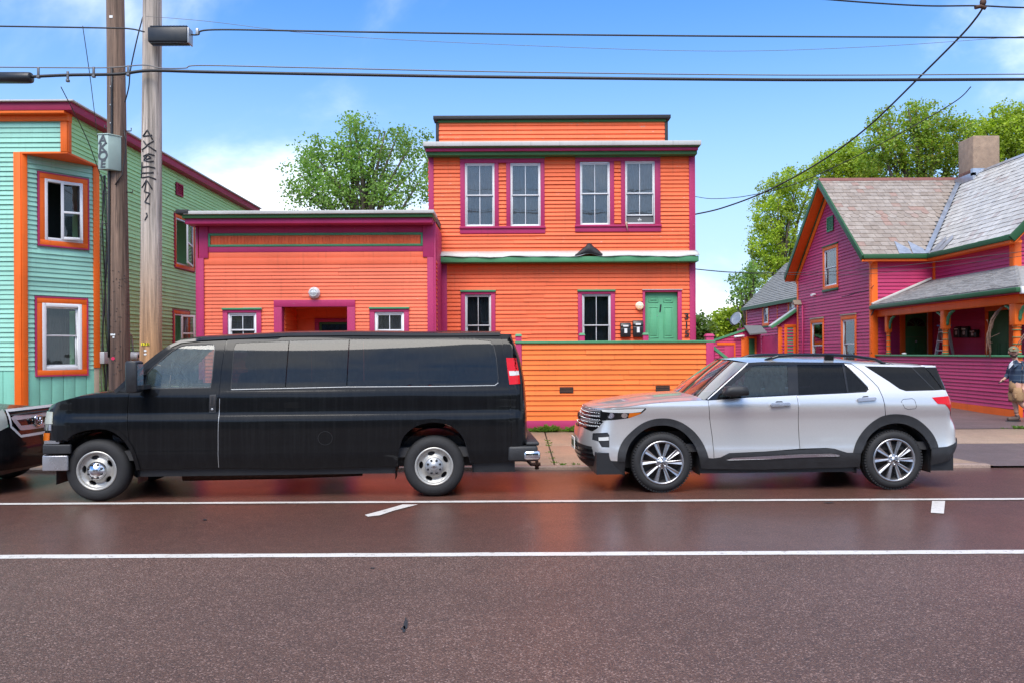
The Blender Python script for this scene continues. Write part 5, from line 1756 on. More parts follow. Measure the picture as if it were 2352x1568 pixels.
    def panel(s, name, mat, poly, holes=(), inset=0.0, parent=None, mirror=True, step=0.05, shrink=0.0, rim=0.0, label=None):
        """poly and holes are lists of (s, z)"""
        area = sum(poly[i][0] * poly[(i + 1) % len(poly)][1] - poly[(i + 1) % len(poly)][0] * poly[i][1] for i in range(len(poly)))
        sg = 1 if area > 0 else -1
        if shrink:
            n = len(poly); new = []
            for i in range(n):
                a, b, c = poly[i - 1], poly[i], poly[(i + 1) % n]
                e1 = Vector((b[0] - a[0], b[1] - a[1])); e2 = Vector((c[0] - b[0], c[1] - b[1]))
                if e1.length < 1e-6 or e2.length < 1e-6: new.append(b); continue
                e1.normalize(); e2.normalize()
                nn = Vector((-e1.y, e1.x)) + Vector((-e2.y, e2.x))
                if nn.length < 0.2: new.append(b); continue
                nn.normalize()
                k = shrink * sg / max(0.5, nn.dot(Vector((-e1.y, e1.x))))
                new.append((b[0] + nn.x * k, b[1] + nn.y * k))
            poly = new
        vs, es = [], []
        def loop(pl):
            d = []
            for i in range(len(pl)):
                a, b = pl[i], pl[(i + 1) % len(pl)]
                m = max(1, int(math.dist(a, b) / step))
                for k in range(m):
                    d.append((a[0] + (b[0] - a[0]) * k / m, a[1] + (b[1] - a[1]) * k / m))
            b0 = len(vs)
            vs.extend(Vector(p) for p in d)
            es.extend((b0 + i, b0 + (i + 1) % len(d)) for i in range(len(d)))
            return d
        outer = loop(poly)
        hl = [loop(h) for h in holes]
        nb = len(vs)
        x0, x1 = min(p[0] for p in poly), max(p[0] for p in poly)
        z0, z1 = min(p[1] for p in poly), max(p[1] for p in poly)
        ix = int((x1 - x0) / step) + 1; iz = int((z1 - z0) / step) + 1
        for i in range(ix):
            for k in range(iz):
                q = (x0 + (i + 0.5) * step, z0 + (k + 0.5) * step)
                if inside(q, outer) and not any(inside(q, h) for h in hl):
                    if min((v.x - q[0]) ** 2 + (v.y - q[1]) ** 2 for v in vs[:nb]) > (step * 0.4) ** 2:
                        vs.append(Vector(q))
        V, E, Fc, *_ = delaunay_2d_cdt(vs, es, [], 0, 1e-6)
        faces = []
        for f in Fc:
            c = ((V[f[0]].x + V[f[1]].x + V[f[2]].x) / 3, (V[f[0]].y + V[f[1]].y + V[f[2]].y) / 3)
            if inside(c, outer) and not any(inside(c, h) for h in hl):
                faces.append(tuple(f))
        P = [s.p3(v.x, v.y, inset) for v in V]
        Nn = [s.nrm(v.x, v.y) for v in V]
        fs = []
        for f in faces:
            g = (P[f[1]] - P[f[0]]).cross(P[f[2]] - P[f[0]])
            fs.append(f if g.dot(Nn[f[0]]) > 0 else f[::-1])
        if rim:
            b0 = len(P)
            m = len(outer)
            # boundary ring folded inwards
            ring = [s.p3(q[0], q[1], inset) for q in outer]
            rin = [p - s.nrm(q[0], q[1]) * rim for p, q in zip(ring, outer)]
            P = P + ring + rin
            Nn = Nn + [s.nrm(q[0], q[1]) for q in outer] * 2
            fs = fs + [(b0 + i, b0 + (i + 1) % m, b0 + m + (i + 1) % m, b0 + m + i) for i in range(m)]
        objs = []
        for mir in ((False, True) if mirror else (False,)):
            PP = [Vector((p.x, s.W - p.y, p.z)) for p in P] if mir else P
            NN = [Vector((n.x, -n.y, n.z)) for n in Nn] if mir else Nn
            FF = [f[::-1] for f in fs] if mir else fs
            me = bpy.data.meshes.new(name)
            me.from_pydata([tuple(p) for p in PP], [], FF)
            me.polygons.foreach_set('use_smooth', [True] * len(FF))
            me.materials.append(MAT[mat])
            me.normals_split_custom_set_from_vertices([tuple(n) for n in NN])
            o = bpy.data.objects.new(name, me)
            COL.objects.link(o)
            o.parent = parent or s.root
            ROOT[o] = Vector((0, 0, 0))
            if label: o['label'] = label
            objs.append(o)
        return objs[0]

    def seam(s, name, mat, line, width=0.03, inset=0.012, closed=False, parent=None, mirror=True):
        """a strip along a line of (s, z) points"""
        ln = []
        m = len(line)
        for i in range(m if closed else m - 1):
            a, b = line[i], line[(i + 1) % m]
            k = max(1, int(math.dist(a, b) / 0.04))
            ln += [(a[0] + (b[0] - a[0]) * j / k, a[1] + (b[1] - a[1]) * j / k) for j in range(k)]
        if not closed: ln.append(line[-1])
        n = len(ln)
        mb = MB()
        L, Rr = [], []
        for i in range(n):
            a = ln[i - 1] if (closed or i > 0) else ln[i]
            b = ln[(i + 1) % n] if (closed or i < n - 1) else ln[i]
            d = Vector((b[0] - a[0], b[1] - a[1]))
            if d.length < 1e-7: d = Vector((1, 0))
            d.normalize()
            L.append(s.p3(ln[i][0] - d.y * width / 2, ln[i][1] + d.x * width / 2, inset))
            Rr.append(s.p3(ln[i][0] + d.y * width / 2, ln[i][1] - d.x * width / 2, inset))
        fs = [(i, (i + 1) % n, n + (i + 1) % n, n + i) for i in range(n if closed else n - 1)]
        mb.add(L + Rr, fs, True)
        if mirror:
            m2 = MB(); m2.add([Vector((p.x, s.W - p.y, p.z)) for p in L + Rr], fs, True); s.put(m2, name, mat, parent)
        return s.put(mb, name, mat, parent)

    def put(s, mb, name, mat, parent=None, bevel=0.0, label=None):
        return mb.build(name, mat, parent or s.root, local=True, bevel=bevel, label=label)

    def loft(s, name, mat, edge, crown, n=14, fwd=0.0, parent=None, lift=0.0, power=2.0):
        """surface across the car between an edge line and its mirror image"""
        mb = MB()
        rows = []
        for i, p in enumerate(edge):
            c = crown[i] if isinstance(crown, (list, tuple)) else crown
            fw = fwd[i] if isinstance(fwd, (list, tuple)) else fwd
            row = []
            for k in range(n + 1):
                t = k / n
                w = 1 - abs(2 * t - 1) ** power
                row.append(Vector((p.x - fw * w, p.y + (s.W - 2 * p.y) * t, p.z + c * w + lift)))
            rows.append(row)
        m = n + 1
        mb.add([q for r_ in rows for q in r_], [(i * m + k, i * m + k + 1, (i + 1) * m + k + 1, (i + 1) * m + k) for i in range(len(rows) - 1) for k in range(n)], True)
        return s.put(mb, name, mat, parent)


def car_paint(name, col, metal, rough, streak, dirt=(0.06, 0.055, 0.05)):
    t = NT(name)
    co = t.coord()
    st = t.noise(t.coord((30, 30, 0.8)), 1.0, 5, 0.7)
    bl = t.noise(co, 2.0, 4, 0.6)
    f = t.remap(st, 0.40, 0.72, 0.0, streak, True)
    low = t.n('ShaderNodeSeparateXYZ', {0: t.coord()})
    base = t.mix(f, col, dirt)
    if metal > 0.5:
        fl = t.n('ShaderNodeTexVoronoi', {'Vector': co, 'Scale': 420})
        sp = t.n('ShaderNodeSeparateColor', {0: (fl, 'Color')})
        base = t.mix(1.0, base, t.remap((sp, 0), 0, 1, 0.93, 1.06), 'MULTIPLY')
    bs = t.bsdf(Base_Color=base, Metallic=metal, Roughness=t.remap(f, 0, 1, rough, rough + 0.25))
    bs.inputs['Coat Weight'].default_value = 1.0 if metal > 0.5 else 0.42
    bs.inputs['Specular IOR Level'].default_value = 0.5 if metal > 0.5 else 0.05
    t.put(bs, 'Coat Roughness', t.remap(st, 0.4, 0.72, 0.025, 0.025 + streak * 0.5))
    t.put(bs, 'Coat Normal', t.bump(t.noise(co, 1.4, 2), 0.03, 0.05))


car_paint('van_paint', (0.006, 0.0065, 0.0075), 0.0, 0.3, 0.16, (0.028, 0.030, 0.032))
car_paint('suv_paint', (0.68, 0.67, 0.655), 0.62, 0.32, 0.0, (0.4, 0.4, 0.4))
car_paint('dark_car_paint', (0.008, 0.008, 0.009), 0.0, 0.3, 0.1)
window_glass('van_glass_dark', tint=(0.035, 0.04, 0.04), refl=0.45, rough=0.03, dirt=0.05, dirtcol=(0.20, 0.23, 0.24), wavy=0.0)
window_glass('van_glass_front', tint=(0.55, 0.62, 0.60), refl=0.9, rough=0.02, dirt=0.16, dirtcol=(0.34, 0.46, 0.44), wavy=0.0)
window_glass('suv_glass_dark', tint=(0.03, 0.032, 0.036), refl=0.28, rough=0.06, dirt=0.03, dirtcol=(0.2, 0.22, 0.24), wavy=0.0)
window_glass('suv_glass_front', tint=(0.22, 0.27, 0.28), refl=0.5, rough=0.06, dirt=0.14, dirtcol=(0.20, 0.28, 0.30), wavy=0.0)
window_glass('lamp_cover', tint=(0.85, 0.87, 0.9), refl=1.2, rough=0.03, wavy=0.0)
window_glass('windscreen', tint=(0.42, 0.46, 0.46), refl=1.6, rough=0.03, dirt=0.06, wavy=0.0)
plain('tyre', (0.016, 0.016, 0.017), 0.75, var=0.3, scale=14, bump=0.25)
plain('steel_wheel', (0.46, 0.45, 0.42), 0.42, 0.55, var=0.14, scale=9)
plain('alloy', (0.40, 0.40, 0.41), 0.34, 0.95, var=0.06)
plain('hub_chrome', (0.62, 0.63, 0.65), 0.16, 1.0, var=0.05)
plain('cladding', (0.020, 0.021, 0.023), 0.55, var=0.25, scale=10, bump=0.15)
plain('seat_grey', (0.05, 0.05, 0.052), 0.8)
plain('bumper_grey', (0.34, 0.34, 0.36), 0.28, 0.55, var=0.1)


def lens(name, col, rough=0.08):
    t = NT(name)
    co = t.coord()
    wv = t.n('ShaderNodeTexWave', {'Vector': co, 'Scale': 22.0, 'Distortion': 0.0}, bands_direction='Z')
    b = t.bsdf(Base_Color=t.mix(t.remap((wv, 1), 0, 1, 0.55, 1.0), (0, 0, 0), col), Roughness=rough)
    b.inputs['Coat Weight'].default_value = 0.3
    b.inputs['Specular IOR Level'].default_value = 0.25


lens('lens_red', (0.75, 0.008, 0.012))
lens('lens_amber', (0.85, 0.20, 0.015))
lens('lens_clear', (0.50, 0.52, 0.45), 0.15)
lens('lens_white', (0.75, 0.76, 0.74), 0.15)


def wheel(car, x, yo, r, kind, front, mirror):
    """wheel > tyre, rim, hub; axis across the car"""
    W = car.W
    sgn = -1 if not mirror else 1
    ax = Vector((0, sgn, 0))                     # points outwards
    c = Vector((x, yo if not mirror else W - yo, r))
    wdt = 0.235
    holder = MB()
    # tyre
    rr = 0.232 if kind == 'steel' else 0.272
    prof = [(rr, -0.012), (rr + 0.015, 0.0), (rr + (r - rr) * 0.35, 0.012), (rr + (r - rr) * 0.7, 0.004), (r - 0.02, -0.018), (r - 0.004, -0.045),
            (r, -0.07), (r, -wdt + 0.07), (r - 0.004, -wdt + 0.045), (rr + (r - rr) * 0.5, -wdt - 0.004), (rr, -wdt + 0.012)]
    holder.lathe(c, ax, prof, 64, closed=True)
    w = car.put(holder, 'wheel', 'tyre')
    if kind == 'alloy':
        mb = MB()
        for k in range(64):
            t = 2 * math.pi * k / 64
            rad = Vector((math.cos(t), 0, math.sin(t))); tan = Vector((-math.sin(t), 0, math.cos(t)))
            mb.obox(c + rad * (r - 0.012) + ax * -0.035, rad * 0.012, tan * 0.011, ax * 0.022)
            mb.obox(c + rad * (r - 0.003) + ax * (-0.095 - 0.012 * (k % 2)), rad * 0.006, tan * 0.012, ax * 0.035)
        car.put(mb, 'tread', 'tyre', w)
    # rim barrel and lip
    mb = MB()
    mb.lathe(c, ax, [(rr + 0.012, 0.002), (rr + 0.004, 0.010), (rr - 0.010, 0.006), (rr - 0.018, -0.02), (rr - 0.03, -0.06), (rr - 0.035, -0.19)], 64)
    car.put(mb, 'rim', 'steel_wheel' if kind == 'steel' else 'alloy', w)
    mb = MB(); mb.lathe(c, ax, [(rr - 0.03, -0.15), (0.0, -0.15)], 40); car.put(mb, 'brake_drum', 'metal_dark', w)
    if kind == 'steel':
        depth = table([(0.0, 0.0), (0.06, 0.002), (0.115, -0.004), (0.14, -0.03), (0.17, -0.038), (0.195, -0.028), (0.212, -0.006), (0.222, -0.02)])
        vs, es, hl = [], [], []
        def loop(pl):
            b0 = len(vs); vs.extend(Vector(p) for p in pl); es.extend((b0 + i, b0 + (i + 1) % len(pl)) for i in range(len(pl)))
        out = [(0.222 * math.cos(2 * math.pi * i / 64), 0.222 * math.sin(2 * math.pi * i / 64)) for i in range(64)]
        loop(out)
        for k in range(5):
            t = math.pi / 2 + 0.22 + 2 * math.pi * k / 5
            cc = Vector((0.166 * math.cos(t), 0.166 * math.sin(t))); rd = Vector((math.cos(t), math.sin(t))); tn = Vector((-rd.y, rd.x))
            h = [tuple(cc + tn * (0.047 * math.cos(2 * math.pi * i / 18)) + rd * (0.026 * math.sin(2 * math.pi * i / 18))) for i in range(18)]
            hl.append(h); loop(h)
        for ring in (0.03, 0.06, 0.085, 0.105, 0.12, 0.135, 0.15, 0.17, 0.19, 0.202, 0.212):
            for i in range(40):
                q = (ring * math.cos(2 * math.pi * i / 40), ring * math.sin(2 * math.pi * i / 40))
                if not any(inside(q, h) for h in hl): vs.append(Vector(q))
        V, E, Fc, *_ = delaunay_2d_cdt(vs, es, [], 0, 1e-6)
        keep = []
        for f in Fc:
            m = sum((V[i] for i in f), Vector((0, 0))) / 3
            if m.length < 0.222 and not any(inside(tuple(m), h) for h in hl): keep.append(tuple(f))
        mb = MB(); mb.add([c + Vector((v.x, 0, v.y)) + ax * (depth(v.length) - 0.01) for v in V], keep, True)
        for h in hl:
            n = len(h)
            mb.add([c + Vector((q[0], 0, q[1])) + ax * (-0.045) for q in h] + [c + Vector((q[0], 0, q[1])) + ax * (-0.07) for q in h], [(i, (i + 1) % n, n + (i + 1) % n, n + i) for i in range(n)], True)
        car.put(mb, 'wheel_disc', 'steel_wheel', w)
        bulge = 0.045 if front else 0.015
        mb = MB(); mb.lathe(c, ax, [(0.118, -0.012), (0.116, 0.004), (0.10, 0.012 + bulge * 0.5), (0.06, bulge + 0.012), (0.05, bulge + 0.018), (0.048, bulge + 0.02), (0.0, bulge + 0.021)], 40); hub = car.put(mb, 'hub_cap', 'hub_chrome' if front else 'metal_grey', w)
        for k in range(8):
            t = 2 * math.pi * (k + 0.5) / 8
            p = c + Vector((0.084 * math.cos(t), 0, 0.084 * math.sin(t)))
            mb = MB(); mb.lathe(p, ax, [(0.016, 0.0), (0.016, bulge * 0.7 + 0.016), (0.013, bulge * 0.7 + 0.022), (0.0, bulge * 0.7 + 0.022)], 10); car.put(mb, 'wheel_nut', 'black_plastic', hub)
        # emblem of two crossed bars on the cap
        mb = MB()
        b0 = c + ax * (bulge + 0.022)
        xs_ = -sgn
        for q in ([(-0.036, -0.008), (0.026, -0.008), (0.036, 0.008), (-0.026, 0.008)], [(-0.014, -0.015), (0.008, -0.015), (0.014, 0.015), (-0.008, 0.015)]):
            mb.prism([b0 + Vector((a * xs_, 0, b)) for a, b in q], ax * 0.004)
        car.put(mb, 'emblem', 'hub_chrome', hub)
    else:
        for k in range(5):
            for sd in (-1, 1):
                t0 = math.pi / 2 + 2 * math.pi * k / 5 + sd * 0.20
                t1 = math.pi / 2 + 2 * math.pi * k / 5 + sd * 0.305
                if front: t0 += 0.0
                p0 = Vector((math.cos(t0), 0, math.sin(t0))) * 0.055
                p1 = Vector((math.cos(t1), 0, math.sin(t1))) * 0.262
                d = (p1 - p0); tn = Vector((-d.z, 0, d.x)).normalized()
                mb = MB()
                w0, w1 = 0.014, 0.030
                f0, f1 = -0.012, -0.004
                ridge0, ridge1 = 0.004, 0.006
                o = c
                vs = [o + p0 - tn * w0 + ax * f0, o + p0 + ax * (f0 + ridge0 + 0.004), o + p0 + tn * w0 + ax * f0, o + p0 + tn * w0 - ax * 0.05, o + p0 - tn * w0 - ax * 0.05,
                      o + p1 - tn * w1 + ax * f1, o + p1 - tn * w1 * 0.1 * sd + ax * (f1 - 0.012), o + p1 + tn * w1 + ax * f1, o + p1 + tn * w1 * 0.8 - ax * 0.05, o + p1 - tn * w1 * 0.8 - ax * 0.05]
                mb.add(vs, [(0, 1, 6, 5), (1, 2, 7, 6), (2, 3, 8, 7), (3, 4, 9, 8), (4, 0, 5, 9), (0, 4, 3, 2, 1), (5, 6, 7, 8, 9)])
                car.put(mb, 'spoke', 'alloy', w)
        mb = MB(); mb.lathe(c, ax, [(0.085, -0.05), (0.082, -0.012), (0.07, -0.004), (0.036, -0.010), (0.034, 0.002), (0.0, 0.004)], 40); hub = car.put(mb, 'hub_cap', 'alloy', w)
        for k in range(5):
            t = math.pi / 2 + 2 * math.pi * (k + (0 if front else 0.5)) / 5
            p = c + Vector((0.058 * math.cos(t), 0, 0.058 * math.sin(t)))
            mb = MB(); mb.lathe(p, ax, [(0.0135, -0.01), (0.0135, 0.006), (0.010, 0.012), (0.0, 0.013)], 12); car.put(mb, 'wheel_nut', 'hub_chrome', hub)
        mb = MB()
        n = 18
        mb.prism([c + ax * 0.004 + Vector((0.022 * math.cos(2 * math.pi * i / n) * 1.0 + 0.004 * math.sin(2 * math.pi * i / n), 0, 0.010 * math.sin(2 * math.pi * i / n) + 0.006 * math.cos(2 * math.pi * i / n))) for i in range(n)], ax * 0.002)
        car.put(mb, 'emblem', 'metal_dark', hub)
    return w


def chassis(car, x0, x1, wheels, z0, z1, r):
    """dark underbody and wheel housings"""
    W = car.W
    mb = MB()
    xs_ = [x0] + [q for wx_ in wheels for q in (wx_ - r - 0.10, wx_ + r + 0.10)] + [x1]
    for i in range(0, len(xs_), 2):
        mb.box((xs_[i], 0.10, z0), (xs_[i + 1], W - 0.10, z1))
    for wx_ in wheels:
        mb.box((wx_ - r - 0.10, 0.36, z0 + 0.05), (wx_ + r + 0.10, W - 0.36, z1 + 0.25))
    ub = car.put(mb, 'underbody', 'black_plastic')
    for wx_ in wheels:
        for ys, ye in ((0.06, 0.40), (W - 0.40, W - 0.06)):
            mb = MB()
            n = 20
            R_ = r + 0.105
            A = [Vector((wx_ + R_ * math.cos(math.pi * i / n), ys, r + R_ * math.sin(math.pi * i / n) * 0.98)) for i in range(n + 1)]
            A = [Vector((A[0].x, ys, 0.22))] + A + [Vector((A[-1].x, ys, 0.22))]
            B = [Vector((p.x, ye, p.z)) for p in A]
            m = len(A)
            mb.add(A + B, [(i, i + 1, m + i + 1, m + i) for i in range(m - 1)], True)
            car.put(mb, 'wheel_housing', 'black_plastic', ub)
    return ub


def seat(car, x, y, z, w=0.5, mat='seat_grey', parent=None, h=0.62):
    mb = MB()
    mb.box((x - 0.25, y - w / 2, z), (x + 0.25, y + w / 2, z + 0.16))
    mb.obox((x + 0.27, y, z + 0.12 + h / 2), (0.06, 0, 0.0), (0, w / 2, 0), (0.09, 0, h / 2))
    mb.box((x + 0.33, y - 0.13, z + h + 0.16), (x + 0.42, y + 0.13, z + h + 0.34))
    return car.put(mb, 'seat', mat, parent, bevel=0.04)

# ------------------------------------------------------------------ the silver SUV
th = math.atan2(0.14, 3.07)
sx0, sy0 = 1.942, 10.71 - 0.045
suv = thing('parked_suv', 'silver SUV with black cladding and tinted rear windows parked beside the orange porch', 'car', (sx0, sy0, 0), th)
C4 = crop(1700, 1020, 3.137)
C5 = crop(2300, 1020, 3.1355)
B7 = crop(2072, 780, 2.352)
car = Car(suv, sx0, sy0, th, 1.98, -1.02, 4.09, 0.70, 2.7, 0.42, 3.0,
          [(0.2, 0.09), (0.31, 0.055), (0.45, 0.016), (0.54, 0.017), (0.60, 0.026), (0.70, 0.034), (0.82, 0.036), (0.95, 0.028), (1.05, 0.006), (1.12, 0.0), (1.17, 0.012), (1.21, 0.022), (1.27, 0.045), (1.33, 0.075), (1.45, 0.135), (1.58, 0.20), (1.66, 0.25), (1.71, 0.31)],
          [(0.18, 0.30), (0.25, 0.16), (0.31, 0.08), (0.40, 0.03), (0.56, 0.0), (0.70, 0.01), (0.82, 0.035), (0.97, 0.08), (1.08, 0.135), (1.15, 0.24)],
          [(0.25, 0.22), (0.43, 0.06), (0.55, 0.0), (0.67, 0.0), (0.81, 0.01), (0.98, 0.075), (1.12, 0.09), (1.235, 0.145), (1.317, 0.23), (1.47, 0.35), (1.62, 0.47), (1.70, 0.54)])
c4 = lambda l: car.pts(C4, l)
c5 = lambda l: car.pts(C5, l)
c7 = lambda l: car.pts(B7, l)
SM = car.S
arch_fo = c4([(480, 1138), (490, 1040), (530, 950), (600, 870), (700, 790), (800, 748), (900, 735), (1000, 745), (1100, 785), (1200, 860), (1270, 950), (1310, 1030), (1335, 1108)])
arch_fi = c4([(550, 1142), (562, 1060), (600, 965), (680, 875), (780, 815), (900, 797), (1000, 812), (1090, 857), (1160, 925), (1220, 1015), (1250, 1110), (1265, 1205)])
arch_ro = c5([(815, 1058), (840, 970), (890, 880), (960, 800), (1040, 740), (1115, 707), (1220, 695), (1330, 708), (1420, 745), (1500, 810), (1560, 880), (1600, 960), (1612, 1008)])
arch_ri = c5([(880, 1185), (886, 1060), (910, 1000), (955, 912), (1012, 852), (1090, 803), (1200, 777), (1300, 787), (1400, 832), (1470, 892), (1520, 962), (1548, 1022), (1553, 1085), (1540, 1168)])
arch_fo, arch_fi, arch_ro, arch_ri = map(curve, (arch_fo, arch_fi, arch_ro, arch_ri))
seam1 = c4([(1331, 561), (1345, 720), (1370, 900), (1385, 1040), (1388, 1112)])
seam2 = c5([(243, 215), (285, 515), (300, 800), (315, 1020)])
seam3 = c5([(722, 215), (800, 222), (900, 292), (1000, 388), (1050, 442), (1095, 540), (1115, 650), (1118, 707)])
dbot = c4([(1388, 1112), (1450, 1102), (1530, 1062), (1880, 1046)]) + c5([(310, 1026)])
dbot2 = c5([(315, 1024), (560, 1012), (640, 1020), (700, 1040), (760, 1058), (815, 1058)])
hood_edge = c4([(205, 628), (330, 634), (550, 622), (800, 590), (1050, 570), (1275, 558)])
belt_f = c7([(122, 984), (390, 966), (752, 951)])
belt_r = c7([(757, 950), (1100, 934), (1238, 926)])
dlo = c7([(100, 984), (410, 725), (500, 719), (690, 720), (1078, 724), (1150, 783), (1252, 893), (1254, 905), (1238, 926), (1100, 934), (750, 951), (390, 966), (160, 981)])
roof_line = c7([(404, 722), (500, 716), (690, 717), (1078, 721), (1220, 739), (1450, 745), (1640, 750)])
head = c4([(316, 648), (560, 640), (745, 635), (751, 645), (700, 690), (590, 730), (480, 745), (325, 755)])
tail = c5([(1555, 535), (1735, 520), (1770, 538), (1782, 600), (1778, 690), (1765, 712), (1720, 650), (1680, 600), (1610, 595)])
qglass = c5([(920, 241), (1360, 250), (1490, 247), (1662, 463), (1580, 469), (1310, 476), (1250, 456), (1150, 386)])
fog = c4([(245, 872), (385, 866), (402, 890), (402, 1006), (330, 1002), (300, 950), (240, 932)])
grl = c4([(200, 624), (312, 650), (326, 752), (345, 766), (285, 830), (240, 856), (150, 812), (140, 780)])
zg0, zg1 = grl[-2][1], grl[0][1]
# front clip: fender with bonnet edge, headlight hole and wheel arch
front = [('s', 0, 1.02)] + [(200, 624)]
fend = [(0.0, zg1 + 0.01)] + hood_edge + seam1[:1] + seam1[1:] + arch_fo[::-1] + c4([(290, 1120), (250, 1075), (235, 1000)]) + [(0.0, 0.60)]
grill_hole = [(0.0, zg1 - 0.005)] + grl[:-1] + [(0.0, zg0 - 0.02)]
grill_hole = [(max(0.02, a), b) for a, b in grill_hole]
car.panel('front_wing', 'suv_paint', fend, [head, fog, grill_hole], shrink=0.004)
car.panel('headlight', 'black_gloss', head, inset=0.005, label='dark headlamp')
hp = lambda l: c4(l)
car.panel('daytime_strip', 'lens_white', hp([(325, 650), (560, 645), (735, 640), (700, 672), (590, 682), (340, 668)]), inset=-0.001, step=0.03)
car.panel('indicator', 'lens_amber', hp([(590, 684), (705, 676), (690, 692), (590, 728), (580, 722)]), inset=-0.001, step=0.03)
for (cx_, cy_, r_) in ((415, 706, 34), (545, 706, 30)):
    q = c4([(cx_ + r_ * math.cos(i * math.pi / 6), cy_ + r_ * 0.8 * math.sin(i * math.pi / 6)) for i in range(12)])
    car.panel('lamp_unit', 'chrome', q, inset=0.001, step=0.03)
car.panel('grille', 'black_gloss', grill_hole, inset=0.03)
for zf_ in (0.12, 0.37, 0.62, 0.88):
    z = zg0 + (zg1 - zg0) * zf_
    srow = min(a for a, b in grl if True)
    car.seam('grille_bar', 'metal_grey', [(0.0, z - 0.01), (0.55, z - 0.0), (0.80, z + 0.01)], width=0.020, inset=0.012)
mb = MB()
for i in range(15):
    for j in range(6):
        sv, z = 0.03 + i * 0.055 + (0.027 if j % 2 else 0), zg0 + 0.03 + (zg1 - zg0 - 0.05) * j / 5
        for mir in (0, 1):
            p = car.p3(sv, z, 0.018)
            if mir: p = Vector((p.x, car.W - p.y, p.z))
            mb.box(p - Vector((0.008, 0.011, 0.009)), p + Vector((0.008, 0.011, 0.009)))
stuff(car.put(mb, 'grille_studs', 'chrome', bevel=0.004))
mb = MB(); n = 24; p = car.p3(0, (zg0 + zg1) / 2, -0.01)
mb.prism([p + Vector((0, 0.11 * math.cos(2 * math.pi * i / n), 0.045 * math.sin(2 * math.pi * i / n))) for i in range(n)], (-0.012, 0, 0)); car.put(mb, 'badge', 'metal_dark')
car.panel('fog_surround', 'cladding', fog, inset=0.012, rim=0.0)
car.panel('fog_lamp', 'lens_white', c4([(298, 912), (395, 906), (397, 940), (300, 944)]), inset=0.004, step=0.03)
# lower bumper, plate
low = [(0.0, 0.60)] + c4([(235, 1000), (250, 1075), (290, 1120), (480, 1138), (550, 1142), (548, 1262), (400, 1232), (250, 1182)]) + [(0.0, 0.24)]
car.panel('bumper', 'cladding', low, inset=0.0)
for z in (0.40, 0.46, 0.52):
    car.seam('bumper_slat', 'black_gloss', [(0.0, z), (0.75, z + 0.01)], width=0.035, inset=-0.003)
mb = MB(); p = car.p3(0, 0.56, -0.02); mb.box((p.x - 0.012, p.y - 0.155, 0.49), (p.x, p.y + 0.155, 0.65)); pl_ = car.put(mb, 'number_plate', 'sticker_white')
plain('plate_green', (0.02, 0.10, 0.04), 0.5)
mb = MB(); mb.box((p.x - 0.014, p.y - 0.13, 0.53), (p.x - 0.012, p.y + 0.13, 0.61)); car.put(mb, 'plate_face', 'plate_green', pl_)
# doors
d1 = [seam1[0]] + belt_f[1:] + c5([(285, 515), (300, 800), (315, 1020)]) + dbot[::-1][1:] + seam1[::-1][1:-1]
door1 = car.panel('door', 'suv_paint', d1, shrink=0.005, rim=0.012)
d2 = c5([(285, 514)]) + belt_r[1:] + c5([(962, 452), (956, 440), (740, 225), (722, 216)]) + seam3[1:] + arch_ro[:20][::-1] + dbot2[::-1][1:-1] + c5([(315, 1020), (300, 800)])
door2 = car.panel('door', 'suv_paint', d2, shrink=0.005, rim=0.012)
quarter = seam3 + arch_ro[21:] + c5([(1700, 1000), (1790, 945), (1834, 918)]) + [(SM, 0.70)] + [(SM, 1.66)] + c5([(1490, 238), (1300, 228), (1000, 222), (900, 215)])
car.panel('quarter_panel', 'suv_paint', quarter, [qglass, tail], shrink=0.004)
car.seam('door_gap', 'black_gloss', seam1); car.seam('door_gap', 'black_gloss', seam3); car.seam('door_gap', 'black_gloss', seam2)
# glass house
car.panel('window_surround', 'black_gloss', dlo, [c7([(196, 964), (320, 851), (440, 745), (500, 738), (682, 737), (690, 945), (380, 961)]), c7([(752, 736), (1068, 735), (1104, 930), (762, 945)]), c7([(1086, 738), (1150, 800), (1245, 897), (1233, 919), (1116, 928)])], inset=0.004)
car.panel('window', 'suv_glass_front', c7([(190, 967), (320, 848), (440, 742), (500, 735), (685, 734), (693, 948), (380, 964)]), inset=0.010)
car.panel('window', 'suv_glass_dark', c7([(749, 733), (1070, 732), (1107, 933), (759, 948)]), inset=0.010)
car.panel('window', 'suv_glass_dark', c7([(1083, 735), (1150, 797), (1248, 897), (1235, 922), (1113, 931)]), inset=0.010)
car.panel('window', 'suv_glass_dark', qglass, inset=0.006)
car.seam('window_divider', 'black_gloss', c5([(1362, 250), (1582, 468)]), width=0.016, inset=0.003)
car.seam('roof_trim', 'suv_paint', c7([(120, 978), (404, 722)]), width=0.012, inset=-0.004)
rear_glass = [(SM, 1.25)] + [car.inv(*C5(1662, 463))] + [car.inv(*C5(1495, 252))] + [(SM, 1.60)]
rear_glass[0] = (SM, rear_glass[1][1]); rear_glass[3] = (SM, rear_glass[2][1])
car.panel('rear_window', 'suv_glass_dark', rear_glass, inset=-0.004)
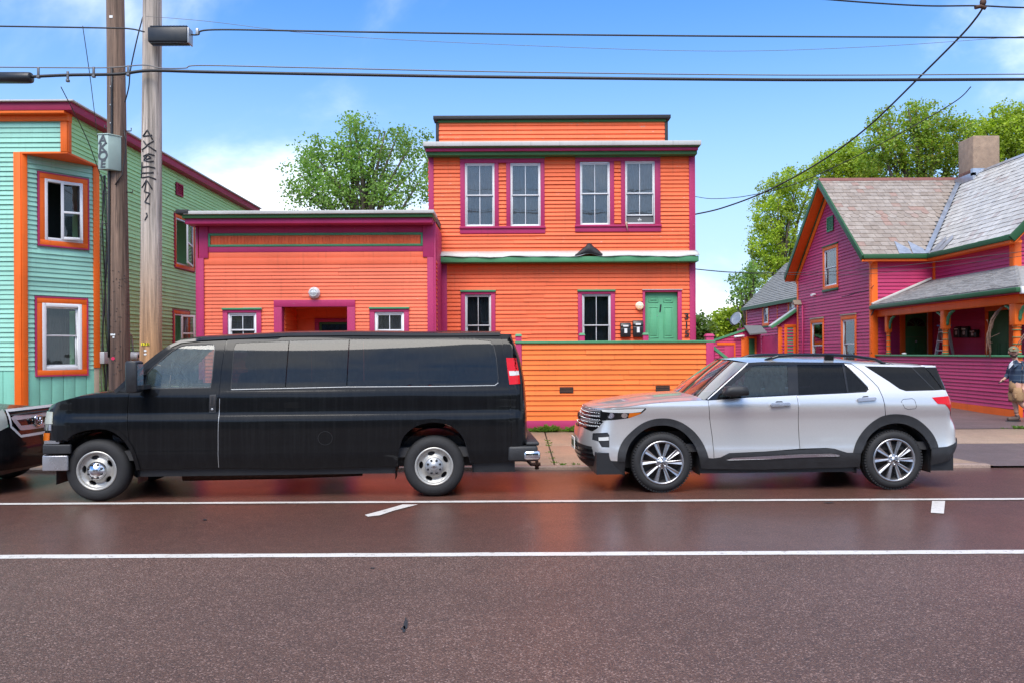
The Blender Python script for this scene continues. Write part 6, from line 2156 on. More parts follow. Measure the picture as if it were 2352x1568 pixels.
# lamps and lower trim
car.panel('tail_light', 'lens_red', tail, inset=-0.006, rim=0.02, step=0.03)
car.panel('wheel_arch', 'cladding', arch_fo + arch_fi[::-1], inset=-0.014, rim=0.03, step=0.03)
car.panel('wheel_arch', 'cladding', arch_ro + c5([(1553, 1012)]) + arch_ri[8:-8][::-1] + c5([(884, 1062)]), inset=-0.014, rim=0.03, step=0.03)
sill = dbot + dbot2[1:] + c5([(884, 1060), (872, 1186)]) + c5([(600, 1196), (0, 1210)]) + c4([(1880, 1215), (1265, 1205), (1250, 1110), (1335, 1110)])
sillo = car.panel('sill', 'cladding', sill, inset=-0.010, rim=0.03)
car.panel('sill_strip', 'chrome', c4([(1502, 1122), (1560, 1102), (1880, 1085)]) + c5([(310, 1068), (600, 1062), (675, 1072), (684, 1080), (670, 1088), (310, 1098), (0, 1114)]) + c4([(1540, 1124)]), inset=-0.022, step=0.04)
rb = c5([(1553, 1016), (1612, 1010), (1700, 1000), (1790, 945), (1834, 918)]) + [(SM, 0.70), (SM, 0.36)] + c5([(1800, 1090), (1700, 1132), (1540, 1170)])
car.panel('rear_bumper', 'cladding', rb, inset=-0.012, rim=0.03)
# fuel flap outline, handles, mirror
ff = c5([(1265, 575), (1285, 552), (1370, 546), (1392, 560), (1410, 620), (1400, 640), (1330, 648), (1300, 635)])
car.seam('fuel_flap', 'cladding', ff, width=0.006, inset=-0.001, closed=True)
for pts_, dpar in (([(32, 598), (40, 588), (205, 582), (220, 595), (212, 612), (40, 624)], door1), ([(848, 548), (856, 540), (1010, 532), (1024, 543), (1016, 560), (856, 572)], door2)):
    car.panel('handle', 'bumper_grey', c5(pts_), inset=-0.034, rim=0.034, parent=dpar, step=0.03)
car.panel('handle_recess', 'cladding', c5([(80, 582), (95, 570), (145, 570), (155, 580)]), inset=-0.002, parent=door1, step=0.03)
car.panel('handle_recess', 'cladding', c5([(895, 535), (910, 522), (950, 520), (962, 530)]), inset=-0.002, parent=door2, step=0.03)
m_c = car.on_plane(*C4(1590, 480), -0.10)
mb = MB()
for sx in (1,):
    for yy, sg in ((-0.11, 1), (car.W + 0.11, -1)):
        vs = []
        for (u_, zt_, zb_) in ((-0.15, 0.015, -0.045), (-0.12, 0.06, -0.052), (-0.05, 0.075, -0.055), (0.05, 0.078, -0.055), (0.125, 0.07, -0.052), (0.14, 0.0, -0.045)):
            for q in (-0.10, -0.06, 0.06, 0.10):
                k = 1.0 if abs(q) < 0.08 else 0.75
                vs.append(Vector((m_c.x + u_, yy + q * sg, m_c.z + zt_ * k)))
            for q in (0.10, 0.06, -0.06, -0.10):
                k = 1.0 if abs(q) < 0.08 else 0.75
                vs.append(Vector((m_c.x + u_, yy + q * sg, m_c.z + zb_ * k)))
        fs = [(i * 8 + k, i * 8 + (k + 1) % 8, (i + 1) * 8 + (k + 1) % 8, (i + 1) * 8 + k) for i in range(5) for k in range(8)] + [tuple(range(8)), tuple(range(40, 48))]
        mm = MB(); mm.add(vs, fs, True)
        mir = car.put(mm, 'wing_mirror', 'cladding', door1 if sg == 1 else None)
        mm = MB(); mm.box((m_c.x - 0.06, yy, m_c.z - 0.075), (m_c.x + 0.02, yy + 0.22 * sg, m_c.z - 0.045)); car.put(mm, 'mirror_arm', 'cladding', mir)
# bonnet, windscreen, roof
he = [car.p3(*q) for q in hood_edge]
n0 = Vector((he[0].x, he[0].y, he[0].z))
front_edge = [car.p3(sv, zg1 + 0.01 + (hood_edge[0][1] - zg1 - 0.01) * (sv / hood_edge[0][0])) for sv in [hood_edge[0][0] * f for f in (0.02, 0.25, 0.5, 0.75)]]
car.loft('bonnet', 'suv_paint', front_edge + he, [0.0, 0.004, 0.01, 0.016, 0.022, 0.035, 0.05, 0.062, 0.066, 0.066], 18, power=2.6)
ap0 = car.p3(*car.inv(*B7(100, 984))); ap1 = car.p3(*roof_line[0])
steps = 8
apl = [ap0.lerp(ap1, i / steps) + Vector((0, 0, 0.012 * math.sin(math.pi * i / steps))) for i in range(steps + 1)]
car.loft('windscreen', 'windscreen', apl, 0.03, 16, fwd=0.16, power=2.4)
cowl = [ap0 + Vector((-0.03, 0, -0.004)), ap0 + Vector((0.05, 0, 0.004))]
car.loft('cowl', 'cladding', cowl, 0.02, 16, fwd=0.16, power=2.4)
rl = [car.p3(*q) for q in roof_line]
car.loft('roof', 'suv_paint', rl, [0.045, 0.06, 0.07, 0.075, 0.07, 0.055, 0.04], 16, fwd=[0.15, 0.1, 0.0, 0, 0, -0.03, -0.06], power=3.0)
sp_ = [rl[-2], rl[-1] + Vector((0.0, 0, 0)), rl[-1] + Vector((0.05, 0.02, -0.01)), rl[-1] + Vector((0.0, 0.02, -0.035))]
car.loft('spoiler', 'suv_paint', [p + Vector((0, 0, 0.004)) for p in sp_], [0.056, 0.041, 0.04, 0.03], 16, fwd=[-0.03, -0.06, -0.08, -0.06], power=3.0)
rail = [car.p3(*q, 0.11) for q in c7([(545, 718), (640, 716), (760, 716), (1000, 718), (1180, 722), (1330, 733), (1400, 742)])]
hts = [0.02, 0.075, 0.09, 0.095, 0.085, 0.065, 0.02]
for mir in (0, 1):
    mb = MB(); pp = [p + Vector((0, 0, h_)) for p, h_ in zip(rail, hts)]
    if mir: pp = [Vector((p.x, car.W - p.y, p.z)) for p in pp]
    mb.tube(pp, 0.021, 8); rr_ = car.put(mb, 'roof_rail', 'black_gloss')
    for i in (0, 3, 6):
        q = rail[i]; q = Vector((q.x, car.W - q.y, q.z)) if mir else q
        mb = MB(); mb.box(q + Vector((-0.06, -0.018, -0.01)), q + Vector((0.06, 0.018, hts[i])))
        car.put(mb, 'rail_foot', 'black_gloss', rr_)
for mir in (False, True):
    for i, x_ in enumerate((0.0, 3.072)):
        wheel(car, x_, 0.045, 0.392, 'alloy', i == 0, mir)
chassis(car, -0.85, 3.9, (0.0, 3.072), 0.24, 0.52, 0.392)
# cabin
mb = MB(); mb.box((0.25, 0.12, 0.52), (3.9, car.W - 0.12, 0.62)); cab = car.put(mb, 'cabin_floor', 'seat_grey')
mb = MB(); mb.box((0.35, 0.16, 0.75), (0.75, car.W - 0.16, 1.16)); car.put(mb, 'dashboard', 'seat_grey', bevel=0.06)
for yy in (0.55, car.W - 0.55): seat(car, 1.35, yy, 0.72)
seat(car, 2.35, car.W / 2, 0.72, 1.35)
mb = MB(); mb.lathe((0.95, 0.55, 1.08), (0.9, 0, 0.35), [(0.18, 0), (0.19, 0.015), (0.18, 0.03), (0.17, 0.015)], 24, closed=True); car.put(mb, 'steering_wheel', 'seat_grey')
mb = MB(); p = car.on_plane(*C4(1250, 482), 0.55); mb.add([p + Vector((-0.07, -0.04, -0.03)), p + Vector((0.02, -0.06, -0.02)), p + Vector((0.07, 0.05, 0.03)), p + Vector((-0.03, 0.06, 0.02))], [(0, 1, 2, 3)])
car.put(mb, 'parking_slip', 'sticker_white')

# ------------------------------------------------------------------ the black van
th = math.atan2(0.25, 4.16)
vx0, vy0 = -5.155, 10.25 - 0.045
van = thing('parked_van', 'long black passenger van streaked with rain parked in front of the shopfront', 'van', (vx0, vy0, 0), th)
V1 = crop(80, 980, 2.8)
V2 = crop(640, 980, 2.8)
V3 = crop(1100, 980, 2.8)
car = Car(van, vx0, vy0, th, 2.01, -0.83, 5.39, 0.62, 3.0, 0.20, 3.6,
          [(0.2, 0.09), (0.37, 0.045), (0.48, 0.020), (0.53, 0.010), (0.60, 0.002), (0.66, 0.004), (0.80, 0.0), (0.95, 0.002), (1.00, 0.006), (1.09, 0.036), (1.13, 0.040), (1.24, 0.042), (1.31, 0.050), (1.38, 0.072), (1.45, 0.092), (1.70, 0.150), (1.92, 0.215), (2.00, 0.25), (2.05, 0.30)],
          [(0.3, 0.05), (0.5, 0.0), (0.9, 0.0), (1.1, 0.03), (1.2, 0.08), (1.3, 0.2)],
          [(0.3, 0.03), (0.5, 0.0), (1.0, 0.0), (1.43, 0.026), (1.6, 0.055), (1.77, 0.095), (1.9, 0.14), (2.03, 0.20), (2.08, 0.26)], bow=0.015)
SM = car.S
v1 = lambda l: car.pts(V1, l)
v2 = lambda l: car.pts(V2, l)
v3 = lambda l: car.pts(V3, l)
arch_f = v1([(320, 945), (400, 880), (500, 850), (620, 838), (720, 860), (800, 910), (860, 980), (900, 1060), (930, 1150), (940, 1198)])
arch_r = v3([(240, 1168), (250, 1060), (280, 940), (330, 870), (420, 810), (550, 783), (680, 800), (760, 845), (820, 910), (850, 980), (870, 1060), (890, 1138)])
arch_f, arch_r = curve(arch_f), curve(arch_r)
sA = v1([(862, 548), (848, 700), (850, 872)])
sB = v1([(1692, 92), (1640, 330), (1620, 520), (1610, 900), (1615, 1182)])
sC = v3([(1118, 58), (1150, 200), (1180, 330), (1200, 480), (1212, 700), (1218, 1000), (1215, 1125)])
hood = v1([(212, 652), (240, 641), (420, 585), (640, 550), (745, 545)])
apil = v1([(745, 545), (880, 420), (1000, 320), (1100, 240), (1210, 163), (1300, 124), (1480, 104), (1690, 92)])
roofl = v2([(125, 92), (640, 68), (1145, 62)]) + v3([(300, 66), (700, 66), (1118, 62)])
fr = [(0.0, hood[0][1] - 0.03)] + hood + v1([(862, 548)]) + sA[1:] + v1([(858, 968)]) + arch_f[:25][::-1] + v1([(225, 972)]) + [(0.0, 0.62)]
car.panel('front_wing', 'van_paint', fr, shrink=0.002)
# front door
win = v1([(985, 522), (1000, 392), (1050, 340), (1210, 203), (1280, 163), (1340, 149), (1568, 141), (1586, 160), (1562, 420), (1546, 511)])
d1 = v1([(862, 548), (872, 430)]) + apil[2:] + sB[1:] + v1([(940, 1196), (930, 1150), (900, 1060), (862, 982)]) + sA[::-1][:2]
d1 = v1([(862, 548), (874, 432), (1000, 326), (1100, 246), (1210, 169), (1300, 130), (1480, 110), (1685, 97)]) + sB[1:] + arch_f[24:][::-1] + sA[::-1][:2]
door = car.panel('door', 'van_paint', d1, [win], shrink=0.004, rim=0.012)
car.panel('window', 'van_glass_front', win, inset=0.012)
car.seam('window_seal', 'black_plastic', win, width=0.022, inset=0.003, closed=True)
tri = v1([(745, 543), (872, 430), (860, 545)])
car.panel('pillar_panel', 'van_paint', tri, shrink=0.004)
car.seam('door_gap', 'black_gloss', v1([(745, 545), (874, 428), (1000, 320), (1100, 240), (1210, 163), (1300, 124), (1480, 104), (1690, 92)]))
car.seam('door_gap', 'black_gloss', sB); car.seam('door_gap', 'black_gloss', v1([(862, 548), (872, 430)])); car.seam('door_gap', 'black_gloss', sA)
car.seam('door_edge', 'metal_grey', v1([(1622, 600), (1609, 900), (1614, 1178)]), width=0.007, inset=-0.002, mirror=False)
# long side behind the door
band_o = v2([(190, 136), (640, 116), (1145, 105)]) + v3([(200, 104), (600, 104), (940, 107), (1040, 120), (1070, 160), (1090, 250), (1108, 420), (1105, 460), (1080, 486), (600, 494)]) + v2([(1120, 499), (600, 511), (150, 521), (145, 500), (160, 300), (174, 170)])
side = sB + v2([(800, 1190), (1520, 1168)]) + arch_r + sC[::-1] + roofl[::-1]
car.panel('side_panel', 'van_paint', side, [band_o], shrink=0.003)
def inset_poly(p): return p
w_a = v2([(193, 139), (634, 120), (602, 508), (153, 517), (149, 500), (163, 300), (177, 170)])
w_b = v2([(641, 119), (1140, 108), (1117, 497), (608, 508)])
w_c = v2([(1147, 108)]) + v3([(200, 107), (600, 107), (938, 110), (1036, 123), (1066, 161), (1086, 250), (1104, 420), (1101, 458), (1078, 482), (600, 491)]) + v2([(1124, 496)])
car.panel('window', 'van_glass_dark', w_a, inset=0.004)
car.panel('window', 'van_glass_dark', w_b, inset=0.004)
car.panel('window', 'van_glass_dark', w_c, inset=0.004)
car.seam('window_seal', 'black_plastic', band_o, width=0.018, inset=0.005, closed=True)
car.seam('window_trim', 'metal_grey', v2([(150, 524), (600, 514), (1120, 502)]) + v3([(600, 497), (1078, 489), (1106, 466)]), width=0.006, inset=-0.002, mirror=False)
# rear corner and back
back = sC + [(SM, 0.50), (SM, 2.02)]
tl = v3([(1172, 258), (1250, 260), (1275, 370), (1287, 476), (1200, 480), (1185, 370)])
car.panel('back_corner', 'van_paint', back, [tl], shrink=0.004)
car.seam('door_gap', 'black_gloss', sC)
car.panel('tail_light', 'lens_red', tl, inset=-0.008, rim=0.02, step=0.03)
car.panel('reversing_light', 'lens_white', v3([(1195, 368), (1272, 366), (1277, 402), (1201, 407)]), inset=-0.011, step=0.03)
# arch lips, fuel cap, handle
for a_ in (arch_f, arch_r):
    m = len(a_)
    car.seam('arch_lip', 'van_paint', a_, width=0.045, inset=-0.016)
    car.seam('arch_inner', 'black_plastic', a_, width=0.06, inset=0.02)
fc = v2([(940 + 60 * math.cos(i * math.pi / 10), 932 + 57 * math.sin(i * math.pi / 10)) for i in range(20)])
car.seam('fuel_flap', 'black_plastic', fc, width=0.006, inset=-0.002, closed=True, mirror=False)
hdl = v1([(1540, 568), (1590, 565), (1596, 600), (1592, 715), (1535, 718), (1534, 640)])
car.panel('handle', 'black_plastic', hdl, inset=-0.012, rim=0.015, parent=door, step=0.03)
car.seam('handle_rim', 'metal_dark', v1([(1550, 580), (1580, 578), (1578, 655), (1548, 660)]), width=0.012, inset=-0.016, closed=True, parent=door)
mb = MB(); p = car.p3(*car.inv(*V1(1562, 690)), -0.016); mb.lathe(p, (0, -1, 0), [(0.016, 0), (0.014, 0.006), (0, 0.007)], 14); car.put(mb, 'lock', 'metal_grey', door)
# lamps and front bumper
car.panel('headlight', 'lens_clear', v1([(160, 722), (180, 705), (222, 710), (218, 812), (146, 814)]) , inset=-0.012, rim=0.015, step=0.03)
car.panel('lamp_trim', 'chrome', v1([(140, 818), (214, 816), (212, 866), (140, 866)]), inset=-0.012, rim=0.012, step=0.03)
car.panel('indicator', 'lens_amber', v1([(138, 888), (196, 888), (192, 950), (145, 952)]), inset=-0.016, rim=0.016, step=0.03)
car.panel('grille', 'black_gloss', [(0.0, 1.05), (0.62, 1.05), (0.62, 0.68), (0.0, 0.68)], inset=-0.004)
def bumper(name, mat, z0, z1, x0, depth, ye):
    """wrap-round bumper: a bar with returned ends"""
    mb = MB()
    n = 24
    ring = []
    W = car.W
    for i in range(n + 1):
        t = -1 + 2 * i / n
        y = W / 2 + t * (W / 2 + ye)
        x = x0 + 0.13 * abs(t) ** 4
        ring.append((x, y))
    pts_o = [(0.0, 0.0)]
    ends = [(x0 + 0.13 + depth, ring[0][1])] + ring + [(x0 + 0.13 + depth, ring[-1][1])]
    m = len(ends)
    inn = [(x + (0.10 if 0 < i < m - 1 else 0), y + (0.05 if i <= 1 else (-0.05 if i >= m - 2 else 0))) for i, (x, y) in enumerate(ends)]
    V = [Vector((x, y, z0 + 0.02)) for x, y in ends] + [Vector((x, y, z1)) for x, y in ends] + [Vector((x, y, z1)) for x, y in inn] + [Vector((x, y, z0 + 0.02)) for x, y in inn]
    fs = [(a * m + i, a * m + i + 1, ((a + 1) % 4) * m + i + 1, ((a + 1) % 4) * m + i) for a in range(4) for i in range(m - 1)] + [(0, m, 2 * m, 3 * m), (m - 1, 2 * m - 1, 3 * m - 1, 4 * m - 1)]
    mb.add(V, fs)
    return car.put(mb, name, mat, bevel=0.012)
def zof(py, y=-0.02): return car.on_plane(*V1(170, py), y).z
xb = car.on_plane(*V1(52, 1100), 0.02).x
bumper('bumper', 'bumper_grey', zof(1222), zof(1082), xb + 0.0, 0.30, 0.015)
bumper('bumper_top', 'cladding', zof(1080), zof(990), xb + 0.005, 0.33, 0.012)
mb = MB(); mb.box((xb + 0.12, 0.05, zof(985)), (-0.45, car.W - 0.05, zof(960))); car.put(mb, 'bumper_shelf', 'bumper_grey')
# rear bumper, hitch
z0, z1 = car.on_plane(*V3(1300, 1130), 0.0).z, car.on_plane(*V3(1300, 1000), 0.0).z
xe = 5.39
mb = MB(); mb.box((xe - 0.28, 0.0, z0), (xe + 0.10, car.W, z1)); rbm = car.put(mb, 'rear_bumper', 'cladding', bevel=0.03)
for yy in (-0.012, car.W - 0.16):
    mb = MB(); mb.box((xe - 0.08, yy, z0 + 0.015), (xe + 0.13, yy + 0.17, z1 - 0.06)); car.put(mb, 'bumper_corner', 'chrome', rbm, bevel=0.03)
for yy in (0.10,):
    mb = MB(); mb.box((xe - 0.05, 0.03, z1), (xe + 0.12, car.W - 0.03, z1 + 0.05)); car.put(mb, 'bumper_step', 'cladding', rbm, bevel=0.02)
hc = car.on_plane(*V3(1430, 1078), car.W / 2)
mb = MB(); mb.tube([hc + Vector((-0.34, 0, -0.04)), hc + Vector((-0.14, 0, -0.06)), hc + Vector((-0.08, 0, -0.12)), hc + Vector((0.05, 0, -0.12))], 0.026, 8); mb.tube([hc + Vector((0, 0, -0.19)), hc + Vector((0, 0, -0.06)), hc], [0.03, 0.022, 0.02], 10); mb.ball(hc, 0.042, 14, 10)
car.put(mb, 'tow_ball', 'rust')
# bonnet, windscreen, roof with drip rail
he = [car.p3(*q) for q in hood]
fe = [car.p3(hood[0][0] * f, hood[0][1] - 0.03 * (1 - f)) for f in (0.02, 0.3, 0.6, 0.85)]
car.loft('bonnet', 'van_paint', fe + he, [0, 0.006, 0.012, 0.02, 0.024, 0.026, 0.03, 0.03, 0.03], 16, power=2.6)
ap = [car.p3(*q) for q in apil]
car.loft('windscreen', 'windscreen', ap[:6], [0.02, 0.025, 0.03, 0.035, 0.04, 0.045], 16, fwd=[0.16, 0.16, 0.15, 0.14, 0.13, 0.12], power=2.4)
car.seam('windscreen_pillar', 'van_paint', apil[:6], width=0.05, inset=-0.004)
rl = ap[5:] + [car.p3(*q) for q in roofl[1:]]
crn = [0.045] + [0.06] * (len(rl) - 2) + [0.05]
car.loft('roof', 'van_paint', rl, crn, 16, fwd=[0.12, 0.05] + [0] * (len(rl) - 3) + [-0.04], power=3.2)
car.seam('drip_rail', 'black_gloss', apil[4:] + roofl[1:], width=0.034, inset=-0.016)
# mirrors on the door
mc = car.on_plane(*V1(912, 420), -0.16)
for sg, yy in ((1, -0.16), (-1, car.W + 0.16)):
    mb = MB()
    vs = []
    prof = [(-0.085, -0.16, 0.17), (-0.07, -0.185, 0.195), (0.02, -0.19, 0.20), (0.06, -0.18, 0.185)]
    for (u_, zb_, zt_) in prof:
        k = 0.75 if u_ < -0.08 else 1
        vs += [Vector((mc.x + u_, yy - 0.115 * k * sg, mc.z + zb_)), Vector((mc.x + u_, yy + 0.115 * k * sg, mc.z + zb_)), Vector((mc.x + u_, yy + 0.115 * k * sg, mc.z + zt_)), Vector((mc.x + u_, yy - 0.115 * k * sg, mc.z + zt_))]
    mb.add(vs, [(i * 4 + k, i * 4 + (k + 1) % 4, (i + 1) * 4 + (k + 1) % 4, (i + 1) * 4 + k) for i in range(3) for k in range(4)] + [(0, 1, 2, 3), (12, 13, 14, 15)])
    mo = car.put(mb, 'wing_mirror', 'black_plastic', door if sg == 1 else None, bevel=0.02)
    mb = MB(); mb.add([Vector((mc.x + 0.062, yy - 0.095, mc.z - 0.15)), Vector((mc.x + 0.062, yy + 0.095, mc.z - 0.15)), Vector((mc.x + 0.062, yy + 0.095, mc.z + 0.16)), Vector((mc.x + 0.062, yy - 0.095, mc.z + 0.16))], [(0, 1, 2, 3)]); car.put(mb, 'mirror_glass', 'chrome', mo)
    mb = MB(); mb.box((mc.x - 0.02, yy, mc.z - 0.15), (mc.x + 0.10, yy + 0.25 * sg, mc.z - 0.10)); mb.box((mc.x - 0.02, yy, mc.z + 0.02), (mc.x + 0.03, yy + 0.27 * sg, mc.z + 0.06)); car.put(mb, 'mirror_arm', 'black_plastic', mo)
for mir in (False, True):
    for i, x_ in enumerate((0.0, 4.168)):
        wheel(car, x_, 0.045, 0.387, 'steel', i == 0, mir)
chassis(car, -0.5, 5.2, (0.0, 4.168), 0.30, 0.50, 0.387)
mb = MB(); mb.tube([(0.9, 0.5, 0.24), (2.2, 0.55, 0.24), (3.2, 0.6, 0.26)], 0.06, 8); car.put(mb, 'exhaust', 'rust')
mb = MB(); mb.box((-0.3, 0.12, 0.5), (5.2, car.W - 0.12, 0.62)); car.put(mb, 'cabin_floor', 'seat_grey')
mb = MB(); mb.box((0.10, 0.2, 0.7), (0.72, car.W - 0.2, 1.36)); car.put(mb, 'dashboard', 'seat_grey', bevel=0.08)
for yy in (0.55, car.W - 0.55): seat(car, 1.38, yy, 0.85, h=0.62)
for x_ in (2.35, 3.2, 4.05): seat(car, x_, car.W / 2, 0.85, 1.4, h=0.55)
sc_ = car.on_plane(*V1(1275, 400), 0.55)
mb = MB()
axs = Vector((0.88, 0, 0.45)).normalized()
mb.lathe(sc_, axs, [(0.175, 0), (0.19, 0.016), (0.175, 0.032), (0.16, 0.016)], 28, closed=True)
for t in (0.3, 2.84, 4.71):
    a_ = axs.orthogonal().normalized(); b_ = axs.cross(a_)
    mb.tube([sc_, sc_ + (a_ * math.cos(t) + b_ * math.sin(t)) * 0.17], 0.02, 6)
car.put(mb, 'steering_wheel', 'seat_grey')
mp_ = car.on_plane(*V1(1340, 235), car.W / 2)
mb = MB(); mb.box(mp_ + Vector((-0.015, -0.12, -0.035)), mp_ + Vector((0.015, 0.12, 0.035))); car.put(mb, 'rear_view_mirror', 'seat_grey', bevel=0.01)

# ------------------------------------------------------------------ the dark car at the left edge, nose towards the van
dark = thing('parked_car', 'dark car with chrome grille at left edge, nose towards the black van', 'car', (-6.58, 10.55, 0), 0.0)
DW = 1.95
car = Car(dark, -6.58, 10.55, 0.0, DW, -4.75, 0.0, 0.4, 3.0, 0.42, 3.4,
          [(0.2, 0.08), (0.35, 0.04), (0.6, 0.0), (0.9, 0.0), (1.02, 0.02), (1.1, 0.05), (1.3, 0.1), (1.6, 0.2), (1.75, 0.3)],
          [(0.2, 0.1), (0.5, 0.0), (1.0, 0.05), (1.3, 0.2), (1.7, 0.35)],
          [(0.2, 0.12), (0.32, 0.04), (0.45, 0.0), (0.62, 0.0), (0.80, 0.03), (0.95, 0.05), (1.02, 0.07), (1.08, 0.10)])
SM = car.S
ss_ = car.S
E1 = crop(0, 1100, 3.92)
e1 = lambda l: car.pts(E1, l)
# side view outline given in lengths from the nose
def sx(x): # s at local x on the side
    i = min(range(car.N + 1), key=lambda k: abs(car.plan[k][0] - x) + (10 if car.plan[k][1] > 0.5 else 0))
    return i / car.N * car.S
def archp(xc, r, z=0.37): return [(sx(xc + r * math.cos(t)), z + r * math.sin(t)) for t in [math.pi * i / 12 for i in range(13)]]
hoodz = [(0.0, 1.02), (-0.25, 1.05), (-0.8, 1.09), (-1.25, 1.12)]
fro = archp(-0.95, 0.45)
outline = [(SM, 0.45), (SM, 1.01)] + [(sx(-0.3), 1.035), (sx(-0.8), 1.07), (sx(-1.3), 1.10)] + [(sx(-1.32), 0.32)] + [(a, b) for a, b in fro[::-1]] + [(sx(-0.42), 0.33), (SM, 0.30)]
outline = [(SM, 0.30), (SM, 1.01), (sx(-0.3), 1.035), (sx(-0.8), 1.07), (sx(-1.3), 1.10), (sx(-1.55), 1.10), (sx(-1.55), 0.33)] + [q for q in fro[::-1]] + [(sx(-0.46), 0.33)]
lampq = e1([(-40, 480), (30, 492), (70, 560), (98, 700), (-40, 706)])
lampq = [(sx(-0.32), 0.97)] + e1([(35, 492), (72, 560), (98, 700)]) + [(sx(-0.28), 0.74)]
grq = e1([(60, 492), (330, 478)]) + [(SM, 0.90)] + [(SM, 0.575)] + e1([(255, 782), (140, 712)])
zt_, zb_ = car.inv(*E1(450, 475))[1], car.inv(*E1(380, 790))[1]
g_near = car.inv(*E1(70, 500))[0]
g_low = car.inv(*E1(240, 770))[0]
grq = [(g_near, zt_), (SM, zt_), (SM, zb_), (g_low, zb_), (car.inv(*E1(130, 700))[0], car.inv(*E1(130, 700))[1])]
car.panel('front_wing', 'dark_car_paint', outline, [lampq, grq])
car.panel('headlight', 'lens_clear', lampq, inset=0.004, step=0.03)
car.panel('grille', 'black_gloss', grq, inset=0.03)
car.seam('grille_frame', 'lamp_white', [grq[1], grq[0], grq[4], grq[3], grq[2]], width=0.036, inset=-0.004)
hz_ = zt_ - zb_
gm = car.inv(*E1(150, 580))[0]; gm2 = car.inv(*E1(250, 690))[0]
plain('silver_trim', (0.50, 0.49, 0.49), 0.3, 0.25)
car.seam('grille_bar', 'silver_trim', [(SM, zb_ + hz_ * 0.72), (gm, zb_ + hz_ * 0.70), (gm2, zb_ + hz_ * 0.30), (SM, zb_ + hz_ * 0.28)], width=0.065, inset=0.006)
# emblem: rounded frame with an upright letter form
ec = car.p3(SM, zb_ + hz_ * 0.50, -0.02)
mb = MB()
loop_ = []
for i in range(28):
    t = 2 * math.pi * i / 28
    cx_, cz_ = math.copysign(abs(math.cos(t)) ** 0.6, math.cos(t)), math.copysign(abs(math.sin(t)) ** 0.6, math.sin(t))
    loop_.append(ec + Vector((0, (0.082 + 0.012 * math.sin(t)) * cx_, 0.068 * cz_)))
mb.tube(loop_ + loop_[:1], 0.012, 8)
for sg in (-1, 1):
    mb.tube([ec + Vector((0, sg * 0.050, 0.058)), ec + Vector((0, sg * 0.034, 0.0)), ec + Vector((0, sg * 0.042, -0.058))], 0.012, 8)
mb.tube([ec + Vector((0, -0.034, -0.004)), ec + Vector((0, 0.034, -0.004))], 0.012, 8)
car.put(mb, 'emblem', 'chrome')
he = [car.p3(*q) for q in ((sx(-1.5), 1.10), (sx(-1.1), 1.09), (sx(-0.8), 1.07), (sx(-0.3), 1.035))]
fe = [car.p3(SM - (SM - sx(-0.3)) * f, 1.01 + 0.025 * f) for f in (0.8, 0.5, 0.25, 0.03)]
car.loft('bonnet', 'dark_car_paint', he + fe, [0.07, 0.066, 0.055, 0.03, 0.022, 0.014, 0.007, 0.0], 16, power=2.6)
rest = [(sx(-1.55), 0.33), (sx(-1.55), 1.10), (sx(-2.2), 1.12), (sx(-4.3), 1.13), (0.0, 1.1), (0.0, 0.4), (sx(-4.2), 0.33)] + [q for q in archp(-3.72, 0.45)[::-1]]
rest = [(sx(-1.56), 0.33), (sx(-1.56), 1.10), (sx(-2.2), 1.12), (sx(-4.3), 1.13), (0.0, 1.1), (0.0, 0.4), (sx(-4.25), 0.33)] + archp(-3.72, 0.45)[::-1] + [(sx(-3.2), 0.33)]
car.panel('body_side', 'dark_car_paint', rest)
gl_ = [(sx(-1.6), 1.11), (sx(-2.25), 1.62), (sx(-4.1), 1.64), (0.1, 1.60), (0.1, 1.12), (sx(-4.3), 1.14)]
car.panel('window_band', 'suv_glass_dark', gl_, inset=0.0)
car.loft('windscreen', 'windscreen', [car.p3(sx(-1.6), 1.11), car.p3(sx(-1.95), 1.38), car.p3(sx(-2.25), 1.62)], 0.05, 14, fwd=-0.12, power=2.4)
car.loft('roof', 'dark_car_paint', [car.p3(sx(-2.25), 1.62), car.p3(sx(-3.2), 1.66), car.p3(sx(-4.1), 1.64), car.p3(0.2, 1.60)], 0.06, 14, power=3)
for mir in (False, True):
    wheel(car, -0.95, 0.05, 0.37, 'alloy', True, mir)
    wheel(car, -3.72, 0.05, 0.37, 'alloy', False, mir)
chassis(car, -4.6, -0.15, (-3.72, -0.95), 0.25, 0.5, 0.37)

# ------------------------------------------------------------------ poles, boxes and wires
def pole_wood(name, top, bottom, zlo, zhi, dark):
    t = NT(name)
    gr = t.noise(t.coord((11, 11, 0.35)), 1.0, 6, 0.65)
    gr2 = t.noise(t.coord((30, 30, 1.2)), 1.0, 4, 0.6)
    kn = t.noise(t.coord((5, 5, 2.5)), 1.6, 3, 0.5)
    sp = t.n('ShaderNodeSeparateXYZ', {0: t.coord()})
    f = t.remap((sp, 2), zlo, zhi, 0, 1, True)
    c = t.mix(f, bottom, top)
    c = t.mix(1.0, c, t.remap(t.math('ADD', gr, t.math('MULTIPLY', gr2, 0.5)), 0.60, 0.90, 0.45, 1.5), 'MULTIPLY')
    c = t.mix(t.remap(gr, 0.59, 0.66, 0, 0.8), c, dark)
    c = t.mix(t.remap(kn, 0.68, 0.76, 0, 0.6), c, dark)
    bs = t.bsdf(Base_Color=c, Roughness=0.8)
    t.put(bs, 'Normal', t.bump(t.math('ADD', gr, gr2), 0.7, 0.03))


pole_wood('pole_dark', (0.21, 0.135, 0.095), (0.105, 0.060, 0.044), 1.2, 4.0, (0.03, 0.02, 0.016))
pole_wood('pole_grey', (0.44, 0.37, 0.31), (0.42, 0.22, 0.10), 1.6, 4.0, (0.14, 0.10, 0.075))


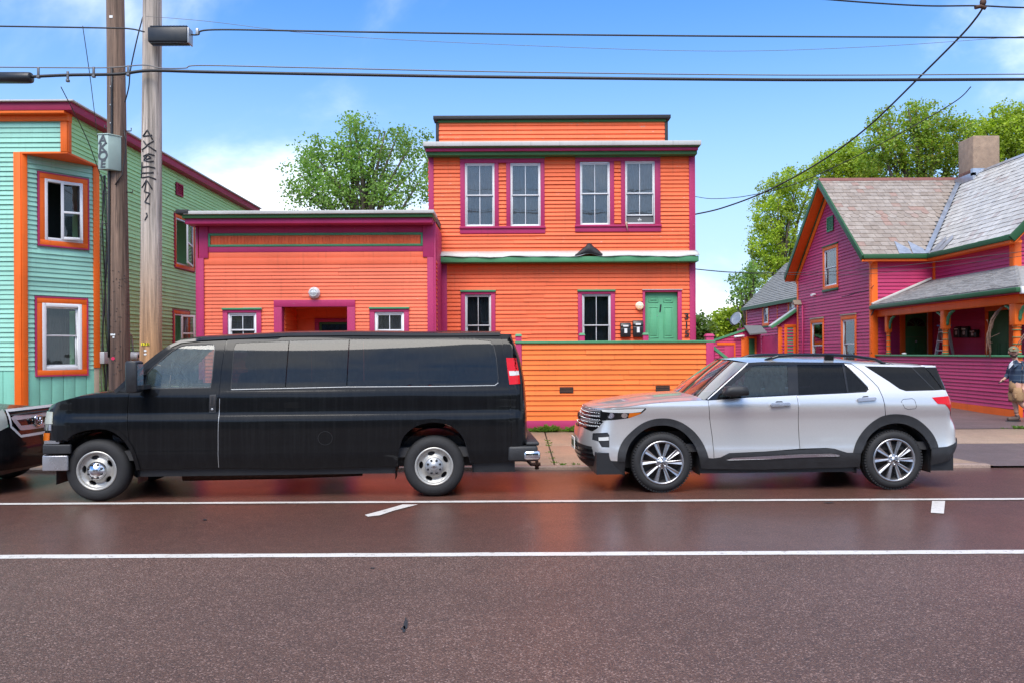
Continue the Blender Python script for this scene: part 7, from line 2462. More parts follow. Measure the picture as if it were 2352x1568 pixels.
class Pole:
    def __init__(s, name, label, mat, a, b, Y, w0, w1):
        A, B = at(*a, Y), at(*b, Y)      # a high, b low
        d = (A - B) / (A.z - B.z)
        s.base = B + d * (0.10 - B.z)
        s.d = d
        s.o = thing(name, label, 'utility pole', tuple(s.base), group='wooden utility poles by the kerb')
        r0, r1 = w0 * Y / F / 2, w1 * Y / F / 2    # low, high
        s.rad = lambda z: r0 + (r1 - r0) * (z - B.z) / (A.z - B.z)
        s.Y = Y
        mb = MB()
        rn = random.Random(len(name) + int(Y * 10))
        zs = [-0.2 + 0.35 * i for i in range(32)]
        path = [s.base + d * z for z in zs]
        mb.tube(path, [s.rad(z + 0.1) * (1 + rn.uniform(-0.012, 0.012)) for z in zs], 28)
        mb.build('shaft', mat, s.o)

    def surf(s, px, py, lift=0.003):
        u, v = ray(px, py)
        Y = s.Y
        for _ in range(4):
            z = H + v * Y
            c = s.base + s.d * (z - s.base.z)
            r = s.rad(z)
            dx = u * Y - c.x
            dx = max(-r * 0.97, min(r * 0.97, dx))
            Y = c.y - math.sqrt(r * r - dx * dx) - lift
        return Vector((c.x + dx * (1 + lift / r), Y, z))


pd = Pole('utility_pole', 'dark brown weathered utility pole carrying a pale green box', 'pole_dark', (265, 0), (275.5, 880), 13.55, 46, 38)
pg = Pole('utility_pole', 'pale grey utility pole with black spray-paint scrawl, right of the dark pole', 'pole_grey', (350, 0), (346.5, 800), 13.25, 48, 40.5)


def stroke(mb, pole, cf, pts, w=0.011):
    out = []
    for i in range(len(pts) - 1):
        for k in range(5):
            f = k / 5
            out.append(pole.surf(*cf(pts[i][0] + (pts[i + 1][0] - pts[i][0]) * f, pts[i][1] + (pts[i + 1][1] - pts[i][1]) * f)))
    out.append(pole.surf(*cf(*pts[-1])))
    mb.tube(out, w, 6)


mb = MB()
for st in ([(962, 918), (990, 875), (1024, 938)], [(964, 918), (1022, 910)], [(966, 950), (988, 982), (958, 1008)], [(1032, 948), (988, 976), (1046, 1016)], [(962, 1005), (962, 1022)],
           [(1036, 1046), (1000, 1034), (965, 1052), (988, 1072), (1012, 1060), (992, 1042), (968, 1078), (1000, 1088), (1032, 1084)],
           [(958, 1092), (955, 1200)], [(960, 1125), (1000, 1120), (1040, 1130)], [(956, 1166), (1032, 1160)], [(958, 1196), (1000, 1188), (1046, 1206)],
           [(956, 1264), (985, 1210), (1022, 1272)], [(985, 1212), (972, 1290), (1006, 1300), (974, 1360), (1006, 1372)], [(984, 1432), (990, 1452), (974, 1482)]):
    stroke(mb, pg, G1, st)
mb.build('graffiti', 'spray_black', pg.o)
# small tags on the poles
Zt = crop(280, 940, 6.03)
def patch(pole, cf, x0, y0, x1, y1, mat, name, n=6, round_=False):
    mb = MB()
    if round_:
        m = 14
        c = ((x0 + x1) / 2, (y0 + y1) / 2)
        mb.add([pole.surf(*cf(*c), 0.006)] + [pole.surf(*cf(c[0] + (x1 - x0) / 2 * math.cos(2 * math.pi * i / m), c[1] + (y1 - y0) / 2 * math.sin(2 * math.pi * i / m)), 0.006) for i in range(m)], [(0, i + 1, (i + 1) % m + 1) for i in range(m)])
    else:
        top = [pole.surf(*cf(x0 + (x1 - x0) * i / n, y0), 0.006) for i in range(n + 1)]
        bot = [pole.surf(*cf(x0 + (x1 - x0) * i / n, y1), 0.006) for i in range(n + 1)]
        mb.add(top + bot, [(i, i + 1, n + 2 + i, n + 1 + i) for i in range(n)])
    return mb.build(name, mat, pole.o)
tg = patch(pg, Zt, 868, 528, 1010, 580, 'sticker_yellow', 'tag_plate')
mb = MB(); letters(mb, '1 7 5', 0.055, pg.surf(*Zt(938, 556), 0.010), (1, 0, 0), (0, 0, 1), 0.001); mb.build('tag_digits', 'black_plastic', tg, local=False)
patch(pg, Zt, 915, 652, 965, 690, 'sticker_white', 'tag', round_=True)
patch(pg, Zt, 915, 718, 965, 752, 'sticker_white', 'tag', round_=True)
patch(pd, Zt, 325, 780, 390, 840, 'sticker_red', 'reflector', round_=True)
patch(pd, Zt, 315, 370, 395, 402, 'sticker_white', 'tag')
patch(pd, Zt, 350, 418, 382, 446, 'sticker_white', 'tag')
patch(pd, G1, 735, 105, 757, 122, 'sticker_white', 'tag')
# staples and nails on the dark pole
mb = MB(); rn = random.Random(9)
for i in range(46):
    p = pd.surf(rn.uniform(252, 288), rn.uniform(620, 860), 0.002); mb.ball(p, 0.009, 5, 4)
stuff(mb.build('staples', 'metal_dark', pd.o))
# pole steps
for cf, x0, y0, x1, y1 in ((G1, 832, 882, 882, 866), (G1, 845, 1294, 892, 1278), (G1, 728, 862, 704, 850), (G1, 728, 1305, 690, 1308), (G1, 730, 1505, 692, 1508)):
    a, b = at(*cf(x0, y0), pd.Y), at(*cf(x1, y0), pd.Y)
    mb = MB(); mb.tube([a, b, b + Vector((0, 0, 0.05))], 0.009, 6); mb.build('step', 'metal_dark', pd.o)
# conduit down the pole
mb = MB(); mb.tube([pd.surf(*G1(752, y), 0.012) for y in (455, 600, 750, 900)] + [pd.surf(252 + 0.005 * i, 400 + i * 60, 0.012) for i in range(8)], 0.020, 8); mb.build('conduit', 'cable_black', pd.o)
for y in (585, 708, 830):
    mb = MB(); mb.ball(pd.surf(*G1(745, y), 0.015), 0.018, 8, 6); mb.build('clip', 'metal_grey', pd.o)
mb = MB(); mb.tube([pd.surf(*G8(1100, 330), .02), pd.surf(*G8(1112, 420), .03), pd.surf(*G8(1110, 520), .03), pd.surf(*G8(1092, 740), .02), pd.surf(*G8(1040, 830), 0.02)], 0.010, 6); mb.build('loop_cable', 'cable_black', pd.o)
# pale green box with sprayed letters
YB = 13.28
f0, f1 = at(*G8(885, 378), YB), at(*G8(985, 690), YB)
bx = thing('utility_box', 'pale green metal box with grey sprayed letters on the dark pole', 'box', (f0.x, YB, f1.z))
gx = at(*G8(1031, 378), YB + 0.02).x
mb = MB(); mb.hexa([(f0.x, YB, f1.z), (f1.x, YB - 0.02, f1.z), (f1.x + 0.13, YB + 0.16, f1.z), (f0.x + 0.10, YB + 0.2, f1.z), (f0.x, YB, f0.z), (f1.x, YB - 0.02, f0.z), (f1.x + 0.13, YB + 0.16, f0.z), (f0.x + 0.10, YB + 0.2, f0.z)])
mb.build('case', 'box_green', bx, bevel=0.008)
mb = MB(); mb.hexa([(f0.x - .008, YB - .008, f0.z), (f1.x + .004, YB - 0.03, f0.z), (f1.x + 0.14, YB + 0.165, f0.z), (f0.x + 0.10, YB + 0.2, f0.z), (f0.x - .008, YB - .008, f0.z + .02), (f1.x + .004, YB - 0.03, f0.z + .02), (f1.x + 0.14, YB + 0.165, f0.z + .02), (f0.x + 0.10, YB + 0.2, f0.z + .02)]); mb.build('lid', 'box_green', bx, bevel=0.004)
bh = f0.z - f1.z
for k, chh in enumerate('AKOE'):
    mb = MB(); letters(mb, chh, 0.20 if k != 3 else 0.17, ((f0.x + f1.x) / 2, YB - 0.016, f0.z - bh * (0.15 + 0.235 * k)), (1, -0.02 / (f1.x - f0.x), 0), (0, 0, 1), 0.002, shear=0.1, sx=1.05)
    mb.build('letter', 'spray_grey', bx)


def wire(name, label, pts, r, mat='cable_black', parent=None, sub=10, group=None):
    """pts: (px, py, Y)"""
    P = [at(*p[:2], p[2]) for p in pts]
    out = []
    for i in range(len(P) - 1):
        p0, p1, p2, p3 = P[max(i - 1, 0)], P[i], P[i + 1], P[min(i + 2, len(P) - 1)]
        for k in range(sub):
            t = k / sub
            out.append(0.5 * ((2 * p1) + (p2 - p0) * t + (2 * p0 - 5 * p1 + 4 * p2 - p3) * t * t + (3 * p1 - p0 - 3 * p2 + p3) * t ** 3))
    out.append(P[-1])
    mb = MB(); mb.tube(out, r, 6)
    o = mb.build(name, mat, parent)
    if parent is None:
        tag(o, label, 'wire', group)
    return o


GW_ = 'overhead wires along the street'
YW = 13.0
wire('overhead_wire', 'thin black wire highest at left, ending at the black splice box', [(-300, 58, YW), (0, 61, YW), (245, 65, YW), (300, 67, YW), (332, 74, YW)], 0.012, group=GW_)
wire('overhead_wire', 'black wire running from the splice box across the upper sky', [(438, 80, YW), (455, 80, YW), (492, 69, YW), (760, 73, YW), (1176, 79, YW), (1700, 84, YW), (2352, 87, YW), (2700, 88, YW)], 0.013, group=GW_)
wire('overhead_wire', 'faint hair-thin wire sagging under the upper black wire', [(335, 38, YW), (480, 50, YW), (760, 82, YW), (1176, 104, YW), (1640, 118, YW), (2000, 108, YW), (2352, 84, YW)], 0.0035, 'cable_grey', group=GW_)
wire('overhead_wire', 'grey strand lying just above the thick black cable', [(-300, 153, YW), (0, 155, YW), (130, 156, YW), (250, 156, YW), (330, 150, YW), (370, 157, YW), (425, 157, YW), (462, 151, YW), (700, 156, YW), (1176, 166, YW), (1800, 173, YW), (2352, 171, YW), (2700, 170, YW)], 0.009, 'cable_grey', group=GW_)
wire('overhead_cable', 'thick black cable crossing the whole sky below the other wires', [(70, 177, YW), (160, 173, YW), (270, 171, YW), (345, 163, YW), (480, 166, YW), (800, 172, YW), (1176, 178, YW), (1800, 184, YW), (2352, 183, YW), (2700, 182, YW)], 0.024, group=GW_)
wire('overhead_wire', 'black wire at top right above the others, carrying a connector', [(1860, -4, 12.6), (2000, 7, 12.6), (2130, 14, 12.6), (2250, 14, 12.6), (2352, 18, 12.6), (2600, 20, 12.6)], 0.012, group=GW_)
wire('service_cable', 'twisted service cable slanting from top right to the orange house corner', [(2258, 18, 12.6), (2242, 42, 12.8), (2205, 85, 13.2), (2110, 180, 14.2), (1990, 295, 15.6), (1880, 375, 16.9), (1760, 440, 18.2), (1660, 478, 19.0), (1596, 493, 19.4)], 0.016, group=GW_)
wire('service_cable', 'thin drop wire crossing in front of the right-hand trees', [(2230, 200, 14), (2192, 235, 14.5), (2080, 300, 16), (1950, 368, 17.6), (1830, 422, 19.2), (1720, 450, 20.6), (1640, 457, 21.5), (1597, 452, 22)], 0.009, group=GW_)
wire('service_cable', 'thin wire from orange house across the purple gable, upper of two', [(1597, 618, 19.5), (1680, 625, 20), (1800, 627, 20), (1950, 622, 19.6), (2080, 610, 19), (2352, 578, 18)], 0.007, group=GW_)
wire('service_cable', 'thin wire across the purple gable, lower of two', [(1597, 619, 19.5), (1690, 627, 20), (1860, 632, 20), (2000, 629, 19.6), (2150, 614, 19), (2352, 588, 18)], 0.006, group=GW_)
wire('service_cable', 'thin wire slanting down left of the green box to the mint house', [(140, 200, 13.4), (200, 320, 14.8), (240, 425, 16.2), (262, 440, 17.6)], 0.008, group=GW_)
wire('service_cable', 'hair-thin wire hanging in front of the mint wall left of the green box', [(190, 60, 13.4), (206, 170, 13.6), (216, 250, 14.5), (228, 345, 16.5), (232, 380, 17.8)], 0.006, group=GW_)
wire('drop_cable', 'slack black cable hanging between the two poles', [(328, 40, 13.3), (315, 90, 13.3), (300, 160, 13.35), (296, 200, 13.4), (287, 236, 13.45)], 0.010, group=GW_)
plain('clamp_grey', (0.12, 0.12, 0.13), 0.5, 0.3)
# clamps riding on the strand
for k, (x, y) in enumerate(((258, 490), (456, 515), (630, 485), (862, 475))):
    p = at(*G1(x, y), YW - 0.01)
    mb = MB(); mb.box(p + Vector((-0.018, -0.012, -0.07)), p + Vector((0.018, 0.012, 0.08))); mb.box(p + Vector((-0.024, -0.024, -0.09)), p + Vector((0.024, 0.024, -0.05)))
    tag(mb.build('cable_clamp', 'clamp_grey', bevel=0.006), ('leftmost cable clamp beside the black sleeve', 'low cable clamp second from the left', 'cable clamp just left of the dark pole', 'cable clamp between the two poles')[k], 'clamp', 'clamps on the strand')
p = at(*G1(1326, 215), YW); mb = MB(); mb.box(p + Vector((-0.022, -0.02, -0.05)), p + Vector((0.022, 0.02, 0.05))); tag(mb.build('cable_clamp', 'metal_grey', bevel=0.005), 'small clamp on the wire right of the black splice box', 'clamp', 'clamps on the strand')
# black splice box and sleeve
a, b = at(*G1(1000, 188), 12.98), at(*G1(1285, 300), 12.98)
sb = thing('splice_box', 'ribbed black cable splice box strapped in front of the grey pole', 'splice box', (a.x, 12.98, b.z))
mb = MB(); mb.hexa([(a.x, 12.92, b.z + .02), (b.x - .02, 12.90, b.z), (b.x - .02, 13.05, b.z), (a.x, 13.05, b.z + .02), (a.x, 12.92, a.z), (b.x - .02, 12.90, a.z - .01), (b.x - .02, 13.05, a.z - .01), (a.x, 13.05, a.z)]); mb.build('case', 'black_plastic', sb, bevel=0.03)
mb = MB(); mb.box((b.x - 0.025, 12.885, b.z - 0.01), (b.x + 0.0, 13.06, a.z - 0.03)); mb.build('end_plate', 'metal_grey', sb, bevel=0.006)
for k in range(26):
    x = a.x + 0.05 + (b.x - a.x - 0.10) * k / 25
    mb = MB(); mb.box((x - 0.005, 12.915, a.z - 0.004), (x + 0.005, 13.05, a.z + 0.010)); mb.box((x - 0.005, 12.915, b.z - 0.004), (x + 0.005, 13.05, b.z + 0.014)); stuff(mb.build('ribs', 'black_plastic', sb))
a, b = at(*G1(-200, 525), YW), at(*G1(212, 525), YW)
mb = MB(); r_ = 0.088; mb.tube([a, b - Vector((0.10, 0, 0)), b - Vector((0.02, 0, 0)), b, b + Vector((0.01, 0, 0))], [r_, r_, r_ * 0.97, r_ * 0.9, 0.02], 20)
tag(mb.build('cable_sleeve', 'black_plastic'), 'fat black cable sleeve entering at the left edge of the sky', 'cable sleeve')
p = at(2255, 12, 12.6)
mb = MB(); mb.ball(p + Vector((0.02, 0, 0.04)), (0.05, 0.04, 0.06), 10, 8); mb.tube([p + Vector((-0.10, 0, -0.04)), p + Vector((-0.02, 0, -0.02)), p + Vector((0.06, 0, -0.05))], 0.03, 8)
tag(mb.build('wire_connector', 'rust'), 'dark lumpy connector on the top right wire', 'connector')

# ------------------------------------------------------------------ small things on the walls
def caged_lamp(w, c, r, label, warm=False):
    t_o = thing('wall_lamp', label, 'lamp', tuple(w.p(*c, 0.0)), group='round caged wall lamps')
    p = w.p(*c, 0.02)
    mb = MB(); mb.lathe(p, w.n, [(r, 0), (r, 0.035), (r * 0.93, 0.045)], 28); mb.build('base', 'lamp_white', t_o)
    mb = MB(); mb.lathe(p, w.n, [(r * 0.93, 0.045), (r * 0.86, 0.075), (r * 0.6, 0.105), (r * 0.3, 0.118), (0, 0.122)], 28); mb.build('glass_dome', 'lamp_glow' if warm else 'lens_dome', t_o)
    for t in (0, math.pi / 2):
        pts = []
        for i in range(13):
            a_ = -math.pi / 2 + math.pi * i / 12
            q = w.u * (math.sin(a_) * r * math.cos(t)) + Vector((0, 0, math.sin(a_) * r * math.sin(t)))
            pts.append(p + q + w.n * (0.045 + 0.085 * math.cos(a_)))
        mb = MB(); mb.tube(pts, 0.006, 6); mb.build('cage_bar', 'lamp_white', t_o)
    ring = [p + (w.u * math.cos(2 * math.pi * i / 24) + Vector((0, 0, math.sin(2 * math.pi * i / 24)))) * r * 0.62 + w.n * 0.113 for i in range(25)]
    mb = MB(); mb.tube(ring, 0.006, 6); mb.build('cage_ring', 'lamp_white', t_o)
plain('lens_dome', (0.62, 0.64, 0.65), 0.2, var=0.1, coat=0.5)
t_ = NT('lamp_glow'); b_ = t_.bsdf(Base_Color=(0.7, 0.6, 0.45), Roughness=0.3); b_.inputs['Emission Color'].default_value = (1.0, 0.62, 0.25, 1); b_.inputs['Emission Strength'].default_value = 0.35
caged_lamp(aw, aw.pix(*Ac(1130, 822)), 0.122, 'round white caged lamp above the recessed shopfront doorway')
caged_lamp(mw, mw.pix(*Lc(1742, 458)), 0.095, 'round caged lamp glowing faintly beside the green front door', True)


def mailbox(w, r, label, group, digit=None, lid=True):
    a0, a1, z0, z1 = r
    t_o = thing('mailbox', label, 'mailbox', tuple(w.p((a0 + a1) / 2, z0, 0.0)), group=group)
    h_ = z1 - z0
    mb = MB()
    prof = [(0.02, z0 + 0.02), (0.11, z0), (0.13, z0 + 0.04), (0.13, z0 + h_ * 0.62), (0.10, z0 + h_ * 0.70), (0.02, z0 + h_ * 0.70)]
    mb.prism([w.p(a0, z, d) for d, z in prof], w.u * (a1 - a0)); mb.build('case', 'black_plastic', t_o, bevel=0.012)
    mb = MB()
    prof = [(0.02, z0 + h_ * 0.70), (0.135, z0 + h_ * 0.66), (0.138, z0 + h_ * 0.78), (0.09, z1), (0.02, z1)]
    mb.prism([w.p(a0 - 0.006, z, d) for d, z in prof], w.u * (a1 - a0 + 0.012)); mb.build('lid', 'black_plastic', t_o, bevel=0.015)
    am = (a0 + a1) / 2
    wd = (a1 - a0)
    mb = MB(); w.slab(mb, am - wd * 0.14, am + wd * 0.14, z0 + h_ * 0.28, z0 + h_ * 0.60, 0.131, 0.134); lb = mb.build('name_card', 'sticker_white', t_o)
    mb = MB(); w.slab(mb, am - wd * 0.26, am + wd * 0.26, z0 + h_ * 0.72, z0 + h_ * 0.83, 0.120, 0.1415); mb.build('name_card', 'sticker_white', t_o)
    if digit:
        mb = MB(); letters(mb, digit, h_ * 0.3, w.p(am, z0 + h_ * 0.44, 0.137), w.u if w.u.x > 0 else -w.u, (0, 0, 1), 0.001); mb.build('digit', 'black_plastic', lb)
g_ = 'black mailboxes beside the green front door'
mailbox(mw, mw.rect(Lc, 1594, 588, 1671, 699), 'black mailbox left of the pair beside the green front door', g_)
mailbox(mw, mw.rect(Lc, 1690, 570, 1766, 699), 'black mailbox nearest the green front door', g_)
g_ = 'black mailboxes on the purple porch'
w3v = Wall((XW3, YW4), (0, -1, 0), (-1, 0, 0))
w3v.o = Vector((XW3, YN, 0))
for k, (x0, x1, y0) in enumerate(((1218, 1300, 1030), (1318, 1408, 1028), (1430, 1528, 1070))):
    r = w3v.rect(P6, x0, y0, x1, 1180)
    mailbox(w3v, r, ('leftmost of three black mailboxes on the purple porch wall', 'middle one of three black mailboxes on the purple porch wall', 'lower rightmost black mailbox of three on the purple porch wall')[k], g_, '123'[k])
# stepladder on the porch
lad = thing('stepladder', 'aluminium stepladder standing behind the middle porch post', 'ladder', (13.0, 24.6, 0.72))
lx, ly = 12.8, 24.9
fb, ft = Vector((lx, ly - 0.05, 0.72)), Vector((lx + 0.33, ly, 2.55))
bb = Vector((lx + 0.72, ly + 0.1, 0.72))
for yy in (-0.0, 0.42):
    for p, q in ((fb, ft), (bb, ft)):
        mb = MB(); d = (q - p) / 2; sdv = Vector((0, 1, 0)); mb.obox((p + q) / 2 + Vector((0, yy, 0)), d, (0, 0.014, 0), Vector((d.z, 0, -d.x)).normalized() * 0.04); mb.build('rail', 'aluminium', lad)
for k in range(6):
    q = fb.lerp(ft, (k + 1) / 6.6)
    mb = MB(); mb.box(q + Vector((-0.04, 0.0, -0.012)), q + Vector((0.04, 0.42, 0.012))); mb.build('step', 'aluminium', lad)
mb = MB(); mb.box(ft + Vector((-0.10, -0.03, 0)), ft + Vector((0.10, 0.45, 0.05)))
plain('ladder_blue', (0.02, 0.07, 0.25), 0.5); mb.build('top_cap', 'ladder_blue', lad)
# porch ceiling lamp
mb = MB(); mb.lathe(at(*P6(1335, 745), 23.2), (0, 0, -1), [(0.0, -0.06), (0.08, -0.05), (0.09, 0.0), (0.06, 0.09), (0.0, 0.11)], 16); mb.lathe(at(*P6(1335, 745), 23.2), (0, 0, 1), [(0.05, 0.05), (0.05, 0.35)], 12)
tag(mb.build('ceiling_lamp', 'lens_dome'), 'small glass lamp under the purple porch ceiling', 'lamp')
# white pebble-like dish on the rail
mb = MB(); mb.ball(wp.p(wp.pix(*P6(484, 1402))[0], zrl + 0.07, -0.05), (0.07, 0.09, 0.035), 12, 8); tag(mb.build('dish', 'sticker_white'), 'small white dish left on the green porch rail', 'dish')
# dead vine hanging at the porch corner
vine = thing('dead_vine', 'bundle of bare brown vine stems hanging at the porch corner', 'vine', tuple(at(*P6(1640, 1440), 21.0)))
plain('vine_bark', (0.22, 0.13, 0.09), 0.9, var=0.3, scale=15)
rn = random.Random(14)
for k in range(9):
    base = [(1880, 715), (1800, 790), (1745, 850), (1690, 940), (1665, 1030), (1640, 1120), (1632, 1220), (1640, 1340), (1640, 1440)]
    pts = []
    for i, (x, y) in enumerate(base[: rn.choice((9, 9, 8, 7))]):
        q = at(*P6(x + rn.uniform(-14, 14) + (k - 4) * i * 0.9, y + rn.uniform(-10, 10)), 20.6 + rn.uniform(-0.03, 0.03))
        pts.append(q)
    mb = MB(); mb.tube(pts, [0.016 - 0.0012 * i for i in range(len(pts))], 6); mb.build('stem', 'vine_bark', vine)
for a_, b_ in (((1655, 1180), (1790, 1120)), ((1650, 1240), (1690, 1245)), ((1640, 1000), (1615, 940)), ((1640, 1300), (1670, 1330))):
    mb = MB(); mb.tube([at(*P6(*a_), 20.6), at(*P6(*b_), 20.55)], 0.007, 5); mb.build('twig', 'vine_bark', vine)
for a_, b_ in (((2010, 1290), (2115, 1130)), ((2040, 1290), (2115, 1170))):
    mb = MB(); mb.tube([at(*P6(*a_), 19.5), at(*P6(*b_), 19.45)], 0.010, 5); mb.build('twig', 'vine_bark', vine)

# ------------------------------------------------------------------ trees
def leaf_mat(name, a, b, tip=None):
    t = NT(name)
    geo = t.n('ShaderNodeNewGeometry')
    co = t.coord()
    r1 = (geo, 'Random Per Island')
    n = t.noise(co, 0.7, 3, 0.6)
    c = t.mix(r1, a, b)
    c = t.mix(1.0, c, t.remap(n, 0.3, 0.7, 0.6, 1.35), 'MULTIPLY')
    if tip:
        c = t.mix(t.remap(r1, 0.86, 0.9, 0, 0.8), c, tip)
    df = t.n('ShaderNodeBsdfPrincipled', {'Base Color': c, 'Roughness': 0.45})
    tr = t.n('ShaderNodeBsdfTranslucent', {0: t.mix(1.0, c, (1.25, 1.3, 0.7), 'MULTIPLY')})
    mx = t.n('ShaderNodeMixShader', {0: 0.5, 1: df, 2: tr})
    t.t.links.new(mx.outputs[0], t.out.inputs[0])


leaf_mat('leaf_poplar', (0.13, 0.26, 0.05), (0.31, 0.46, 0.12))
leaf_mat('leaf_lime', (0.22, 0.33, 0.03), (0.50, 0.60, 0.06))
leaf_mat('leaf_maple', (0.15, 0.26, 0.03), (0.42, 0.54, 0.06), (0.32, 0.25, 0.07))
leaf_mat('leaf_deep', (0.06, 0.13, 0.024), (0.14, 0.22, 0.04))
leaf_mat('weed_leaf', (0.10, 0.22, 0.03), (0.22, 0.38, 0.06))
plain('bark', (0.11, 0.085, 0.07), 0.9, var=0.3, scale=8, bump=0.5)


def tree(label, lobes, Y, base_px, leaf, size, n_clump, per, seed, depth=1.0, cat='tree', group='trees behind the houses', zg=0.2, gap=0.0, name='leafy_tree', limbs=14, crown_spread=0.34):
    """lobes: (px, py, radius px); clumps of leaves spread through the lobes' volume"""
    rn = random.Random(seed)
    s = Y / F
    L = [(at(x, y, Y), r * s) for x, y, r in lobes]
    base = at(base_px, 800, Y); base.z = zg
    root = thing(name, label, cat, tuple(base), group=group)
    vol = [r ** 2 for _, r in L]
    clumps = []
    for _ in range(n_clump):
        c, r = rn.choices(L, vol)[0]
        while True:
            d = Vector((rn.uniform(-1, 1), rn.uniform(-1, 1), rn.uniform(-1, 1)))
            if 0.05 < d.length < 1: break
        d = d.normalized() * (d.length ** 0.45) * rn.uniform(0.75, 1.12)
        p = c + Vector((d.x * r, d.y * r * depth, d.z * r))
        p.y += rn.uniform(-0.5, 0.5) * depth
        clumps.append(p)
    verts, faces = [], []
    for p in clumps:
        cr = 0.4 * rn.uniform(0.6, 1.5)
        lean = Vector((rn.uniform(-1, 1), rn.uniform(-1, 1), rn.uniform(-0.3, 1))).normalized()
        for _ in range(int(per * rn.uniform(0.5, 1.4))):
            while True:
                d = Vector((rn.uniform(-1, 1), rn.uniform(-1, 1), rn.uniform(-1, 1)))
                if d.length < 1: break
            q = p + Vector((d.x, d.y, d.z * 0.7)) * cr + lean * (d.x * 0.3 * cr)
            u = Vector((rn.uniform(-1, 1), rn.uniform(-1, 1), rn.uniform(-0.9, 0.4))).normalized()
            v = u.cross(Vector((rn.uniform(-1, 1), rn.uniform(-1, 1), rn.uniform(-1, 1)))).normalized()
            k = size * rn.uniform(0.6, 1.15)
            u, v = u * k, v * k * 0.42
            fold = u.cross(v).normalized() * k * 0.12
            b0 = len(verts)
            o = root.location
            verts += [q - base, q - base + u * 0.5 + v + fold, q - base + u, q - base + u * 0.5 - v + fold]
            faces += [(b0, b0 + 1, b0 + 2), (b0, b0 + 2, b0 + 3)]
    me = bpy.data.meshes.new('crown')
    me.from_pydata([tuple(p) for p in verts], [], faces)
    me.materials.append(MAT[leaf])
    o = bpy.data.objects.new('crown', me); COL.objects.link(o); o.parent = root
    o['kind'] = 'stuff'
    # trunk with limbs that reach into the lobes
    cz = sum((c for c, _ in L), Vector()) / len(L)
    top = max(c.z for c, _ in L)
    fork = base.lerp(Vector((cz.x, cz.y, cz.z)), 0.55)
    hgt = top - base.z
    tr = 0.028 * hgt
    mb = MB()
    mb.tube([base + Vector((0, 0, -0.2)), base.lerp(fork, 0.35) + Vector((rn.uniform(-.1, .1), 0, 0)), fork, fork.lerp(Vector((cz.x, cz.y, top)), 0.6)], [tr * 1.2, tr, tr * 0.8, tr * 0.2], 10)
    mb.build('trunk', 'bark', root)
    for k in range(limbs):
        c, r = L[k % len(L)]
        e = c + Vector((rn.uniform(-0.6, 0.6) * r, rn.uniform(-0.4, 0.4) * r, rn.uniform(-0.3, 0.8) * r))
        st = base.lerp(fork, rn.uniform(0.7, 1.0)) if k % 2 else fork.lerp(Vector((cz.x, cz.y, top)), rn.uniform(0.0, 0.35))
        m1 = st.lerp(e, 0.45) + Vector((rn.uniform(-.3, .3), rn.uniform(-.3, .3), 0.12 * (e - st).length))
        mb = MB(); mb.tube([st, m1, e], [tr * 0.45, tr * 0.25, tr * 0.07], 6)
        mb.build('limb', 'bark', root)
    return root


TL = lambda x, y, r: (612.5 + x * 0.17578, 245 + y * 0.17578, r * 0.17578)
tree('leafy poplar tree rising behind the low orange shopfront', [TL(*q) for q in ((1190, 300, 190), (1170, 500, 270), (760, 600, 190), (620, 700, 220), (480, 640, 90), (400, 960, 190), (620, 1000, 280), (460, 1180, 160), (1050, 780, 300), (1350, 700, 300), (1650, 480, 230), (1720, 350, 110), (1500, 330, 90), (1900, 480, 160), (1960, 760, 210), (1980, 1050, 220), (1250, 1050, 320), (850, 1150, 280), (1600, 1050, 260), (1000, 1300, 300), (1500, 1300, 300), (1080, 180, 60), (1190, 140, 60), (1370, 170, 70), (1750, 260, 50), (2080, 400, 90))],
     34, 850, 'leaf_poplar', 0.13, 620, 26, 21, depth=1.3, limbs=22)
TR = lambda x, y, r: (1684.4 + x * 0.29296, 229.7 + y * 0.29296, r * 0.29296)
tree('lime green tree at the left of the group behind the purple house', [TR(*q) for q in ((420, 640, 110), (330, 760, 150), (250, 860, 110), (500, 760, 170), (300, 960, 170), (240, 1060, 120), (430, 1000, 200), (300, 1180, 150), (190, 1150, 80), (250, 1290, 110), (400, 1250, 170), (560, 600, 80), (230, 1400, 120), (620, 560, 70))],
     55, 1800, 'leaf_lime', 0.16, 620, 30, 22, depth=1.0)
tree('bright green tree above the purple gable ridge', [TR(*q) for q in ((780, 540, 120), (900, 470, 110), (1000, 500, 130), (880, 600, 140), (1100, 540, 120), (700, 500, 60), (900, 370, 40), (820, 430, 70), (1020, 620, 140))],
     50, 1960, 'leaf_lime', 0.15, 460, 30, 23, depth=1.0)
CR = lambda x, y, r: (1586.4 + x * 0.32553, 214.4 + y * 0.32553, r * 0.32553)
tree('big maple with reddish tips behind the purple slate ridge', [CR(*q) for q in ((1400, 220, 130), (1560, 130, 80), (1520, 250, 170), (1700, 130, 80), (1660, 250, 160), (1300, 350, 130), (1290, 240, 50), (1420, 400, 190), (1600, 400, 210), (1780, 260, 120), (1790, 380, 190), (1900, 290, 130), (1900, 450, 170), (1500, 530, 170), (1700, 540, 170), (1880, 190, 50), (1990, 300, 100), (1800, 90, 50), (1250, 470, 110))],
     46, 2120, 'leaf_maple', 0.15, 700, 30, 24, depth=1.0)
tree('yellow-green tree at the right edge behind the chimney', [CR(*q) for q in ((2180, 200, 130), (2270, 150, 70), (2330, 220, 120), (2120, 300, 140), (2280, 320, 170), (2200, 420, 160), (2350, 420, 150), (2130, 130, 40), (2420, 300, 150), (2040, 400, 110))],
     44, 2320, 'leaf_lime', 0.15, 520, 30, 25, depth=1.0)
PL5 = lambda x, y, r: ((2150 + x / 4.48) / 1.30612, (750 + y / 4.48) / 1.30612, r / 4.48 / 1.30612)
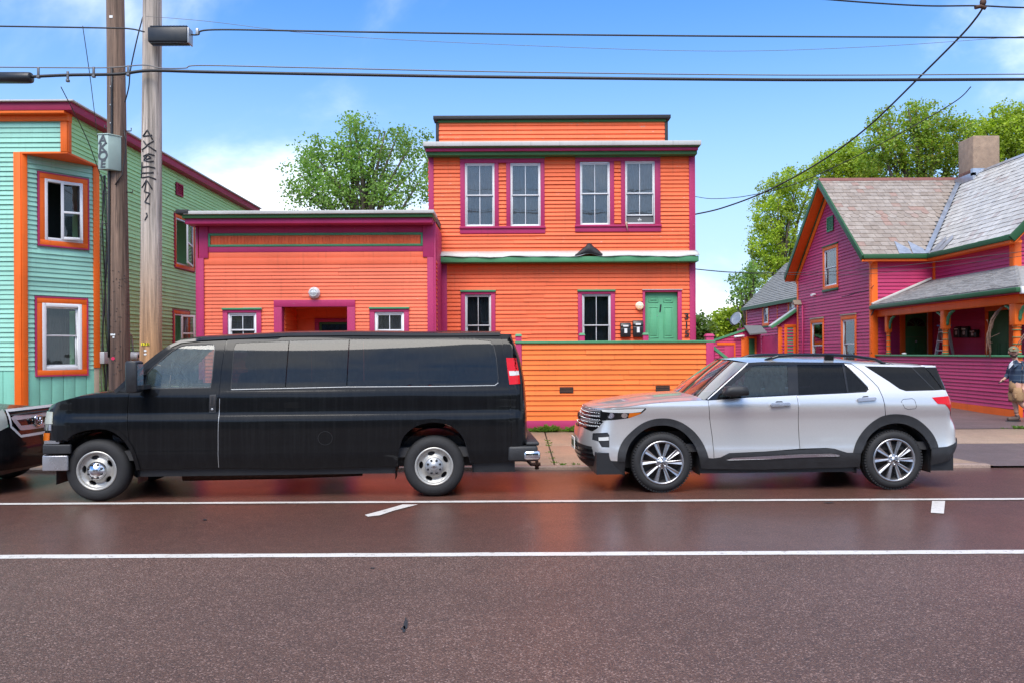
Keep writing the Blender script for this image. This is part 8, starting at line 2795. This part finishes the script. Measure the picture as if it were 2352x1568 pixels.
tree('thin dark-leaved sapling beside the rear wing roof', [PL5(*q) for q in ((470, 270, 60), (500, 190, 35), (440, 330, 60), (560, 330, 70), (250, 390, 70), (330, 380, 60), (420, 480, 90), (300, 560, 80), (400, 620, 70), (270, 680, 60), (330, 700, 60), (200, 400, 35), (520, 420, 70))],
     46, 1722, 'leaf_poplar', 0.17, 95, 16, 26, depth=0.8, limbs=16)
tree('bushy green shrub behind the shed and dish', [PL5(*q) for q in ((330, 880, 110), (200, 900, 100), (60, 960, 100), (330, 1010, 120), (150, 1030, 130), (20, 1080, 120), (-60, 1150, 120), (-20, 880, 30), (130, 830, 40))],
     48, 1690, 'leaf_lime', 0.20, 420, 22, 27, depth=0.8, cat='bush', name='shrub', limbs=8)
LL = lambda x, y, r: (949.4 + x * 0.29791, 566.6 + y * 0.29791, r * 0.29791)
tree('small green bush peeping out at the orange house right corner', [LL(*q) for q in ((2190, 620, 60), (2200, 690, 70), (2180, 570, 35), (2240, 700, 40), (2150, 660, 60))],
     40, 1606, 'leaf_deep', 0.17, 150, 22, 28, depth=0.6, cat='bush', name='shrub', limbs=6)

# weeds along the foot of the porch front and in the joints
def weeds(name, label, spots, seed):
    rn = random.Random(seed)
    verts, faces = [], []
    for (x, y, z, r, n, h) in spots:
        for _ in range(n):
            a, q = rn.uniform(0, 2 * math.pi), r * math.sqrt(rn.random())
            p = Vector((x + math.cos(a) * q, y + math.sin(a) * q * 0.45, z))
            d = Vector((rn.uniform(-1, 1), rn.uniform(-1, 0.4), rn.uniform(0.5, 1.6))).normalized() * h * rn.uniform(0.4, 1.1)
            sd = d.cross(Vector((rn.uniform(-1, 1), rn.uniform(-1, 1), 0.2))).normalized() * h * rn.uniform(0.06, 0.16)
            b0 = len(verts)
            mid = p + d * 0.55
            tip = p + d + Vector((d.x, d.y, -0.3 * h)) * 0.4
            verts += [p, mid + sd, tip, mid - sd]
            faces += [(b0, b0 + 1, b0 + 2), (b0, b0 + 2, b0 + 3)]
    me = bpy.data.meshes.new(name); me.from_pydata([tuple(v) for v in verts], [], faces); me.materials.append(MAT['weed_leaf'])
    o = bpy.data.objects.new(name, me); COL.objects.link(o); o['label'] = label; o['category'] = 'weeds'; o['kind'] = 'stuff'
    return o
rn = random.Random(4)
sp = []
for x, r, n, h in ((0.28, 0.10, 70, 0.13), (0.45, 0.10, 60, 0.10), (0.62, 0.14, 110, 0.16), (0.78, 0.13, 120, 0.19), (0.70, 0.12, 80, 0.12), (0.9, 0.06, 24, 0.08), (1.05, 0.09, 40, 0.09), (1.22, 0.10, 90, 0.14), (1.30, 0.10, 80, 0.16), (1.1, 0.10, 30, 0.06)):
    sp.append((x, 16.86, 0.215, r, n, h))
for k in range(30):
    sp.append((rn.uniform(1.4, 4.2), 16.88, 0.215, 0.08, 10, 0.08))
for k in range(26):
    sp.append((rn.uniform(-9, 0.2), 16.9, 0.215, 0.1, 10, 0.09))
weeds('weeds', 'green weeds sprouting along the magenta foot of the porch front', sp, 5)
sp = []
for (x, y, n) in ((0.66, 15.6, 14), (0.67, 15.3, 18), (0.66, 15.0, 14), (0.66, 14.2, 10), (0.67, 13.6, 12), (0.68, 13.2, 26), (0.78, 13.03, 30), (1.0, 13.03, 14), (-0.35, 13.03, 20), (-0.9, 13.03, 10), (2.0, 13.02, 10), (-2.3, 13.02, 24), (-2.0, 13.03, 14)):
    sp.append((x, y, kerb_z(max(y, 12.9)) - 0.01, 0.05, n, 0.055))
weeds('joint_weeds', 'tiny weeds growing in the joints of the sidewalk slabs', sp, 6)
weeds('grass_tuft', 'green grass tuft at the driveway edge near the walking man', [(at(2335, 990, 17.0).x, 16.95, 0.22, 0.12, 60, 0.10), (at(2352, 987, 17.0).x + .1, 16.95, 0.22, 0.14, 60, 0.10), (at(2300, 987, 17.0).x, 16.95, 0.22, 0.1, 16, 0.05)], 7)

# ------------------------------------------------------------------ the walking man
YP = 18.55
M6 = crop(2900, 960, 4.61)
def J(x, y, dy=0.0):
    return at(*M6(x, y), YP + dy)
man_base = at(*M6(690, 1418), YP); man_base.z = 0.232
man = thing('person', 'man in cap, navy plaid shirt, tan shorts and boots walking past the purple porch', 'person', tuple(man_base))


def skin_mesh(name, joints, links, mat, parent, root=0, sub=2):
    """joints: {key: (point, radius or (rx, ry))}"""
    keys = list(joints)
    me = bpy.data.meshes.new(name)
    off = ROOT[man]
    me.from_pydata([tuple(joints[k][0] - off) for k in keys], [(keys.index(a), keys.index(b)) for a, b in links], [])
    me.materials.append(MAT[mat])
    o = bpy.data.objects.new(name, me)
    COL.objects.link(o)
    o.parent = parent
    ROOT[o] = off
    sm = o.modifiers.new('skin', 'SKIN')
    sm.use_smooth_shade = True
    sk = me.skin_vertices[0].data
    for i, k in enumerate(keys):
        r = joints[k][1]
        sk[i].radius = (r, r) if not isinstance(r, tuple) else r
        sk[i].use_root = (i == root)
    sd = o.modifiers.new('sub', 'SUBSURF'); sd.levels = sub; sd.render_levels = sub
    return o


plain('skin', (0.56, 0.31, 0.22), 0.5, var=0.08, scale=9)
plain('hair', (0.045, 0.025, 0.016), 0.8, var=0.3, scale=40)
plain('tan_shorts', (0.33, 0.195, 0.095), 0.85, var=0.18, scale=10, bump=0.3)
plain('white_shirt', (0.62, 0.62, 0.65), 0.8)
plain('boot_leather', (0.09, 0.055, 0.042), 0.6, var=0.25, scale=14)
plain('sock', (0.02, 0.022, 0.026), 0.9)
plain('cap_front', (0.16, 0.15, 0.085), 0.8, var=0.35, scale=16)
plain('cap_mesh', (0.40, 0.36, 0.27), 0.8, var=0.2, scale=20)
t = NT('plaid')
co = t.coord()
sp_ = t.n('ShaderNodeSeparateXYZ', {0: co})
def stripe(axis, per, w):
    m = t.math('FRACT', t.math('MULTIPLY', axis, 1 / per), 0.0)
    return t.math('LESS_THAN', m, w)
ax_ = t.math('ADD', (sp_, 0), t.math('MULTIPLY', (sp_, 1), 0.7))
s1_, s2_ = stripe(ax_, 0.115, 0.17), stripe((sp_, 2), 0.115, 0.17)
bb1, bb2 = stripe(ax_, 0.23, 0.5), stripe((sp_, 2), 0.23, 0.5)
c = t.mix(t.math('MULTIPLY', t.math('ADD', bb1, bb2), 0.5), (0.012, 0.022, 0.045), (0.022, 0.045, 0.085))
c = t.mix(t.math('MULTIPLY', t.math('ADD', s1_, s2_), 0.42), c, (0.13, 0.17, 0.22))
b_ = t.bsdf(Base_Color=c, Roughness=0.9)
t.put(b_, 'Normal', t.bump(t.noise(co, 14, 4), 0.5, 0.02))

neck, chin, hd = J(672, 545), J(640, 490), J(652, 440)
j = {
    'pelvis': (J(690, 905), 0.12), 'belly': (J(685, 790), 0.125), 'chest': (J(690, 650), 0.135), 'neckb': (J(680, 570), 0.062), 'neck': (J(668, 530), 0.056),
    'jaw': (J(650, 485), 0.066), 'head': (J(654, 440), 0.088), 'crown': (J(656, 395), 0.070),
    'shR': (J(618, 600, 0.12), 0.058), 'elR': (J(580, 745, 0.17), 0.042), 'wrR': (J(520, 812, 0.10), 0.028), 'paR': (J(490, 826, 0.08), 0.026),
    'shL': (J(765, 595, -0.13), 0.060), 'elL': (J(805, 765, -0.18), 0.043), 'wrL': (J(785, 900, -0.17), 0.028), 'paL': (J(778, 945, -0.17), 0.027),
    'hpF': (J(655, 960, 0.07), 0.10), 'knF': (J(668, 1130, 0.06), 0.062), 'cfF': (J(680, 1190, 0.06), 0.060), 'anF': (J(692, 1295, 0.06), 0.040), 'heF': (J(712, 1352, 0.06), 0.040), 'toF': (J(560, 1364, 0.04), 0.036),
    'hpB': (J(715, 960, -0.08), 0.10), 'knB': (J(735, 1130, -0.08), 0.062), 'cfB': (J(785, 1180, -0.08), 0.058), 'anB': (J(905, 1255, -0.08), 0.038), 'heB': (J(935, 1270, -0.08), 0.038), 'toB': (J(905, 1370, -0.08), 0.034),
}
lk = [('pelvis', 'belly'), ('belly', 'chest'), ('chest', 'neckb'), ('neckb', 'neck'), ('neck', 'jaw'), ('jaw', 'head'), ('head', 'crown'),
      ('chest', 'shR'), ('shR', 'elR'), ('elR', 'wrR'), ('wrR', 'paR'), ('chest', 'shL'), ('shL', 'elL'), ('elL', 'wrL'), ('wrL', 'paL'),
      ('pelvis', 'hpF'), ('hpF', 'knF'), ('knF', 'cfF'), ('cfF', 'anF'), ('anF', 'heF'), ('heF', 'toF'), ('pelvis', 'hpB'), ('hpB', 'knB'), ('knB', 'cfB'), ('cfB', 'anB'), ('anB', 'heB'), ('heB', 'toB')]
for sd_, pa, dirs in (('R', 'paR', [(-34, 16, -.03), (-36, 22, -.012), (-33, 28, .006), (-27, 32, .022), (-14, -14, -.045)]), ('L', 'paL', [(-8, 44, -.03), (-4, 48, -.012), (2, 47, .006), (7, 42, .022), (-16, 18, -.045)])):
    base_ = j[pa][0]
    for k, (fx, fy, fd) in enumerate(dirs):
        sx_ = YP / F / 1.30612 / 4.61
        m_ = base_ + Vector((fx * 0.55 * sx_, fd, -fy * 0.55 * sx_))
        e_ = base_ + Vector((fx * (1.0 if k < 4 else .8) * sx_, fd * 0.9, -fy * sx_ - 0.008))
        j['f%s%d' % (sd_, k)] = (m_, 0.0095); j['g%s%d' % (sd_, k)] = (e_, 0.0075)
        lk += [(pa, 'f%s%d' % (sd_, k)), ('f%s%d' % (sd_, k), 'g%s%d' % (sd_, k))]
body = skin_mesh('body', j, lk, 'skin', man)
sh = {k: j[k] for k in ('pelvis', 'belly', 'chest', 'shR', 'elR', 'shL', 'elL')}
sh = {'pelvis': (J(690, 945), (0.175, 0.16)), 'belly': (J(688, 790), (0.165, 0.15)), 'chest': (J(692, 655), (0.17, 0.155)), 'top': (J(688, 582), (0.085, 0.08)),
      'shR': (J(612, 605, 0.12), 0.080), 'elR': (J(578, 745, 0.17), 0.062), 'wrR': (J(530, 805, 0.11), 0.046),
      'shL': (J(768, 600, -0.13), 0.082), 'elL': (J(808, 765, -0.18), 0.064), 'wrL': (J(788, 880, -0.17), 0.048)}
skin_mesh('shirt', sh, [('pelvis', 'belly'), ('belly', 'chest'), ('chest', 'top'), ('chest', 'shR'), ('shR', 'elR'), ('elR', 'wrR'), ('chest', 'shL'), ('shL', 'elL'), ('elL', 'wrL')], 'plaid', man)
mb = MB()
mb.tube([J(690, 830), J(690, 920), J(686, 985)], [0.138, 0.152, 0.150], 18)
mb.tube([J(672, 930, 0.06), J(652, 1010, 0.065), J(652, 1085, 0.06), J(650, 1118, 0.06)], [0.105, 0.118, 0.108, 0.104], 16)
mb.tube([J(706, 930, -0.07), J(712, 1010, -0.08), J(716, 1085, -0.08), J(716, 1122, -0.08)], [0.105, 0.120, 0.112, 0.106], 16)
mb.build('shorts', 'tan_shorts', man)
mb = MB(); mb.box(J(700, 1080, -0.20), J(650, 1020, -0.15)); mb.build('pocket', 'tan_shorts', man, bevel=0.012)
mb = MB(); mb.prism([J(640, 560, -0.135), J(672, 548, -0.10), J(640, 610, -0.155), J(590, 665, -0.15), J(598, 610, -0.15)], (0, 0.03, 0)); mb.build('undershirt', 'white_shirt', man)
mb = MB(); mb.prism([J(650, 555, -0.13), J(700, 545, -0.10), J(735, 600, -0.16), J(650, 660, -0.165)], (0, 0.03, 0)); mb.build('collar', 'plaid', man)
for q, nm in ((('anF', 'heF', 'toF', 'cfF'), 0), (('anB', 'heB', 'toB', 'cfB'), 1)):
    an, he_, to, cf_ = [j[k][0] for k in q]
    skin_mesh('boot', {'an': (an, 0.068), 'he': (he_, 0.066), 'mid': (he_.lerp(to, 0.5), 0.062), 'to': (to, 0.055)}, [('an', 'he'), ('he', 'mid'), ('mid', 'to')], 'boot_leather', man)
    skin_mesh('sock', {'a': (an.lerp(cf_, 0.40), 0.052), 'b': (an, 0.05)}, [('a', 'b')], 'sock', man)
    d = (to - he_); upv = Vector((0, 0, 1)) if nm == 0 else Vector((0.9, 0, 0.35)).normalized()
    mb = MB(); mb.obox(he_.lerp(to, 0.46) - upv * 0.052, d * 0.62, (0, 0.05, 0), upv * 0.014); mb.build('boot_sole', 'black_plastic', man, bevel=0.008)
# face: looking towards the camera
hc = J(650, 442)
fwd = Vector((-0.45, -0.88, -0.05)).normalized(); rt = Vector((0.88, -0.45, 0)).normalized(); up = Vector((0, 0, 1))
mb = MB(); mb.tube([hc + fwd * 0.085 + up * 0.02, hc + fwd * 0.112 - up * 0.018, hc + fwd * 0.095 - up * 0.026], [0.008, 0.016, 0.012], 8); mb.build('nose', 'skin', man)
for sg in (-1, 1):
    mb = MB(); mb.ball(hc + fwd * 0.080 + rt * sg * 0.033 + up * 0.014, (0.012, 0.010, 0.007), 8, 6); mb.build('eye', 'hair', man)
    mb = MB(); mb.tube([hc + fwd * 0.086 + rt * sg * 0.018 + up * 0.032, hc + fwd * 0.078 + rt * sg * 0.052 + up * 0.030], 0.007, 6); mb.build('eyebrow', 'hair', man)
    mb = MB(); mb.ball(hc + rt * sg * 0.092 - fwd * 0.005 + up * 0.0, (0.014, 0.022, 0.032), 8, 6); mb.build('ear', 'skin', man)
skin_mesh('beard', {'a': (hc + rt * -0.070 - up * 0.055 + fwd * 0.02, 0.020), 'b': (hc + fwd * 0.062 + rt * -0.03 - up * 0.088, 0.024), 'c': (hc + fwd * 0.072 - up * 0.104, 0.026), 'd': (hc + fwd * 0.062 + rt * 0.03 - up * 0.088, 0.024), 'e': (hc + rt * 0.070 - up * 0.055 + fwd * 0.02, 0.020)}, [('a', 'b'), ('b', 'c'), ('c', 'd'), ('d', 'e')], 'hair', man, root=2)
mb = MB(); mb.tube([hc + fwd * 0.098 + rt * -0.024 - up * 0.058, hc + fwd * 0.104 - up * 0.060, hc + fwd * 0.098 + rt * 0.024 - up * 0.058], 0.006, 6); mb.build('mouth', 'skin', man)
# cap
mb = MB()
cc = hc + up * 0.052
n, m = 20, 7
vs, fs = [], []
for i in range(m + 1):
    t_ = math.pi / 2 * i / m
    for k in range(n):
        w_ = 2 * math.pi * k / n
        vs.append(cc + (rt * math.cos(w_) * 0.102 + fwd * math.sin(w_) * 0.112) * math.cos(t_) + up * 0.088 * math.sin(t_))
for i in range(m):
    for k in range(n):
        fs.append((i * n + k, i * n + (k + 1) % n, (i + 1) * n + (k + 1) % n, (i + 1) * n + k))
mb.add(vs, fs, True); cap = mb.build('cap', 'cap_front', man)
mb = MB()
half = [k for k in range(n) if math.sin(2 * math.pi * k / n) < -0.1]
vs2 = []
for i in range(m + 1):
    t_ = math.pi / 2 * i / m
    for k in half + [half[-1] + 1]:
        w_ = 2 * math.pi * k / n
        vs2.append(cc + (rt * math.cos(w_) * 0.105 + fwd * math.sin(w_) * 0.115) * math.cos(t_) + up * 0.091 * math.sin(t_))
hn = len(half) + 1
mb.add(vs2, [(i * hn + k, i * hn + k + 1, (i + 1) * hn + k + 1, (i + 1) * hn + k) for i in range(m) for k in range(hn - 1)], True); mb.build('cap_back', 'cap_mesh', cap)
mb = MB()
arc = [(-0.085 + 0.17 * i / 10) for i in range(11)]
inn = [cc + rt * a + fwd * (0.108 * math.sqrt(max(0, 1 - (a / 0.104) ** 2))) + up * 0.004 for a in arc]
out = [cc + rt * a * 0.92 + fwd * (0.115 + 0.075 * math.sqrt(max(0, 1 - (a / 0.092) ** 2))) + up * (-0.016 - 0.012 * (a / 0.085) ** 2) for a in arc]
mb.add(inn + out, [(i, i + 1, 12 + i, 11 + i) for i in range(10)], True); br = mb.build('cap_brim', 'cap_front', cap)
so = br.modifiers.new('thick', 'SOLIDIFY'); so.thickness = 0.006
mb = MB(); mb.ball(cc + fwd * 0.110 + up * 0.035, (0.03, 0.012, 0.018), 10, 6); mb.build('cap_patch', 'lens_amber', cap)
hold = j['gR1'][0]
mb = MB(); mb.tube([j['paR'][0] + Vector((0.01, -0.03, -0.02)), hold + Vector((-0.04, -0.02, -0.03))], 0.010, 8)
tag(mb.build('pen', 'metal_dark'), 'thin dark stick held in the walking man\'s right hand', 'stick')

# ------------------------------------------------------------------ across the street, seen in the glass and paint
plain('brick_far', (0.16, 0.085, 0.065), 0.9, var=0.2)
plain('siding_far', (0.16, 0.17, 0.17), 0.8, var=0.1)
plain('roof_far', (0.05, 0.05, 0.055), 0.9)
for k, (x, w_, h_, m_, lab) in enumerate(((-13.5, 9.5, 6.2, 'siding_far', 'grey gabled house across the street, left of the camera'), (-1.5, 9.0, 5.2, 'brick_far', 'brick gabled house across the street behind the camera'), (11.5, 10.0, 6.0, 'siding_far', 'grey gabled house across the street, right of the camera'))):
    y = -15.0
    hs_ = thing('opposite_house', lab, 'house', (x, y, 0), group='houses across the street')
    mb = MB(); mb.box((x - w_ / 2, y - 8, -0.02), (x + w_ / 2, y, h_)); mb.build('wall', m_, hs_)
    mb = MB(); mb.prism([(x - w_ / 2 - .4, y + .4, h_), (x + w_ / 2 + .4, y + .4, h_), (x, y + .4, h_ + 3.0)], (0, -8.8, 0)); mb.build('roof', 'roof_far', hs_)
    for i in range(3):
        for j_ in range(2):
            xx = x - w_ / 2 + w_ * (i + 0.5) / 3
            mb = MB(); mb.box((xx - 0.55, y, 1.1 + j_ * 2.7), (xx + 0.55, y + 0.06, 2.6 + j_ * 2.7)); wn_ = mb.build('window', 'white_vinyl', hs_)
            mb = MB(); mb.box((xx - 0.47, y + 0.06, 1.18 + j_ * 2.7), (xx + 0.47, y + 0.07, 2.52 + j_ * 2.7)); mb.build('pane', 'black_gloss', wn_)
def far_tree(x, y, h_, r, seed, lab):
    rn = random.Random(seed)
    root = thing('street_tree', lab, 'tree', (x, y, 0), group='trees across the street')
    verts, faces = [], []
    for _ in range(240):
        d = Vector((rn.gauss(0, 1), rn.gauss(0, 1), rn.gauss(0, 1))).normalized() * (rn.random() ** 0.4)
        p = Vector((d.x * r, d.y * r, h_ * 0.62 + d.z * h_ * 0.42))
        for _ in range(22):
            q = p + Vector((rn.uniform(-1, 1), rn.uniform(-1, 1), rn.uniform(-1, 1))) * 0.55
            u = Vector((rn.uniform(-1, 1), rn.uniform(-1, 1), rn.uniform(-1, 1))).normalized() * 0.3
            v = u.cross(Vector((rn.uniform(-1, 1), rn.uniform(-1, 1), rn.uniform(-1, 1)))).normalized() * 0.13
            b0 = len(verts); verts += [q, q + u * .5 + v, q + u, q + u * .5 - v]; faces.append((b0, b0 + 1, b0 + 2, b0 + 3))
    me = bpy.data.meshes.new('crown'); me.from_pydata([tuple(p) for p in verts], [], faces); me.materials.append(MAT['leaf_deep'])
    o = bpy.data.objects.new('crown', me); COL.objects.link(o); o.parent = root; o['kind'] = 'stuff'
    mb = MB(); mb.tube([(x, y, -0.1), (x + 0.1, y, h_ * 0.4), (x, y, h_ * 0.75)], [0.22, 0.17, 0.06], 8); mb.build('trunk', 'bark', root)
far_tree(4.6, -11.5, 6.5, 2.6, 3, 'leafy tree across the street opposite the gap between van and SUV')
far_tree(-6.5, -12.0, 6.0, 2.4, 4, 'leafy tree across the street opposite the van')
far_tree(16.5, -12.0, 7.5, 3.0, 5, 'leafy tree across the street opposite the purple house')
far_tree(-19.0, -12.0, 7.5, 3.0, 6, 'leafy tree across the street opposite the mint house')
